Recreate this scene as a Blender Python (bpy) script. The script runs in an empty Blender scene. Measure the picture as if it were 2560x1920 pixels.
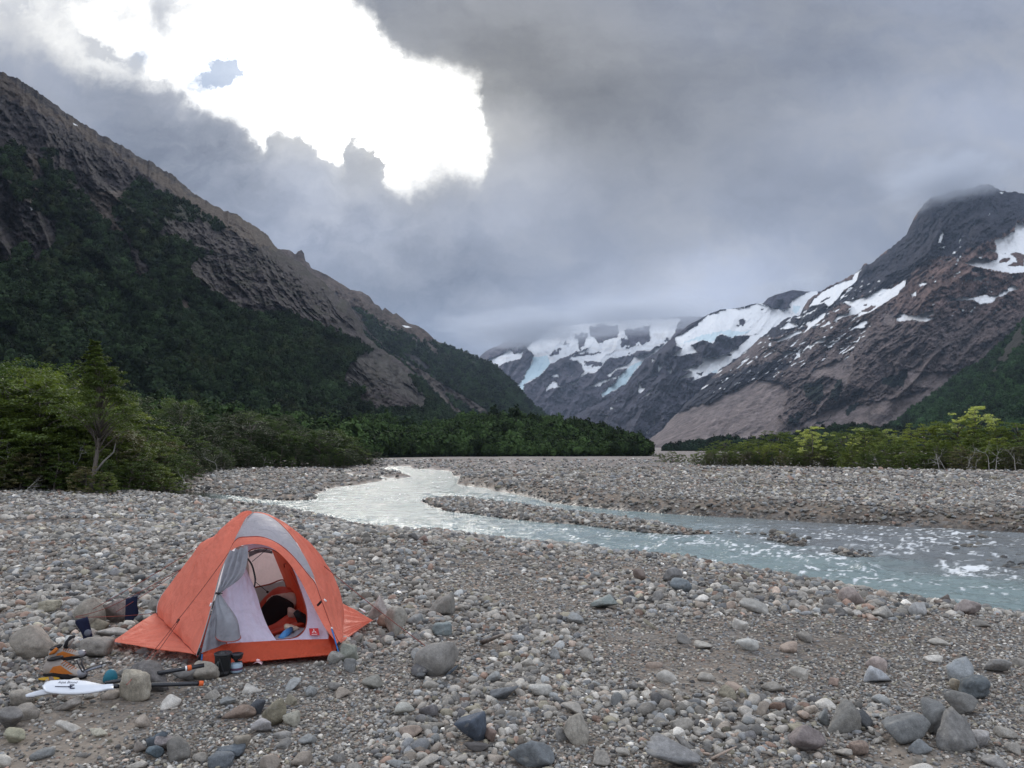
import bpy, bmesh, math, random
import numpy as np
from mathutils import Vector, Matrix, Euler
R = math.radians
SC = bpy.context.scene
COL = SC.collection
rng = np.random.default_rng(7)
random.seed(7)

# ------------------------------------------------------------------ camera
FPX, CU, CV, EYE = 1922.0, 1280.0, 960.0, 1.6        # focal length in pixels of a 2560x1920 frame
PITCH = math.atan2(171.0, FPX)
cam_d = bpy.data.cameras.new("camera"); cam = bpy.data.objects.new("camera", cam_d); COL.objects.link(cam)
cam_d.sensor_width = 36.0; cam_d.lens = 36.0 * FPX / 2560.0
cam_d.clip_start = 0.1; cam_d.clip_end = 60000
cam.location = (0, 0, EYE); cam.rotation_euler = (R(90) + PITCH, 0, 0)
SC.camera = cam

# ------------------------------------------------------------------ sun, sky, exposure
SUN_X, SUN_Z = -0.208, 0.513                          # direction of the veiled sun as x/y and z/y
SUN_EL = math.atan2(SUN_Z, math.hypot(1, SUN_X)); SUN_AZ = math.atan2(SUN_X, 1)
sun_d = bpy.data.lights.new("sun", 'SUN'); sun_d.energy = 1.5; sun_d.angle = R(14); sun_d.color = (1.0, 0.94, 0.86)
sun = bpy.data.objects.new("sun", sun_d); COL.objects.link(sun)
sun.rotation_euler = Vector((-SUN_X, -1, -SUN_Z)).to_track_quat('-Z', 'Y').to_euler()
SC.view_settings.view_transform = 'Standard'; SC.view_settings.look = 'None'
SC.view_settings.exposure = 0.0; SC.view_settings.gamma = 1.0
try: SC.view_settings.use_curve_mapping = False
except Exception: pass
SC.render.engine = 'CYCLES'
cy = SC.cycles
cy.max_bounces = 8; cy.diffuse_bounces = 3; cy.glossy_bounces = 3; cy.transmission_bounces = 4
cy.volume_bounces = 1; cy.transparent_max_bounces = 16; cy.sample_clamp_indirect = 6; cy.caustics_reflective = False; cy.caustics_refractive = False

def ray(u, v):
    x = (np.asarray(u, float) - CU) / FPX; y = (CV - np.asarray(v, float)) / FPX
    c, s = math.cos(PITCH), math.sin(PITCH)
    return x, c - y * s, s + y * c                    # world direction
def XZ(u, v):                                          # the same direction as (x/y, z/y)
    a, b, c = ray(u, v); return a / b, c / b
def at(u, v, d):
    X, Z = XZ(u, v); return np.stack(np.broadcast_arrays(X * d, np.asarray(d, float), EYE + Z * d), -1)
def on(u, v, z=0.0):
    X, Z = XZ(u, v); d = (z - EYE) / Z; return np.stack(np.broadcast_arrays(X * d, d, z), -1)

class NT:                                             # a small writer of node trees
    def __init__(s, tree): s.t = tree; s.n = tree.nodes; s.l = tree.links
    def new(s, kind, **kw):
        n = s.n.new(kind)
        for k, v in kw.items(): setattr(n, k, v)
        return n
    def put(s, sock, v):
        if v is None: return
        if hasattr(v, 'is_output') or isinstance(v, bpy.types.NodeSocket): s.l.new(v, sock)
        else: sock.default_value = v
    def m(s, op, a, b=None, c=None, clamp=False):
        n = s.new('ShaderNodeMath', operation=op); n.use_clamp = clamp
        s.put(n.inputs[0], a); s.put(n.inputs[1], b); s.put(n.inputs[2], c); return n.outputs[0]
    def vm(s, op, a, b=None, scale=None):
        n = s.new('ShaderNodeVectorMath', operation=op); s.put(n.inputs[0], a); s.put(n.inputs[1], b)
        if scale is not None: s.put(n.inputs['Scale'], scale)
        return n.outputs['Value'] if op in ('LENGTH', 'DOT_PRODUCT', 'DISTANCE') else n.outputs['Vector']
    def mix(s, f, a, b, mode='MIX'):
        n = s.new('ShaderNodeMix', data_type='RGBA', blend_type=mode)
        s.put(n.inputs[0], f); s.put(n.inputs[6], a); s.put(n.inputs[7], b); return n.outputs[2]
    def noise(s, vec, scale, detail=4, rough=0.55, dist=0.0, lac=2.0):
        n = s.new('ShaderNodeTexNoise'); s.put(n.inputs['Vector'], vec)
        s.put(n.inputs['Scale'], scale); s.put(n.inputs['Detail'], detail); s.put(n.inputs['Roughness'], rough)
        s.put(n.inputs['Distortion'], dist); s.put(n.inputs['Lacunarity'], lac); return n
    def vor(s, vec, scale, feature='F1', rnd=1.0):
        n = s.new('ShaderNodeTexVoronoi', feature=feature); s.put(n.inputs['Vector'], vec); s.put(n.inputs['Scale'], scale)
        s.put(n.inputs['Randomness'], rnd); return n
    def ramp(s, f, stops, interp='LINEAR'):
        n = s.new('ShaderNodeValToRGB'); cr = n.color_ramp; cr.interpolation = interp
        while len(cr.elements) < len(stops): cr.elements.new(0.5)
        for e, (p, c) in zip(cr.elements, stops):
            e.position = p; e.color = tuple(c) + (1,) if not isinstance(c, float) else (c, c, c, 1)
        s.put(n.inputs[0], f); return n.outputs[0]
    def mr(s, v, a, b, c=0.0, d=1.0, smooth=True):
        n = s.new('ShaderNodeMapRange', interpolation_type='SMOOTHSTEP' if smooth else 'LINEAR')
        s.put(n.inputs[0], v); s.put(n.inputs[1], a); s.put(n.inputs[2], b); s.put(n.inputs[3], c); s.put(n.inputs[4], d); return n.outputs[0]
    def xyz(s, v):
        n = s.new('ShaderNodeSeparateXYZ'); s.put(n.inputs[0], v); return n.outputs
    def comb(s, x, y, z=0.0):
        n = s.new('ShaderNodeCombineXYZ'); s.put(n.inputs[0], x); s.put(n.inputs[1], y); s.put(n.inputs[2], z); return n.outputs[0]
    def bump(s, h, dist=0.01, strength=1.0, normal=None):
        n = s.new('ShaderNodeBump'); s.put(n.inputs['Height'], h); s.put(n.inputs['Distance'], dist); s.put(n.inputs['Strength'], strength)
        s.put(n.inputs['Normal'], normal); return n.outputs[0]

def lin(r, g, b):                                     # sRGB 0-255 -> linear
    f = lambda c: (c / 255 / 12.92) if c <= 10 else ((c / 255 + 0.055) / 1.055) ** 2.4
    return (f(r), f(g), f(b))

# ---- world: NISHITA sky seen through a deck of cloud with one bright opening where the sun is
W = bpy.data.worlds.new("World"); SC.world = W; W.use_nodes = True
W.cycles.sampling_method = 'MANUAL'; W.cycles.sample_map_resolution = 1024
t = NT(W.node_tree); t.n.clear()
tc = t.new('ShaderNodeTexCoord'); dx, dy, dz = t.xyz(tc.outputs['Generated'])
dyc = t.m('MAXIMUM', dy, 0.12)
X = t.m('DIVIDE', dx, dyc); Z = t.m('DIVIDE', dz, dyc)
P0 = t.comb(X, Z, 0.0)
w1 = t.noise(P0, 5.0, 7, 0.6).outputs['Color']
w2 = t.noise(t.vm('ADD', P0, (3.1, 7.7, 0.4)), 22.0, 6, 0.62).outputs['Color']
wv = t.vm('ADD', t.vm('SCALE', t.vm('SUBTRACT', w1, (0.5, 0.5, 0.5)), scale=0.085), t.vm('SCALE', t.vm('SUBTRACT', w2, (0.5, 0.5, 0.5)), scale=0.060))
PW = t.vm('ADD', P0, wv); xw, zw_, _ = t.xyz(PW)
def fcurve(sock, pts, x0, x1, y0, y1):                # a traced curve z(x) as a Float Curve
    n = t.new('ShaderNodeFloatCurve'); c = n.mapping.curves[0]
    q = sorted(((p[0] - x0) / (x1 - x0), (p[1] - y0) / (y1 - y0)) for p in pts)
    while len(c.points) < len(q): c.points.new(0.5, 0.5)
    for e, p in zip(c.points, q): e.location = p; e.handle_type = 'VECTOR'
    n.mapping.use_clip = False; n.mapping.update()
    t.l.new(t.mr(sock, x0, x1, 0, 1, False), n.inputs['Value'])
    return t.mr(n.outputs[0], 0, 1, y0, y1, False)
LOWN = [(-250, 60), (0, 96), (59, 108), (118, 135), (206, 150), (282, 172), (382, 182), (447, 223), (500, 270), (564, 290), (617, 341), (641, 366), (658, 322), (699, 302), (758, 317),
        (788, 364), (829, 405), (866, 390), (880, 335), (893, 300), (923, 341), (952, 376), (966, 447), (999, 473), (1040, 453), (1075, 423), (1117, 417), (1175, 432), (1204, 438), (1216, 400), (1240, 330), (1400, 300)]
UPN = [(-250, -500), (700, -420), (800, -120), (846, 0), (864, 35), (893, 76), (940, 118), (964, 170), (1017, 235), (1052, 237), (1087, 247), (1117, 274), (1175, 288), (1199, 323), (1208, 376), (1216, 420), (1240, 470), (1400, 600)]
cv = lambda L: [tuple(float(q) for q in XZ(*p)) for p in L]
low = fcurve(xw, cv(LOWN), -1.0, 0.3, -0.5, 1.2); upc = fcurve(xw, cv(UPN), -1.0, 0.3, -0.5, 1.2)
d_low = t.m('SUBTRACT', zw_, low); d_up = t.m('SUBTRACT', upc, zw_)
softl = t.mr(t.noise(P0, 4.0, 2).outputs[0], 0.35, 0.65, 0.018, 0.075)
op_l = t.mr(t.m('DIVIDE', d_low, softl), -0.45, 1.0)
op_u = t.mr(d_up, -0.07, 0.075)
opening = t.m('MULTIPLY', op_l, op_u)
edge = t.m('MULTIPLY', t.mr(d_low, -0.035, 0.02), t.mr(d_up, -0.08, 0.02))
def blob(u, v, ru, rv, ang=0.0, warped=True):
    cx, cz = (float(q) for q in XZ(u, v)); a = R(ang); ca, sa = math.cos(a), math.sin(a)
    xs, zs = (xw, zw_) if warped else (X, Z)
    ex = t.m('SUBTRACT', xs, cx); ez = t.m('SUBTRACT', zs, cz)
    p = t.m('DIVIDE', t.m('ADD', t.m('MULTIPLY', ex, ca), t.m('MULTIPLY', ez, sa)), ru / FPX)
    q = t.m('DIVIDE', t.m('SUBTRACT', t.m('MULTIPLY', ez, ca), t.m('MULTIPLY', ex, sa)), rv / FPX)
    return t.m('EXPONENT', t.m('MULTIPLY', t.m('ADD', t.m('MULTIPLY', p, p), t.m('MULTIPLY', q, q)), -1.0))
glow = t.m('MULTIPLY', edge, 0.55)
for (u, v, ru, rv, ang, k) in [(900, 250, 300, 180, -20, .5), (1110, 330, 170, 130, 0, .55), (420, 90, 420, 110, -15, .5), (700, 330, 170, 90, -30, .4), (1000, 430, 130, 80, 0, .35), (60, 60, 200, 110, 0, .3)]: glow = t.m('ADD', glow, t.m('MULTIPLY', blob(u, v, ru, rv, ang), k))
glow = t.m('MINIMUM', glow, 1.0)
# cloud deck: brightness and tint
big = t.noise(t.vm('MULTIPLY', P0, (1.0, 2.2, 1.0)), 2.2, 6, 0.55, 0.4).outputs[0]
med = t.noise(t.vm('MULTIPLY', PW, (1.0, 1.5, 1.0)), 7.0, 6, 0.6, 0.3).outputs[0]
lum = t.m('ADD', 0.335, t.m('MULTIPLY', t.m('SUBTRACT', big, 0.5), 0.36))
lum = t.m('ADD', lum, t.m('MULTIPLY', t.m('SUBTRACT', med, 0.5), t.m('ADD', 0.24, t.m('MULTIPLY', blob(800, 520, 520, 240, -30, False), 0.55))))
for (u, v, ru, rv, ang, k) in [
        (1290, 140, 330, 170, -25, -0.07), (1900, 120, 620, 170, 0, -0.035), (1150, 760, 520, 130, 8, -0.05), (420, 420, 260, 150, -35, -0.06), (1060, 640, 200, 200, 0, -0.05),
        (1780, 730, 260, 110, 12, 0.26), (1450, 800, 260, 60, 0, 0.13), (2560, 330, 420, 130, 0, 0.10), (1300, 420, 150, 120, 0, 0.12), (2000, 560, 500, 160, 12, 0.05),
        (760, 470, 130, 90, -50, 0.14), (930, 560, 60, 120, 0, 0.06), (1560, 250, 380, 120, 10, -0.05), (690, 620, 160, 80, -35, 0.12), (330, 260, 260, 60, -33, -0.05), (1100, 560, 260, 60, 10, 0.07), (2330, 420, 190, 70, 0, -0.05), (180, 230, 200, 60, -25, 0.05), (860, 800, 300, 110, -30, -0.04)]:
    lum = t.m('ADD', lum, t.m('MULTIPLY', blob(u, v, ru, rv, ang), k))
lum = t.m('MAXIMUM', lum, 0.16)
warm = t.m('ADD', t.m('MULTIPLY', blob(1330, 170, 520, 300, -20, False), 0.9), t.m('MULTIPLY', glow, 0.7), clamp=True)
tint = t.mix(warm, (0.90, 0.985, 1.22, 1), (1.03, 1.0, 0.95, 1))
tint = t.mix(t.mr(med, 0.35, 0.7), tint, t.mix(0.5, tint, (1.0, 1.0, 1.02, 1)))
lumc = t.comb(lum, lum, lum)
cloud = t.vm('MULTIPLY', tint, lumc)
cloud = t.vm('ADD', cloud, t.vm('SCALE', (0.95, 0.93, 0.86), scale=t.m('MULTIPLY', glow, 0.42)))
# wisps of cloud crossing the opening
wis = t.m('ADD', blob(395, 15, 50, 100), blob(25, 45, 70, 80))
for (u, v, ru, rv, ang, k) in [(255, 122, 65, 18, -20, .8), (340, 150, 38, 26, 0, .9), (720, 250, 60, 24, 0, .75), (640, 275, 60, 30, -20, .6), (60, 110, 90, 25, -12, .5), (480, 215, 50, 26, -30, .8), (250, 115, 80, 26, -20, .6), (600, 300, 60, 24, -30, .7), (150, 40, 40, 40, 0, .4)]:
    wis = t.m('ADD', wis, t.m('MULTIPLY', blob(u, v, ru, rv, ang), k))
wisn = t.m('MULTIPLY', wis, t.mr(t.noise(PW, 26.0, 6, 0.65).outputs[0], 0.24, 0.46), clamp=True)
wisn = t.m('MULTIPLY', wisn, 0.93, clamp=True)
core = t.m('ADD', t.m('MULTIPLY', t.m('ADD', blob(880, 200, 420, 260, 0, False), t.m('MULTIPLY', blob(930, 250, 190, 170, 0, False), 1.2)), 6.5), 1.3)
veil = t.mr(t.noise(t.vm('MULTIPLY', PW, (1.0, 1.6, 1.0)), 6.5, 7, 0.62, 0.4).outputs[0], 0.36, 0.66)
vamt = t.m('MULTIPLY', veil, t.m('SUBTRACT', 1.0, t.m('MULTIPLY', blob(900, 210, 330, 190, 0, False), 1.1), clamp=True))
opc = t.mix(t.m('MULTIPLY', vamt, 0.85), t.vm('SCALE', (1.0, 0.985, 0.93), scale=core), (0.80, 0.80, 0.80, 1))
wcol = t.mix(0.5, (0.50, 0.53, 0.60, 1), cloud)
opc = t.mix(wisn, opc, wcol)
blue = t.m('MULTIPLY', t.m('ADD', t.m('MULTIPLY', blob(560, 165, 70, 68, 20), 1.9), t.m('ADD', blob(530, 186, 70, 28), t.m('MULTIPLY', blob(355, 140, 50, 26), 0.6))), t.mr(t.noise(PW, 16.0, 6, 0.68).outputs[0], 0.22, 0.70), clamp=True)
blue = t.m('MULTIPLY', blue, opening, clamp=True)
opc = t.mix(t.m('MULTIPLY', blue, 0.92), opc, (0.33, 0.44, 0.63, 1))
skycol = t.mix(opening, cloud, opc)
# towards the zenith and behind the camera: a thinner, brighter even overcast
back = t.m('SUBTRACT', 1.0, t.m('MULTIPLY', t.mr(dy, 0.16, 0.45), t.m('SUBTRACT', 1.0, t.mr(dz, 0.56, 0.80))))
ovn = t.noise(tc.outputs['Generated'], 3.0, 5, 0.55).outputs[0]
ov = t.vm('SCALE', (0.92, 0.98, 1.10), scale=t.m('ADD', 1.18, t.m('MULTIPLY', t.m('SUBTRACT', ovn, 0.5), 0.8)))
skycol = t.mix(back, skycol, ov)
bg1 = t.new('ShaderNodeBackground'); t.put(bg1.inputs[0], skycol); bg1.inputs[1].default_value = 1.0
sky = t.new('ShaderNodeTexSky', sky_type='NISHITA'); sky.sun_disc = False; sky.sun_elevation = SUN_EL; sky.sun_rotation = SUN_AZ
sky.altitude = 600; sky.dust_density = 1.5
bg2 = t.new('ShaderNodeBackground'); t.l.new(sky.outputs[0], bg2.inputs[0]); bg2.inputs[1].default_value = 0.07
mx = t.new('ShaderNodeMixShader'); t.put(mx.inputs[0], t.m('MULTIPLY', blue, 0.12)); t.l.new(bg1.outputs[0], mx.inputs[1]); t.l.new(bg2.outputs[0], mx.inputs[2])
wo = t.new('ShaderNodeOutputWorld'); t.l.new(mx.outputs[0], wo.inputs[0])

# ------------------------------------------------------------------ numpy noise
def _h(ix, iy, iz):
    n = (ix.astype(np.uint32) * np.uint32(374761393) + iy.astype(np.uint32) * np.uint32(668265263) + iz.astype(np.uint32) * np.uint32(2147483647 - 62089911))
    n = (n ^ (n >> np.uint32(13))) * np.uint32(1274126177); n = n ^ (n >> np.uint32(16))
    n = (n * np.uint32(2246822519)); n = n ^ (n >> np.uint32(15))
    return (n & np.uint32(0xFFFFFF)).astype(np.float32) / 8388607.5 - 1.0
def vnoise(x, y, z=0.0):
    x, y, z = np.broadcast_arrays(np.asarray(x, float), np.asarray(y, float), np.asarray(z, float))
    fx, fy, fz = np.floor(x), np.floor(y), np.floor(z)
    ix, iy, iz = fx.astype(np.int64), fy.astype(np.int64), fz.astype(np.int64)
    a, b, c = (x - fx).astype(np.float32), (y - fy).astype(np.float32), (z - fz).astype(np.float32)
    a = a * a * a * (a * (a * 6 - 15) + 10); b = b * b * b * (b * (b * 6 - 15) + 10); c = c * c * c * (c * (c * 6 - 15) + 10)
    def lay(k):
        return (_h(ix, iy, iz + k) * (1 - a) + _h(ix + 1, iy, iz + k) * a) * (1 - b) + (_h(ix, iy + 1, iz + k) * (1 - a) + _h(ix + 1, iy + 1, iz + k) * a) * b
    if not np.any(c): return lay(0)
    return lay(0) * (1 - c) + lay(1) * c
def fbm(x, y, z=0.0, o=5, g=0.5):
    s = 0; a = 1.0; n = 0; f = 1.0
    for k in range(o):
        s = s + a * vnoise(x * f + 13.7 * k, y * f + 7.3 * k, z * f if np.any(z) else 0.0); n += a; a *= g; f *= 2.03
    return s / n
def ridged(x, y, o=5, g=0.5):
    s = 0; a = 1.0; n = 0; f = 1.0
    for k in range(o):
        s = s + a * (1 - 2 * np.abs(vnoise(x * f + 31.7 * k, y * f + 17.3 * k))); n += a; a *= g; f *= 2.07
    return s / n
def sstep(a, b, x):
    q = np.clip((x - a) / (b - a), 0, 1); return q * q * (3 - 2 * q)
def inpoly(x, y, P):
    r = np.zeros(np.shape(x), bool); P = np.asarray(P, float); j = len(P) - 1
    for i in range(len(P)):
        xi, yi, xj, yj = P[i, 0], P[i, 1], P[j, 0], P[j, 1]
        if yi != yj: r ^= ((yi > y) != (yj > y)) & (x < (xj - xi) * (y - yi) / (yj - yi) + xi)
        j = i
    return r
def pdist(x, y, P):                                   # distance to the outline of a polygon
    P = np.asarray(P, float); best = np.full(np.shape(x), 1e9); j = len(P) - 1
    for i in range(len(P)):
        a, b = P[j], P[i]; ab = b - a; L = max(1e-9, ab @ ab)
        q = np.clip(((x - a[0]) * ab[0] + (y - a[1]) * ab[1]) / L, 0, 1)
        best = np.minimum(best, np.hypot(x - a[0] - q * ab[0], y - a[1] - q * ab[1])); j = i
    return best

# ------------------------------------------------------------------ object helpers
def tag(o, label=None, cat=None, group=None, kind=None):
    if label: o['label'] = label
    if cat: o['category'] = cat
    if group: o['group'] = group
    if kind: o['kind'] = kind
    return o
def empty(name, loc=(0, 0, 0), rz=0.0):
    o = bpy.data.objects.new(name, None); COL.objects.link(o); o.location = loc; o.rotation_euler = (0, 0, rz); o.empty_display_size = 0.1; return o
def mesh(name, V, F, mat=None, parent=None, smooth=True, loc=None, col=None, attrs=None):
    me = bpy.data.meshes.new(name)
    V = np.asarray(V, np.float32)
    if isinstance(F, np.ndarray):
        n, k = F.shape; me.vertices.add(len(V)); me.vertices.foreach_set('co', V.ravel())
        me.loops.add(n * k); me.loops.foreach_set('vertex_index', F.astype(np.int32).ravel())
        me.polygons.add(n); me.polygons.foreach_set('loop_start', np.arange(0, n * k, k, dtype=np.int32)); me.update(calc_edges=True)
    else:
        me.from_pydata([tuple(map(float, v)) for v in V], [], F); me.update()
    if smooth and len(me.polygons): me.polygons.foreach_set('use_smooth', np.ones(len(me.polygons), bool))
    if col is not None:
        a = me.attributes.new('Col', 'FLOAT_COLOR', 'POINT'); c = np.ones((len(V), 4), np.float32); c[:, :3] = col; a.data.foreach_set('color', c.ravel())
    for k, v in (attrs or {}).items():
        a = me.attributes.new(k, 'FLOAT', 'POINT'); a.data.foreach_set('value', np.asarray(v, np.float32).ravel())
    if mat: me.materials.append(mat)
    o = bpy.data.objects.new(name, me); COL.objects.link(o)
    if parent: o.parent = parent
    if loc is not None: o.location = loc
    return o
def grid_faces(nr, nc):
    i = np.arange(nr * nc).reshape(nr, nc)
    return np.stack([i[:-1, :-1], i[:-1, 1:], i[1:, 1:], i[1:, :-1]], -1).reshape(-1, 4)
def newmat(name):
    m = bpy.data.materials.new(name); m.use_nodes = True; t = NT(m.node_tree)
    b = t.n['Principled BSDF']; return m, t, b
def copy_tree(o, parent=None):
    c = o.copy(); COL.objects.link(c); c.parent = parent
    for ch in list(o.children): copy_tree(ch, c)
    return c
def simple(name, c, rough=0.7, metal=0.0, spec=0.4, noise=0.12, nscale=30.0, bumpd=0.0, trans=0.0):
    m, t, b = newmat(name)
    geo = t.new('ShaderNodeNewGeometry') if False else t.new('ShaderNodeTexCoord')
    nz = t.noise(geo.outputs['Object'], nscale, 5).outputs[0]
    k = t.mr(nz, 0.25, 0.75, 1 - noise, 1 + noise, False)
    colr = t.vm('SCALE', (c[0], c[1], c[2]), scale=k)
    t.put(b.inputs['Base Color'], colr); b.inputs['Roughness'].default_value = rough; b.inputs['Metallic'].default_value = metal
    b.inputs['Specular IOR Level'].default_value = spec
    if bumpd: t.put(b.inputs['Normal'], t.bump(nz, bumpd))
    if trans:
        tr = t.new('ShaderNodeBsdfTranslucent'); t.put(tr.inputs[0], colr); mxs = t.new('ShaderNodeMixShader'); mxs.inputs[0].default_value = trans
        out = t.n['Material Output']; t.l.new(b.outputs[0], mxs.inputs[1]); t.l.new(tr.outputs[0], mxs.inputs[2]); t.l.new(mxs.outputs[0], out.inputs[0])
    return m
ICO = {}
def ico(sub):
    if sub not in ICO:
        bm = bmesh.new(); bmesh.ops.create_icosphere(bm, subdivisions=sub, radius=1.0)
        ICO[sub] = (np.array([v.co[:] for v in bm.verts]), np.array([[v.index for v in f.verts] for f in bm.faces])); bm.free()
    return ICO[sub]
def stone_shape(seed, sub=3, p=9.0, npl=16, rough=0.03, block=0.0):
    r = np.random.default_rng(seed); V, F = ico(sub); n = r.normal(size=(npl, 3)); n /= np.linalg.norm(n, axis=1)[:, None]
    a = r.uniform(0.72, 1.12, npl)
    if block:
        n = np.vstack([n, np.eye(3) + r.normal(size=(3, 3)) * 0.16, -np.eye(3) + r.normal(size=(3, 3)) * 0.16]); a = np.concatenate([a + 0.18, r.uniform(0.74, 0.9, 6)])
    d = np.maximum(V @ n.T / a, 0) ** p
    rad = d.sum(1) ** (-1 / p)
    rad *= 1 + rough * fbm(V[:, 0] * 2.2 + seed, V[:, 1] * 2.2, V[:, 2] * 2.2 + 5, 4, 0.6) * 2
    Q = V * rad[:, None]; Q -= (Q.max(0) + Q.min(0)) / 2; Q /= (Q.max(0) - Q.min(0))[None]     # unit box
    return Q, F

def scatter(name, protos, mats, pts, rot, scl, tint, idx, mat):
    """one 'stuff' object: its mesh holds a few prototype shapes and loose points; geometry nodes set the shapes on the points"""
    V = [np.asarray(p[0]) for p in protos]; F = []; pid = []; off = 0
    for k, (pv, pf) in enumerate(protos):
        F.append(np.asarray(pf) + off); off += len(pv); pid += [k] * len(pv)
    n = len(pts); allv = np.vstack(V + [np.asarray(pts)]); pid = np.array(pid + [-1] * n, np.int32)
    o = mesh(name, allv, np.vstack(F), mat); me = o.data
    a = me.attributes.new('pid', 'INT', 'POINT'); a.data.foreach_set('value', pid)
    def vec(nm, arr):
        a = me.attributes.new(nm, 'FLOAT_VECTOR', 'POINT'); z = np.zeros((len(allv), 3), np.float32); z[off:] = arr; a.data.foreach_set('vector', z.ravel())
    vec('rot', rot); vec('scl', scl); vec('tint', tint)
    a = me.attributes.new('idx', 'INT', 'POINT'); z = np.zeros(len(allv), np.int32); z[off:] = idx; a.data.foreach_set('value', z)
    g = bpy.data.node_groups.new(name + '_scatter', 'GeometryNodeTree'); g.is_modifier = True
    g.interface.new_socket('Geometry', in_out='INPUT', socket_type='NodeSocketGeometry'); g.interface.new_socket('Geometry', in_out='OUTPUT', socket_type='NodeSocketGeometry')
    N = g.nodes; L = g.links; gi = N.new('NodeGroupInput'); go = N.new('NodeGroupOutput')
    def att(nm, ty):
        q = N.new('GeometryNodeInputNamedAttribute'); q.data_type = ty; q.inputs['Name'].default_value = nm; return q.outputs['Attribute']
    pa = att('pid', 'INT'); jn = N.new('GeometryNodeJoinGeometry')
    def sep(k):
        c = N.new('FunctionNodeCompare'); c.data_type = 'INT'; c.operation = 'EQUAL'; L.new(pa, c.inputs[2]); c.inputs[3].default_value = k
        s = N.new('GeometryNodeSeparateGeometry'); s.domain = 'POINT'; L.new(gi.outputs[0], s.inputs[0]); L.new(c.outputs[0], s.inputs[1]); return s.outputs[0]
    for k in range(len(protos)):
        gt = N.new('GeometryNodeGeometryToInstance'); L.new(sep(k), gt.inputs[0]); L.new(gt.outputs[0], jn.inputs[0])
    ip = N.new('GeometryNodeInstanceOnPoints'); L.new(sep(-1), ip.inputs['Points']); L.new(jn.outputs[0], ip.inputs['Instance'])
    ip.inputs['Pick Instance'].default_value = True; L.new(att('idx', 'INT'), ip.inputs['Instance Index'])
    er = N.new('FunctionNodeEulerToRotation'); L.new(att('rot', 'FLOAT_VECTOR'), er.inputs[0]); L.new(er.outputs[0], ip.inputs['Rotation'])
    L.new(att('scl', 'FLOAT_VECTOR'), ip.inputs['Scale']); L.new(ip.outputs[0], go.inputs[0])
    md = o.modifiers.new('scatter', 'NODES'); md.node_group = g
    return o
# ------------------------------------------------------------------ mountains
def zc(region, pts):                                   # points noted in an enlargement -> frame pixels
    x0, y0, s = region; return [(x0 + a * s, y0 + b * s) for a, b in pts]
ZA = (0, 300, .3617); ZB = (600, 600, .3617); Z1 = (1160, 780, .27125); Z2 = (1640, 640, .27125); Z3 = (1960, 440, .27125); Z4 = (1960, 740, .27125)

mm, t, b = newmat('mountain_ground')
at_ = t.new('ShaderNodeAttribute', attribute_name='Col'); sn = t.new('ShaderNodeAttribute', attribute_name='snow')
ge = t.new('ShaderNodeNewGeometry'); cdn = t.new('ShaderNodeAttribute', attribute_name='px')
pos = ge.outputs['Position']; pxs = t.m('DIVIDE', 1.0, t.m('MAXIMUM', cdn.outputs['Fac'], 0.02))
pv = t.vm('SCALE', pos, scale=t.m('MULTIPLY', pxs, 0.045))
n1 = t.noise(pv, 2.4, 9, 0.74).outputs[0]
n2 = t.noise(t.vm('MULTIPLY', pv, (1, 1, 0.45)), 0.9, 9, 0.72, 0.6).outputs[0]
k = t.m('ADD', t.mr(n1, 0.3, 0.7, 0.45, 1.6, False), t.mr(n2, 0.3, 0.7, -0.22, 0.22, False))
isrock = t.m('SUBTRACT', 1.0, sn.outputs['Fac'], clamp=True)
k = t.m('ADD', t.m('MULTIPLY', t.m('SUBTRACT', k, 1.0), isrock), 1.0)
t.put(b.inputs['Base Color'], t.vm('SCALE', at_.outputs['Color'], scale=k))
b.inputs['Roughness'].default_value = 0.95; b.inputs['Specular IOR Level'].default_value = 0.1
hh = t.m('MULTIPLY', t.m('ADD', n1, t.m('MULTIPLY', n2, 2.0)), isrock)
t.put(b.inputs['Normal'], t.bump(hh, t.m('MULTIPLY', cdn.outputs['Fac'], 6.0), 1.0))
M_MOUNT = mm

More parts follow.
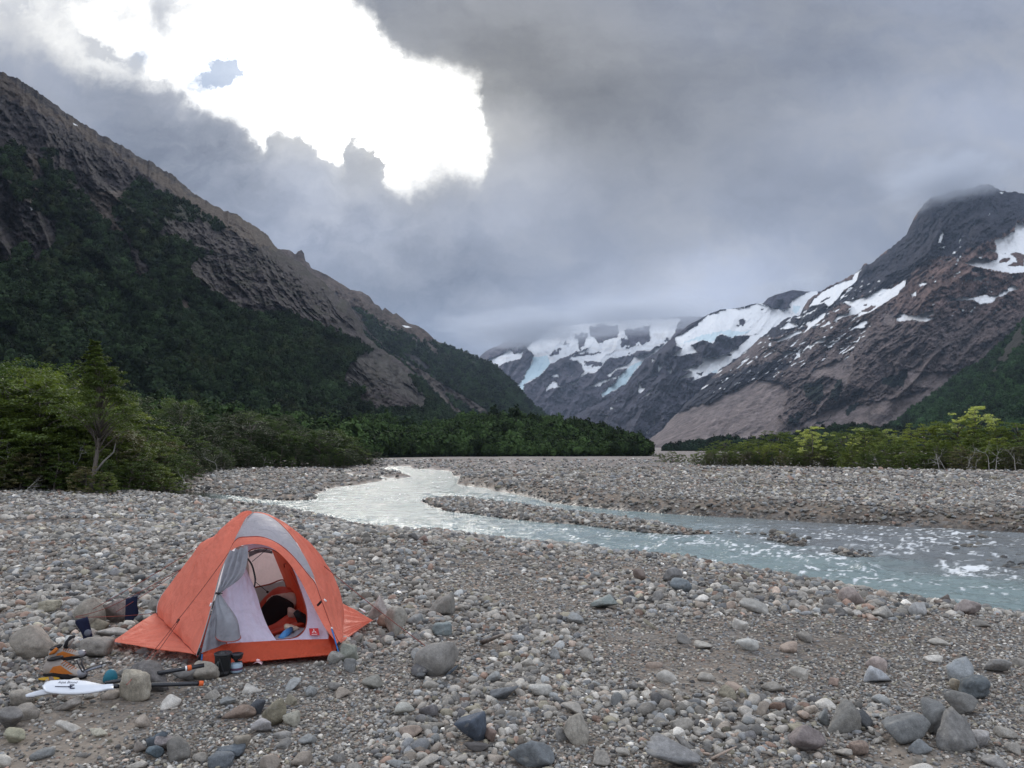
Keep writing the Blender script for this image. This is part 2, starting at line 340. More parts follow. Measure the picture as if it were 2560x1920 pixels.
def interp(pts, u): 
    P = np.array(sorted(pts)); return np.interp(u, P[:, 0], P[:, 1])
def blend(base, mask, c): return base * (1 - mask[..., None]) + np.asarray(c) * mask[..., None]
SURF = {}
def mountain(name, top, bot, dtop, dbot, colour, label=None, step=2.3, amp=0.10, ang=0.0, an=3.0, sc=90.0, jag=3.0, u0=None, u1=None, seed=0, rough_mask=None):
    us = np.arange(u0 if u0 is not None else min(p[0] for p in top), u1 if u1 is not None else max(p[0] for p in top), step)
    vs = interp(top, us); vs_ = np.convolve(np.pad(vs, 12, 'edge'), np.ones(25) / 25, 'valid'); jv = vs - vs_ + jag * fbm(us / 18.0 + seed, us * 0 + seed, 0, 5, 0.65) * 1.6; vb = interp(bot, us); vt = vs_
    nr = int(np.max(vb - vt) / step) + 3
    T = np.linspace(0, 1, nr)[:, None]; U = np.broadcast_to(us[None], (nr, len(us)))
    Vv = vb + (vt - vb) * T; VJ = Vv + jv * T ** 14
    X, Z = XZ(U, Vv)
    dt = interp(dtop, us)[None]; db = interp(dbot, us)[None]
    Zt = XZ(us, vt)[1][None]; Zb = XZ(us, vb)[1][None]; zt = Zt * dt; zb = Zb * db
    mslope = (zt - zb) / (dt - db)
    d0 = (zb - mslope * db) / np.where(np.abs(Z - mslope) < 1e-6, 1e-6, Z - mslope)
    a = R(ang); px = (U * math.cos(a) + Vv * math.sin(a)) / sc; py = (-U * math.sin(a) + Vv * math.cos(a)) / (sc * an)
    wx = 0.35 * fbm(px * 1.3 + 5 + seed, py * 2 + 9, 0, 3); wy = 0.3 * fbm(px * 1.3 + 25, py * 2 + 19 + seed, 0, 3)
    rel = 0.62 * ridged(px + wx + seed * 3.1, py + wy, 7, 0.55) + 0.20 * ridged(px * 3.1 + 2 * wx + 7, py * 2.0 + wy, 5, 0.62) + 0.16 * fbm(U / 24.0 + seed, Vv / 18.0, 0, 6, 0.72) + 0.10 * fbm(U / 8.0 + seed, Vv / 7.0, 0, 3, 0.85)
    edge = sstep(0, 0.05, T) * (0.25 + 0.75 * sstep(1.0, 0.9, T))
    rm = 1.0 if rough_mask is None else rough_mask(U, Vv)
    d = d0 * (1 - amp * rel * edge * rm); Z = XZ(U, VJ)[1]; Vv = VJ
    P = np.stack([X * d, d, EYE + Z * d], -1)
    back = P[-1].copy(); b1 = back * [1.06, 1.06, 1.0] - [0, 0, 0.03] * d[-1][:, None]; b2 = back * [1.3, 1.3, 1.0]; b2[:, 2] = -20
    foot = P[0].copy() * [0.97, 0.97, 1]; foot[:, 2] -= 30
    A = np.concatenate([foot[None], P, b1[None], b2[None]]); Uc = np.concatenate([U[:1], U, U[-1:], U[-1:]]); Vc = np.concatenate([Vv[:1], Vv, Vv[-1:], Vv[-1:]])
    c, snow = colour(Uc, Vc)
    pxl = np.full(Uc.shape, float(np.mean(d)) / 769)
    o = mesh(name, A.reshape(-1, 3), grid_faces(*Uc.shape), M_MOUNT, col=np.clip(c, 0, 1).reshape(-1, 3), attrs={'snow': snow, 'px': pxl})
    tag(o, kind='structure'); SURF[name] = (U, Vv, P); return o

def nmask(U, V, polys, jit=6.0, seed=0, soft=1.5):
    """mask of hand-traced patches whose outline is broken up by noise"""
    uu = U + jit * fbm(U / 14.0 + seed, V / 14.0, 0, 4, 0.6); vv = V + jit * fbm(U / 14.0 + 50 + seed, V / 14.0 + 50, 0, 4, 0.6)
    m = np.zeros(U.shape)
    for P in polys:
        P = np.asarray(P); x0, y0 = P.min(0) - 12; x1, y1 = P.max(0) + 12
        sel = (uu > x0) & (uu < x1) & (vv > y0) & (vv < y1)
        if sel.any(): m[sel] = np.maximum(m[sel], inpoly(uu[sel], vv[sel], P))
    return m
SNOW = (0.80, 0.81, 0.82); ICE = (0.55, 0.69, 0.74)

# --- left mountain ---
M1TOP = [(-260, 60), (-100, 120), (0, 174), (65, 208), (118, 247), (176, 288), (235, 326), (294, 358), (353, 394), (400, 417), (453, 455), (488, 488), (541, 517), (582, 532), (617, 552), (664, 582), (699, 625),
         (752, 658), (788, 687), (817, 712), (846, 741), (871, 757), (880, 774), (902, 810), (913, 835), (947, 868), (983, 889), (1020, 922), (1067, 965), (1106, 1001), (1143, 1038), (1190, 1065), (1260, 1095)]
M1BOT = [(-260, 1100), (400, 1110), (800, 1120), (1260, 1128)]
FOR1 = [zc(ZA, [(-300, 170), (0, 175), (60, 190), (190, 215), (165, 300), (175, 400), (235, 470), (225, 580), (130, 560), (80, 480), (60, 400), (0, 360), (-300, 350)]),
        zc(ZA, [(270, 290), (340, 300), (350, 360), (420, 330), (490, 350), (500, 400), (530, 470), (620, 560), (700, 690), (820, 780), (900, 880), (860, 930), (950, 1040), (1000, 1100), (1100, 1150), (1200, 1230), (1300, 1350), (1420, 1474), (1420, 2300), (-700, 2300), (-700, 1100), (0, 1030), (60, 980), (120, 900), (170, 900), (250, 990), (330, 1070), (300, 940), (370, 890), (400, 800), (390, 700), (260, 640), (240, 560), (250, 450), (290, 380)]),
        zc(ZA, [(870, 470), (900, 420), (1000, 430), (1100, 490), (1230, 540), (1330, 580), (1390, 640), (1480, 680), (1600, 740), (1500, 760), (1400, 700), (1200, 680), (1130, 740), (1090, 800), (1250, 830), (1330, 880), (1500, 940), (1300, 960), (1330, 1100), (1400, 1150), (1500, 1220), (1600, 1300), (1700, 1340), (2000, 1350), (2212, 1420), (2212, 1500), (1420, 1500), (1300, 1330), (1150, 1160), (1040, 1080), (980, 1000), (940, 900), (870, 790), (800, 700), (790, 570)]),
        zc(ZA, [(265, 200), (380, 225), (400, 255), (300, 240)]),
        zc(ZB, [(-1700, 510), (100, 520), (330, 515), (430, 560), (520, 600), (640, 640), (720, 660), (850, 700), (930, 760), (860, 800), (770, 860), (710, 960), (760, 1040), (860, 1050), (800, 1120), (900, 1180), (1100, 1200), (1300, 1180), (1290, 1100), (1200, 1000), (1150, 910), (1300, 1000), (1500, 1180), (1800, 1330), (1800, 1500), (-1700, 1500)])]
ROCKHOLE = [zc(ZA, [(-300, 600), (60, 580), (200, 610), (260, 660), (390, 710), (400, 800), (370, 890), (300, 930), (220, 880), (120, 880), (40, 960), (-300, 1010)]),
            zc(ZA, [(860, 790), (920, 850), (980, 960), (1050, 1060), (1000, 1080), (940, 990), (860, 900)]),
            zc(ZB, [(770, 850), (900, 770), (1000, 800), (1130, 900), (1200, 1000), (1290, 1100), (1280, 1170), (1220, 1170), (1180, 1090), (1100, 1060), (980, 1010), (860, 1050), (760, 1040), (710, 970)])]
SCREE1 = [zc(ZA, [(600, 490), (870, 490), (850, 540), (790, 600), (790, 700), (850, 770), (820, 780), (720, 700), (660, 600)]),
          zc(ZA, [(190, 240), (240, 220), (280, 300), (260, 380), (250, 470), (235, 600), (210, 580), (240, 480), (180, 380)]),
          zc(ZA, [(170, 890), (250, 970), (330, 1070), (300, 1060), (230, 980)]), zc(ZA, [(860, 920), (960, 1040), (1080, 1120), (1100, 1150), (980, 1090), (900, 980)]),
          zc(ZA, [(1190, 1235), (1290, 1240), (1340, 1360), (1240, 1280)]), zc(ZA, [(-100, 1010), (0, 1000), (90, 920), (120, 900), (40, 990), (-100, 1120)])]
SUNNY = [zc(ZA, [(0, -330), (300, -100), (600, 60), (800, 220), (1100, 360), (1250, 470), (1500, 600), (1700, 680), (1850, 800), (1950, 900), (1800, 880), (1600, 760), (1350, 620), (1100, 430), (850, 280), (600, 130), (400, 20), (0, -180), (-700, -500), (-700, -700)])]  # sunlit crest of the ridge, its light painted in as paler rock
def col_m1(U, V):
    n = fbm(U / 40, V / 30, 0, 5); n2 = 1.4 * fbm(U / 9 + 40, V / 6, 0, 4, 0.85)
    c = np.ones(U.shape + (3,)) * np.array([0.036, 0.030, 0.034]) * (1 + 0.6 * n2 + 0.4 * n)[..., None]
    str_ = sstep(0.12, 0.4, vnoise(U / 30 + V / 60, (V - U * 0.35) / 5.0)); c = blend(c, str_ * 0.35, (0.072, 0.062, 0.060))
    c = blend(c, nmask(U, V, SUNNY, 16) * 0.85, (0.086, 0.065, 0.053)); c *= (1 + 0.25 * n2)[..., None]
    c = blend(c, nmask(U, V, SCREE1, 6), (0.115, 0.092, 0.078))
    brush = sstep(0.15, 0.35, fbm(U / 22 + 7, (V - U * 0.3) / 9, 0, 4)) * sstep(430, 620, V - 0.25 * U + 60); c = blend(c, brush * 0.5, (0.022, 0.028, 0.016))
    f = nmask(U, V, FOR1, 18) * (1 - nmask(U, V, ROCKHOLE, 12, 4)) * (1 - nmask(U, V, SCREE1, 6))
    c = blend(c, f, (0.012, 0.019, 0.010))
    hole = nmask(U, V, ROCKHOLE[2:], 8, 4); c = blend(c, hole * 0.7, (0.052, 0.05, 0.048)) * (1 + 0.5 * hole * vnoise(U / 5, V / 40))[..., None]
    s = nmask(U, V, [zc((0, 0, .5877), [(300, 520), (322, 528), (333, 538), (318, 533)]), zc(ZA, [(205, 600), (232, 615), (215, 625)])], 1.5)
    return blend(c, s, SNOW), s
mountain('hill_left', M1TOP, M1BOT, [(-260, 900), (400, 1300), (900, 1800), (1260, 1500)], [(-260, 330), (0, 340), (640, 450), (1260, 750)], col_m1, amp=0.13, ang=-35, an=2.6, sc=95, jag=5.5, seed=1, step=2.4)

# --- second mountain on the left, behind ---
M2TOP = zc(ZB, [(150, 20), (230, 60), (300, 68), (340, 72), (385, 100), (400, 80), (425, 70), (445, 100), (450, 145), (480, 160), (490, 190), (545, 215), (600, 245), (680, 290), (760, 340), (840, 355), (900, 400), (930, 440), (965, 460), (985, 490), (1000, 468), (1030, 490), (1060, 515), (1080, 508), (1140, 550), (1150, 565), (1230, 595), (1290, 630), (1350, 695), (1420, 720), (1500, 755), (1600, 790), (1650, 815), (1730, 840), (1780, 880), (1830, 925), (1870, 960), (1930, 1020), (2000, 1110), (2050, 1160), (2130, 1220), (2212, 1280), (2400, 1370)])
FOR2 = [zc(ZB, [(740, 450), (900, 520), (1000, 560), (1080, 610), (1180, 650), (1240, 700), (1350, 700), (1420, 715), (1600, 785), (1730, 830), (2500, 1300), (2500, 1600), (500, 1600), (600, 600), (740, 560)])]
SCREE2 = [zc(ZB, [(850, 560), (900, 640), (1000, 740), (1150, 840), (1300, 930), (1480, 1040), (1700, 1170), (1760, 1220), (1640, 1195), (1500, 1110), (1420, 1070), (1480, 1150), (1560, 1215), (1480, 1200), (1300, 1000), (1180, 880), (1060, 790), (940, 700), (850, 620), (760, 500), (770, 470), (840, 520)]),
          zc(ZB, [(900, 540), (1070, 620), (1110, 660), (1000, 600)]), zc(ZB, [(1290, 700), (1330, 720), (1370, 790), (1340, 790)]), zc(ZB, [(1160, 660), (1220, 690), (1230, 720)])]
CL2 = [zc(ZB, [(1140, 780), (1220, 800), (1320, 880), (1300, 900), (1180, 850)])]
def col_m2(U, V):
    n2 = fbm(U / 9 + 4, V / 6, 0, 4, 0.65); n = fbm(U / 30 + 9, V / 30, 0, 4)
    c = np.ones(U.shape + (3,)) * np.array([0.095, 0.070, 0.060]) * (1 + 0.45 * n2 + 0.3 * n)[..., None]
    f = nmask(U, V, FOR2, 14) * (1 - nmask(U, V, SCREE2, 5)) * (1 - nmask(U, V, CL2, 8))
    g = np.ones(U.shape + (3,)) * np.array([0.018, 0.030, 0.014]) * (1 + 0.5 * n)[..., None]; c = c * (1 - f[..., None]) + g * f[..., None]
    c = blend(c, nmask(U, V, SCREE2, 4), (0.125, 0.105, 0.092)); c = blend(c, nmask(U, V, CL2, 6), (0.045, 0.044, 0.048))
    s = nmask(U, V, [zc(ZB, [(1120, 588), (1160, 590), (1185, 605), (1140, 605)])], 1.5)
    return blend(c, s, SNOW), s
mountain('hill_left_behind', M2TOP, [(600, 1125), (1500, 1127)], [(600, 3300), (1100, 3000), (1500, 2400)], [(600, 1700), (1500, 1500)], col_m2, amp=0.10, ang=-35, an=2.4, sc=70, jag=2.0, seed=2, step=2.2)

# --- glacier mountain at the head of the valley ---
M3TOP = [(1120, 930), (1198, 893), (1214, 878), (1260, 856), (1330, 832), (1400, 815), (1500, 806), (1600, 798), (1700, 792), (1800, 790), (1900, 795)]
SN3 = [zc(Z1, [(220, 440), (340, 400), (430, 340), (470, 385), (550, 350), (520, 430), (400, 460), (310, 510), (250, 500)]),
       zc(Z1, [(575, 325), (690, 290), (770, 255), (900, 200), (1030, 230), (1040, 300), (1060, 350), (1000, 400), (900, 430), (790, 490), (720, 570), (640, 620), (560, 660), (560, 740), (500, 690), (560, 590), (550, 575), (610, 500), (640, 400), (600, 350)]),
       zc(Z1, [(1120, 200), (1170, 260), (1150, 330), (1060, 380), (1000, 400), (960, 440), (1040, 460), (1080, 490), (1110, 540), (1060, 610), (1160, 560), (1200, 570), (1260, 520), (1300, 450), (1400, 420), (1530, 400), (1600, 360), (1700, 370), (1860, 270), (1940, 200), (1900, 150), (1800, 190), (1720, 210), (1650, 280), (1500, 330), (1430, 300), (1400, 230), (1330, 280), (1250, 270), (1200, 250)]),
       zc(Z1, [(560, 320), (700, 240), (800, 150), (1000, 60), (2000, 60), (1950, 190), (1880, 240), (1640, 300), (1430, 330), (1200, 300), (1060, 370), (900, 300)]), zc(Z1, [(1940, 200), (1840, 330), (1690, 420), (1640, 470), (1560, 560), (1490, 660), (1370, 730), (1270, 780), (1270, 750), (1400, 640), (1420, 590), (1520, 510), (1400, 540), (1340, 600), (1310, 590), (1400, 520), (1540, 450), (1560, 410), (1700, 400)]),
       zc(Z1, [(795, 580), (850, 570), (880, 600), (840, 605)]), zc(Z1, [(750, 700), (790, 660), (850, 640), (860, 680), (925, 685), (800, 705), (755, 735)]), zc(Z1, [(970, 660), (1060, 625), (1020, 665)]), zc(Z1, [(1165, 685), (1230, 650), (1390, 600), (1400, 610), (1280, 660), (1270, 690), (1190, 695)]), zc(Z1, [(780, 650), (840, 630), (830, 655)]), zc(Z1, [(785, 780), (830, 768), (825, 782)]), zc(Z1, [(940, 590), (1010, 570), (980, 590)])]
RK3 = [zc(Z1, [(1150, 130), (1420, 110), (1410, 225), (1330, 270), (1240, 260), (1170, 230)]), zc(Z1, [(1480, 160), (1720, 140), (1700, 250), (1630, 300), (1560, 320), (1440, 300), (1440, 260), (1520, 250)]), zc(Z1, [(1440, 270), (1530, 290), (1500, 320), (1440, 300)]), zc(Z1, [(780, 380), (830, 355), (885, 350), (850, 390), (800, 400)]), zc(Z1, [(970, 420), (1080, 380), (1280, 370), (1130, 400), (990, 425)]), zc(Z1, [(1120, 460), (1250, 460), (1280, 490), (1200, 510), (1130, 490)]), zc(Z1, [(1530, 370), (1660, 390), (1650, 415), (1540, 405)]), zc(Z1, [(1030, 200), (1120, 200), (1110, 300), (1060, 350), (1040, 280)]), zc(Z1, [(920, 285), (950, 290), (930, 320)]), zc(Z1, [(1850, 250), (1900, 250), (1850, 275)])]
ICE3 = [zc(Z1, [(640, 420), (760, 400), (790, 480), (700, 580), (560, 660), (560, 745), (500, 690), (560, 580), (620, 480)]), zc(Z1, [(1640, 460), (1560, 560), (1490, 660), (1270, 785), (1270, 750), (1400, 640), (1450, 570), (1560, 480)]), zc(Z1, [(720, 580), (800, 530), (770, 570)])]
def col_m3(U, V):
    n2 = fbm(U / 8 + 14, V / 5, 0, 4, 0.65); n = fbm(U / 30 + 19, V / 20, 0, 4)
    st = vnoise((U + V * 1.5) / 40, (V - U * 0.1) / 4)
    c = np.ones(U.shape + (3,)) * np.array([0.120, 0.106, 0.130]) * (1 + 0.4 * n2 + 0.35 * n + 0.15 * st)[..., None]
    s = nmask(U, V, SN3, 5, 1) * (1 - nmask(U, V, RK3, 11, 2)); cc = blend(c, s, SNOW)
    dirt = s * sstep(0.1, 0.5, vnoise(U / 30 + 3, V / 5)) * 0.25; cc = blend(cc, dirt, (0.5, 0.46, 0.42))
    cc = blend(cc, s * nmask(U, V, ICE3, 4, 3), ICE); return cc, s
mountain('mountain_far', M3TOP, [(1100, 1127), (1900, 1122)], [(1100, 9000), (1900, 8000)], [(1100, 5500), (1900, 5200)], col_m3, amp=0.09, ang=35, an=2.0, sc=60, jag=1.5, seed=3, step=2.0, rough_mask=lambda U, V: 1 - 0.7 * nmask(U, V, SN3, 5, 1))

# --- snow dome behind the right mountain ---
M4TOP = [(1380, 1100), (1418, 1062), (1442, 1035), (1472, 1018), (1526, 997), (1567, 964), (1580, 943), (1607, 907), (1648, 875), (1686, 841), (1719, 814), (1754, 795), (1781, 782), (1803, 774), (1843, 770), (1892, 757), (1907, 758), (1922, 743), (1952, 733), (1982, 724), (2030, 730), (2150, 720)]
SN4 = [zc(Z2, [(170, 750), (290, 680), (400, 600), (450, 560), (620, 495), (740, 485), (930, 430), (1030, 455), (1050, 485), (1200, 490), (1260, 400), (1500, 300), (1500, 500), (1250, 570), (1060, 680), (920, 800), (780, 920), (620, 1020), (560, 1070), (450, 1100), (330, 1145), (350, 1110), (190, 1140), (330, 1070), (250, 1045), (420, 990), (430, 930), (540, 935), (650, 900), (790, 810), (870, 740), (750, 730), (690, 760), (600, 720), (520, 800), (430, 780), (330, 820), (380, 900), (210, 920), (150, 905), (240, 860), (180, 830)]),
       zc(Z2, [(890, 940), (930, 915), (950, 940), (920, 965)]), zc(Z2, [(30, 1000), (65, 1010), (40, 1060), (20, 1075)]), zc(Z2, [(90, 1040), (130, 1030), (140, 1080)]), zc(Z2, [(850, 950), (885, 925), (870, 955)]),
       zc(Z1, [(1600, 640), (1640, 690), (1680, 700), (1620, 750), (1595, 740), (1610, 690)]), zc(Z1, [(1680, 740), (1745, 715), (1700, 770), (1660, 778)]), zc(Z1, [(1800, 480), (1835, 495), (1800, 560)]), zc(Z1, [(1860, 515), (1905, 530), (1900, 570)]), zc(Z1, [(1735, 425), (1755, 430), (1740, 480)]), zc(Z1, [(1880, 885), (1940, 850), (1900, 880)]), zc(Z1, [(1905, 705), (1945, 675), (1930, 700)]), zc(Z1, [(1760, 590), (1785, 592), (1775, 602)]), zc(Z1, [(1350, 870), (1385, 880), (1350, 893)]), zc(Z1, [(1255, 905), (1300, 905), (1280, 922)]), zc(Z1, [(1290, 955), (1345, 935), (1310, 960)]), zc(Z1, [(1755, 755), (1790, 740), (1770, 762)]), zc(Z1, [(1400, 810), (1418, 806), (1410, 818)]), zc(Z2, [(260, 1160), (330, 1175), (300, 1240), (260, 1300), (300, 1230), (310, 1185)]), zc(Z1, [(1745, 980), (1758, 990), (1745, 1050)]), zc(Z1, [(1700, 1080), (1690, 1130), (1685, 1110)])]
RK4 = [zc(Z2, [(760, 600), (800, 570), (825, 600), (800, 645), (770, 630)]), zc(Z2, [(1030, 400), (1250, 330), (1255, 410), (1120, 400), (1100, 440), (1060, 470), (985, 440)]), zc(Z2, [(1060, 450), (1160, 430), (1250, 470), (1170, 490), (1060, 480)]), zc(Z2, [(735, 640), (780, 650), (750, 662)]), zc(Z2, [(640, 910), (700, 905), (690, 925)]), zc(Z2, [(370, 1080), (440, 1065), (420, 1100)]), zc(Z2, [(955, 483), (1000, 490), (980, 500)]), zc(Z2, [(250, 600), (400, 560), (380, 640), (290, 690), (170, 750), (150, 740)])]
ICE4 = [zc(Z2, [(230, 810), (430, 770), (520, 800), (600, 710), (690, 750), (880, 700), (840, 690), (600, 690), (400, 740)]), zc(Z2, [(1260, 440), (1330, 470), (1300, 530), (1260, 500)]), zc(Z2, [(450, 1090), (570, 1050), (560, 1080)])]
def rockcol(U, V, c0, sd, bl=0.0):
    n2 = 1.4 * fbm(U / 9 + sd, V / 6, 0, 4, 0.85); n = fbm(U / 34 + sd, V / 26, 0, 5)
    return np.ones(U.shape + (3,)) * np.array(c0) * (1 + 0.42 * n2 + 0.4 * n)[..., None]
def col_m4(U, V):
    c = rockcol(U, V, (0.072, 0.068, 0.092), 24)
    s = nmask(U, V, SN4, 5, 5) * (1 - nmask(U, V, RK4, 4, 6)); cc = blend(c, s, SNOW); cc = blend(cc, s * nmask(U, V, ICE4, 6, 7) * 0.8, ICE)
    crev = s * sstep(0.05, 0.0, np.abs(vnoise(U / 40 + 9, V / 9))) * sstep(0.1, 0.4, vnoise(U / 25, V / 20)); cc = blend(cc, crev * 0.35, (0.45, 0.55, 0.62)); return cc, s
mountain('mountain_snow_dome', M4TOP, [(1380, 1122), (2150, 1118)], [(1380, 5000), (2150, 5800)], [(1380, 3600), (2150, 3900)], col_m4, amp=0.11, ang=28, an=2.2, sc=70, jag=1.8, seed=4, step=2.0, rough_mask=lambda U, V: 1 - 0.8 * nmask(U, V, SN4, 5, 5))

# --- right mountain ---
M5TOP = [(1560, 1120), (1610, 1111), (1640, 1088), (1690, 1035), (1740, 988), (1776, 947), (1803, 925), (1852, 889), (1890, 857), (1927, 824), (1965, 797), (1999, 784), (2012, 765), (2030, 743), (2063, 724), (2101, 702), (2136, 685), (2152, 675), (2161, 662), (2180, 655), (2204, 635), (2231, 619), (2245, 603), (2266, 584), (2276, 562), (2283, 551), (2296, 529), (2310, 508), (2335, 490), (2394, 476), (2445, 463), (2474, 458), (2491, 469), (2502, 480), (2519, 478), (2560, 486), (2640, 520), (2760, 500), (2860, 540)]
SN5 = [zc(Z3, [(730, 850), (700, 880), (670, 960), (620, 1010), (560, 1050), (470, 1150), (410, 1210), (370, 1170), (230, 1210), (260, 1150), (340, 1080), (480, 1000), (560, 970), (620, 960), (650, 900)]),
       zc(Z3, [(530, 1165), (640, 1140), (760, 1100), (880, 1060), (910, 1035), (990, 1040), (1080, 980), (1125, 950), (1115, 1010), (1050, 1090), (900, 1190), (800, 1250), (610, 1325), (700, 1260), (560, 1300), (450, 1340), (490, 1280), (600, 1260), (620, 1200)]),
       zc(Z3, [(2140, 425), (2212, 430), (2500, 420), (2800, 500), (2800, 700), (2500, 800), (2212, 890), (2080, 900), (1900, 860), (1760, 830), (1665, 800), (1760, 760), (1840, 760), (1960, 780), (1980, 720), (1830, 675), (1960, 690), (1960, 650), (1935, 590), (2050, 560), (2120, 510)]),
       zc(Z3, [(1725, 860), (1760, 845), (1820, 855), (1780, 890), (1740, 885)]), zc(Z3, [(1755, 935), (1860, 915), (1870, 930), (1820, 970), (1770, 950)]), zc(Z3, [(1975, 970), (2000, 980), (2015, 1005)]), zc(Z3, [(1820, 1010), (1870, 1015), (1870, 1035)]), zc(Z3, [(1890, 1055), (1925, 1060), (1915, 1075)]),
       zc(Z3, [(1505, 1160), (1560, 1125), (1640, 1110), (1740, 1125), (1860, 1095), (1930, 1105), (1970, 1110), (2000, 1070), (2060, 1050), (2060, 1020), (2110, 1005), (2165, 1040), (2080, 1070), (2000, 1115), (1960, 1120), (1920, 1170), (1800, 1180), (1740, 1140), (1640, 1150)]),
       zc(Z3, [(1030, 1295), (1045, 1265), (1080, 1255), (1130, 1275), (1220, 1290), (1300, 1260), (1375, 1235), (1390, 1265), (1330, 1300), (1385, 1310), (1340, 1335), (1280, 1340), (1180, 1325), (1110, 1335), (1035, 1340)]),
       zc(Z3, [(1240, 1000), (1270, 985), (1320, 985), (1280, 1010), (1250, 1020)]), zc(Z3, [(1170, 1095), (1220, 1065), (1220, 1100), (1190, 1118)]), zc(Z3, [(1465, 505), (1470, 540), (1440, 620), (1418, 620), (1430, 560)]), zc(Z3, [(1630, 575), (1635, 590), (1620, 622), (1615, 605)]), zc(Z3, [(1418, 660), (1470, 655), (1495, 645), (1475, 668), (1430, 668)]), zc(Z3, [(1470, 780), (1535, 755), (1540, 780)]), zc(Z3, [(1425, 800), (1450, 797), (1440, 808)]), zc(Z3, [(1730, 455), (1755, 450), (1742, 462)]), zc(Z3, [(1890, 340), (1898, 350), (1885, 370)]), zc(Z3, [(1980, 150), (2030, 152), (2000, 168)]), zc(Z3, [(1185, 830), (1220, 795), (1210, 815)]),
       zc(Z3, [(1600, 1218), (1638, 1216), (1635, 1226), (1602, 1226)]), zc(Z3, [(1550, 1252), (1580, 1246), (1568, 1256)]), zc(Z3, [(2010, 1225), (2045, 1195), (2045, 1225)]), zc(Z3, [(2080, 1145), (2115, 1125), (2105, 1145)]),
       zc(Z2, [(1045, 780), (1190, 740), (1330, 680), (1350, 700), (1250, 750), (1130, 795)]), zc(Z2, [(1110, 680), (1220, 610), (1300, 630), (1310, 650), (1200, 670)]), zc(Z2, [(1380, 620), (1480, 560), (1570, 510), (1550, 560), (1430, 660), (1340, 720), (1400, 650)]), zc(Z2, [(1370, 540), (1480, 485), (1470, 505), (1390, 545)]), zc(Z2, [(1275, 565), (1350, 545), (1360, 570), (1300, 572)]),
       zc(Z2, [(1415, 825), (1500, 770), (1650, 715), (1600, 760), (1530, 800), (1460, 810)]), zc(Z2, [(1565, 815), (1670, 785), (1590, 850)]), zc(Z2, [(1770, 690), (1830, 650), (1930, 590), (1955, 605), (1920, 640), (1930, 660), (1840, 670)]), zc(Z2, [(1680, 665), (1730, 640), (1775, 637), (1720, 655)]), zc(Z2, [(1115, 890), (1210, 870), (1310, 888), (1190, 905)]), zc(Z2, [(1325, 915), (1370, 865), (1360, 885)]), zc(Z2, [(1730, 955), (1790, 900), (1785, 930), (1740, 958)]), zc(Z2, [(1770, 885), (1815, 865), (1800, 885)]), zc(Z2, [(1740, 815), (1850, 780), (1880, 740), (1890, 745), (1860, 790)]), zc(Z2, [(1675, 852), (1725, 845), (1720, 856)]), zc(Z2, [(1410, 942), (1445, 937), (1435, 952)]), zc(Z2, [(1230, 805), (1300, 780), (1280, 800)]), zc(Z2, [(1220, 1090), (1245, 1055), (1240, 1080)]), zc(Z2, [(1020, 850), (1060, 848), (1055, 858)]), zc(Z2, [(1355, 765), (1385, 757), (1378, 772)]), zc(Z2, [(1460, 750), (1497, 733), (1485, 752)]), zc(Z2, [(1410, 1475), (1440, 1445), (1480, 1418), (1470, 1438)]), zc(Z2, [(1510, 1335), (1525, 1305), (1525, 1325)]),
       zc(Z4, [(228, 1110), (262, 1080), (300, 1050), (290, 1075)]), zc(Z2, [(1660, 590), (1700, 600), (1640, 607)]), zc(Z2, [(130, 1225), (150, 1195), (172, 1192), (160, 1212)]), zc(Z2, [(110, 1400), (160, 1368), (165, 1376)])]
RK5 = [zc(Z3, [(1975, 785), (2030, 755), (2090, 758), (2050, 790), (1990, 798)]), zc(Z3, [(2080, 715), (2150, 710), (2212, 730), (2212, 830), (2060, 825), (2150, 790), (2130, 740)]), zc(Z3, [(730, 1190), (770, 1178), (760, 1198)]), zc(Z3, [(700, 1245), (800, 1195), (850, 1205), (780, 1250)]), zc(Z3, [(1030, 1295), (1080, 1298), (1060, 1310)]), zc(Z3, [(1310, 1300), (1380, 1290), (1350, 1310)]), zc(Z3, [(340, 1150), (420, 1105), (410, 1125), (330, 1165)]), zc(Z3, [(1880, 775), (1960, 770), (1900, 795)]), zc(Z3, [(1760, 862), (1785, 868), (1765, 880)])]
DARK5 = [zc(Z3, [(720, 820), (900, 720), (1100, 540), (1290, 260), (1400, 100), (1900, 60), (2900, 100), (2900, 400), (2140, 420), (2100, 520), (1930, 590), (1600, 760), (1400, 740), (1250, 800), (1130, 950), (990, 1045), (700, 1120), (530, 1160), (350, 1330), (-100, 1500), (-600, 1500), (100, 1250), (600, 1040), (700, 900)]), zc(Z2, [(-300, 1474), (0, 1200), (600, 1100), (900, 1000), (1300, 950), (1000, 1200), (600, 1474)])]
FAN5 = [zc((1160, 400, .633), [(690, 1130), (800, 1010), (950, 960), (1150, 870), (1240, 870), (1290, 900), (1270, 960), (1240, 1010), (1290, 1060), (1420, 990), (1500, 980), (1640, 950), (1800, 920), (1860, 900), (1800, 980), (1690, 1070), (1400, 1060), (1250, 1100), (900, 1140)]),
        zc(Z4, [(130, 790), (300, 680), (480, 600), (650, 480), (640, 640), (600, 760), (540, 900), (480, 950), (520, 800), (380, 740)]), zc(Z4, [(880, 200), (1000, 130), (1040, 220), (1030, 260), (900, 255)]), zc(Z4, [(1130, 690), (1400, 700), (1600, 700), (1740, 620), (1640, 720), (1480, 850), (1300, 840), (1150, 800)])]
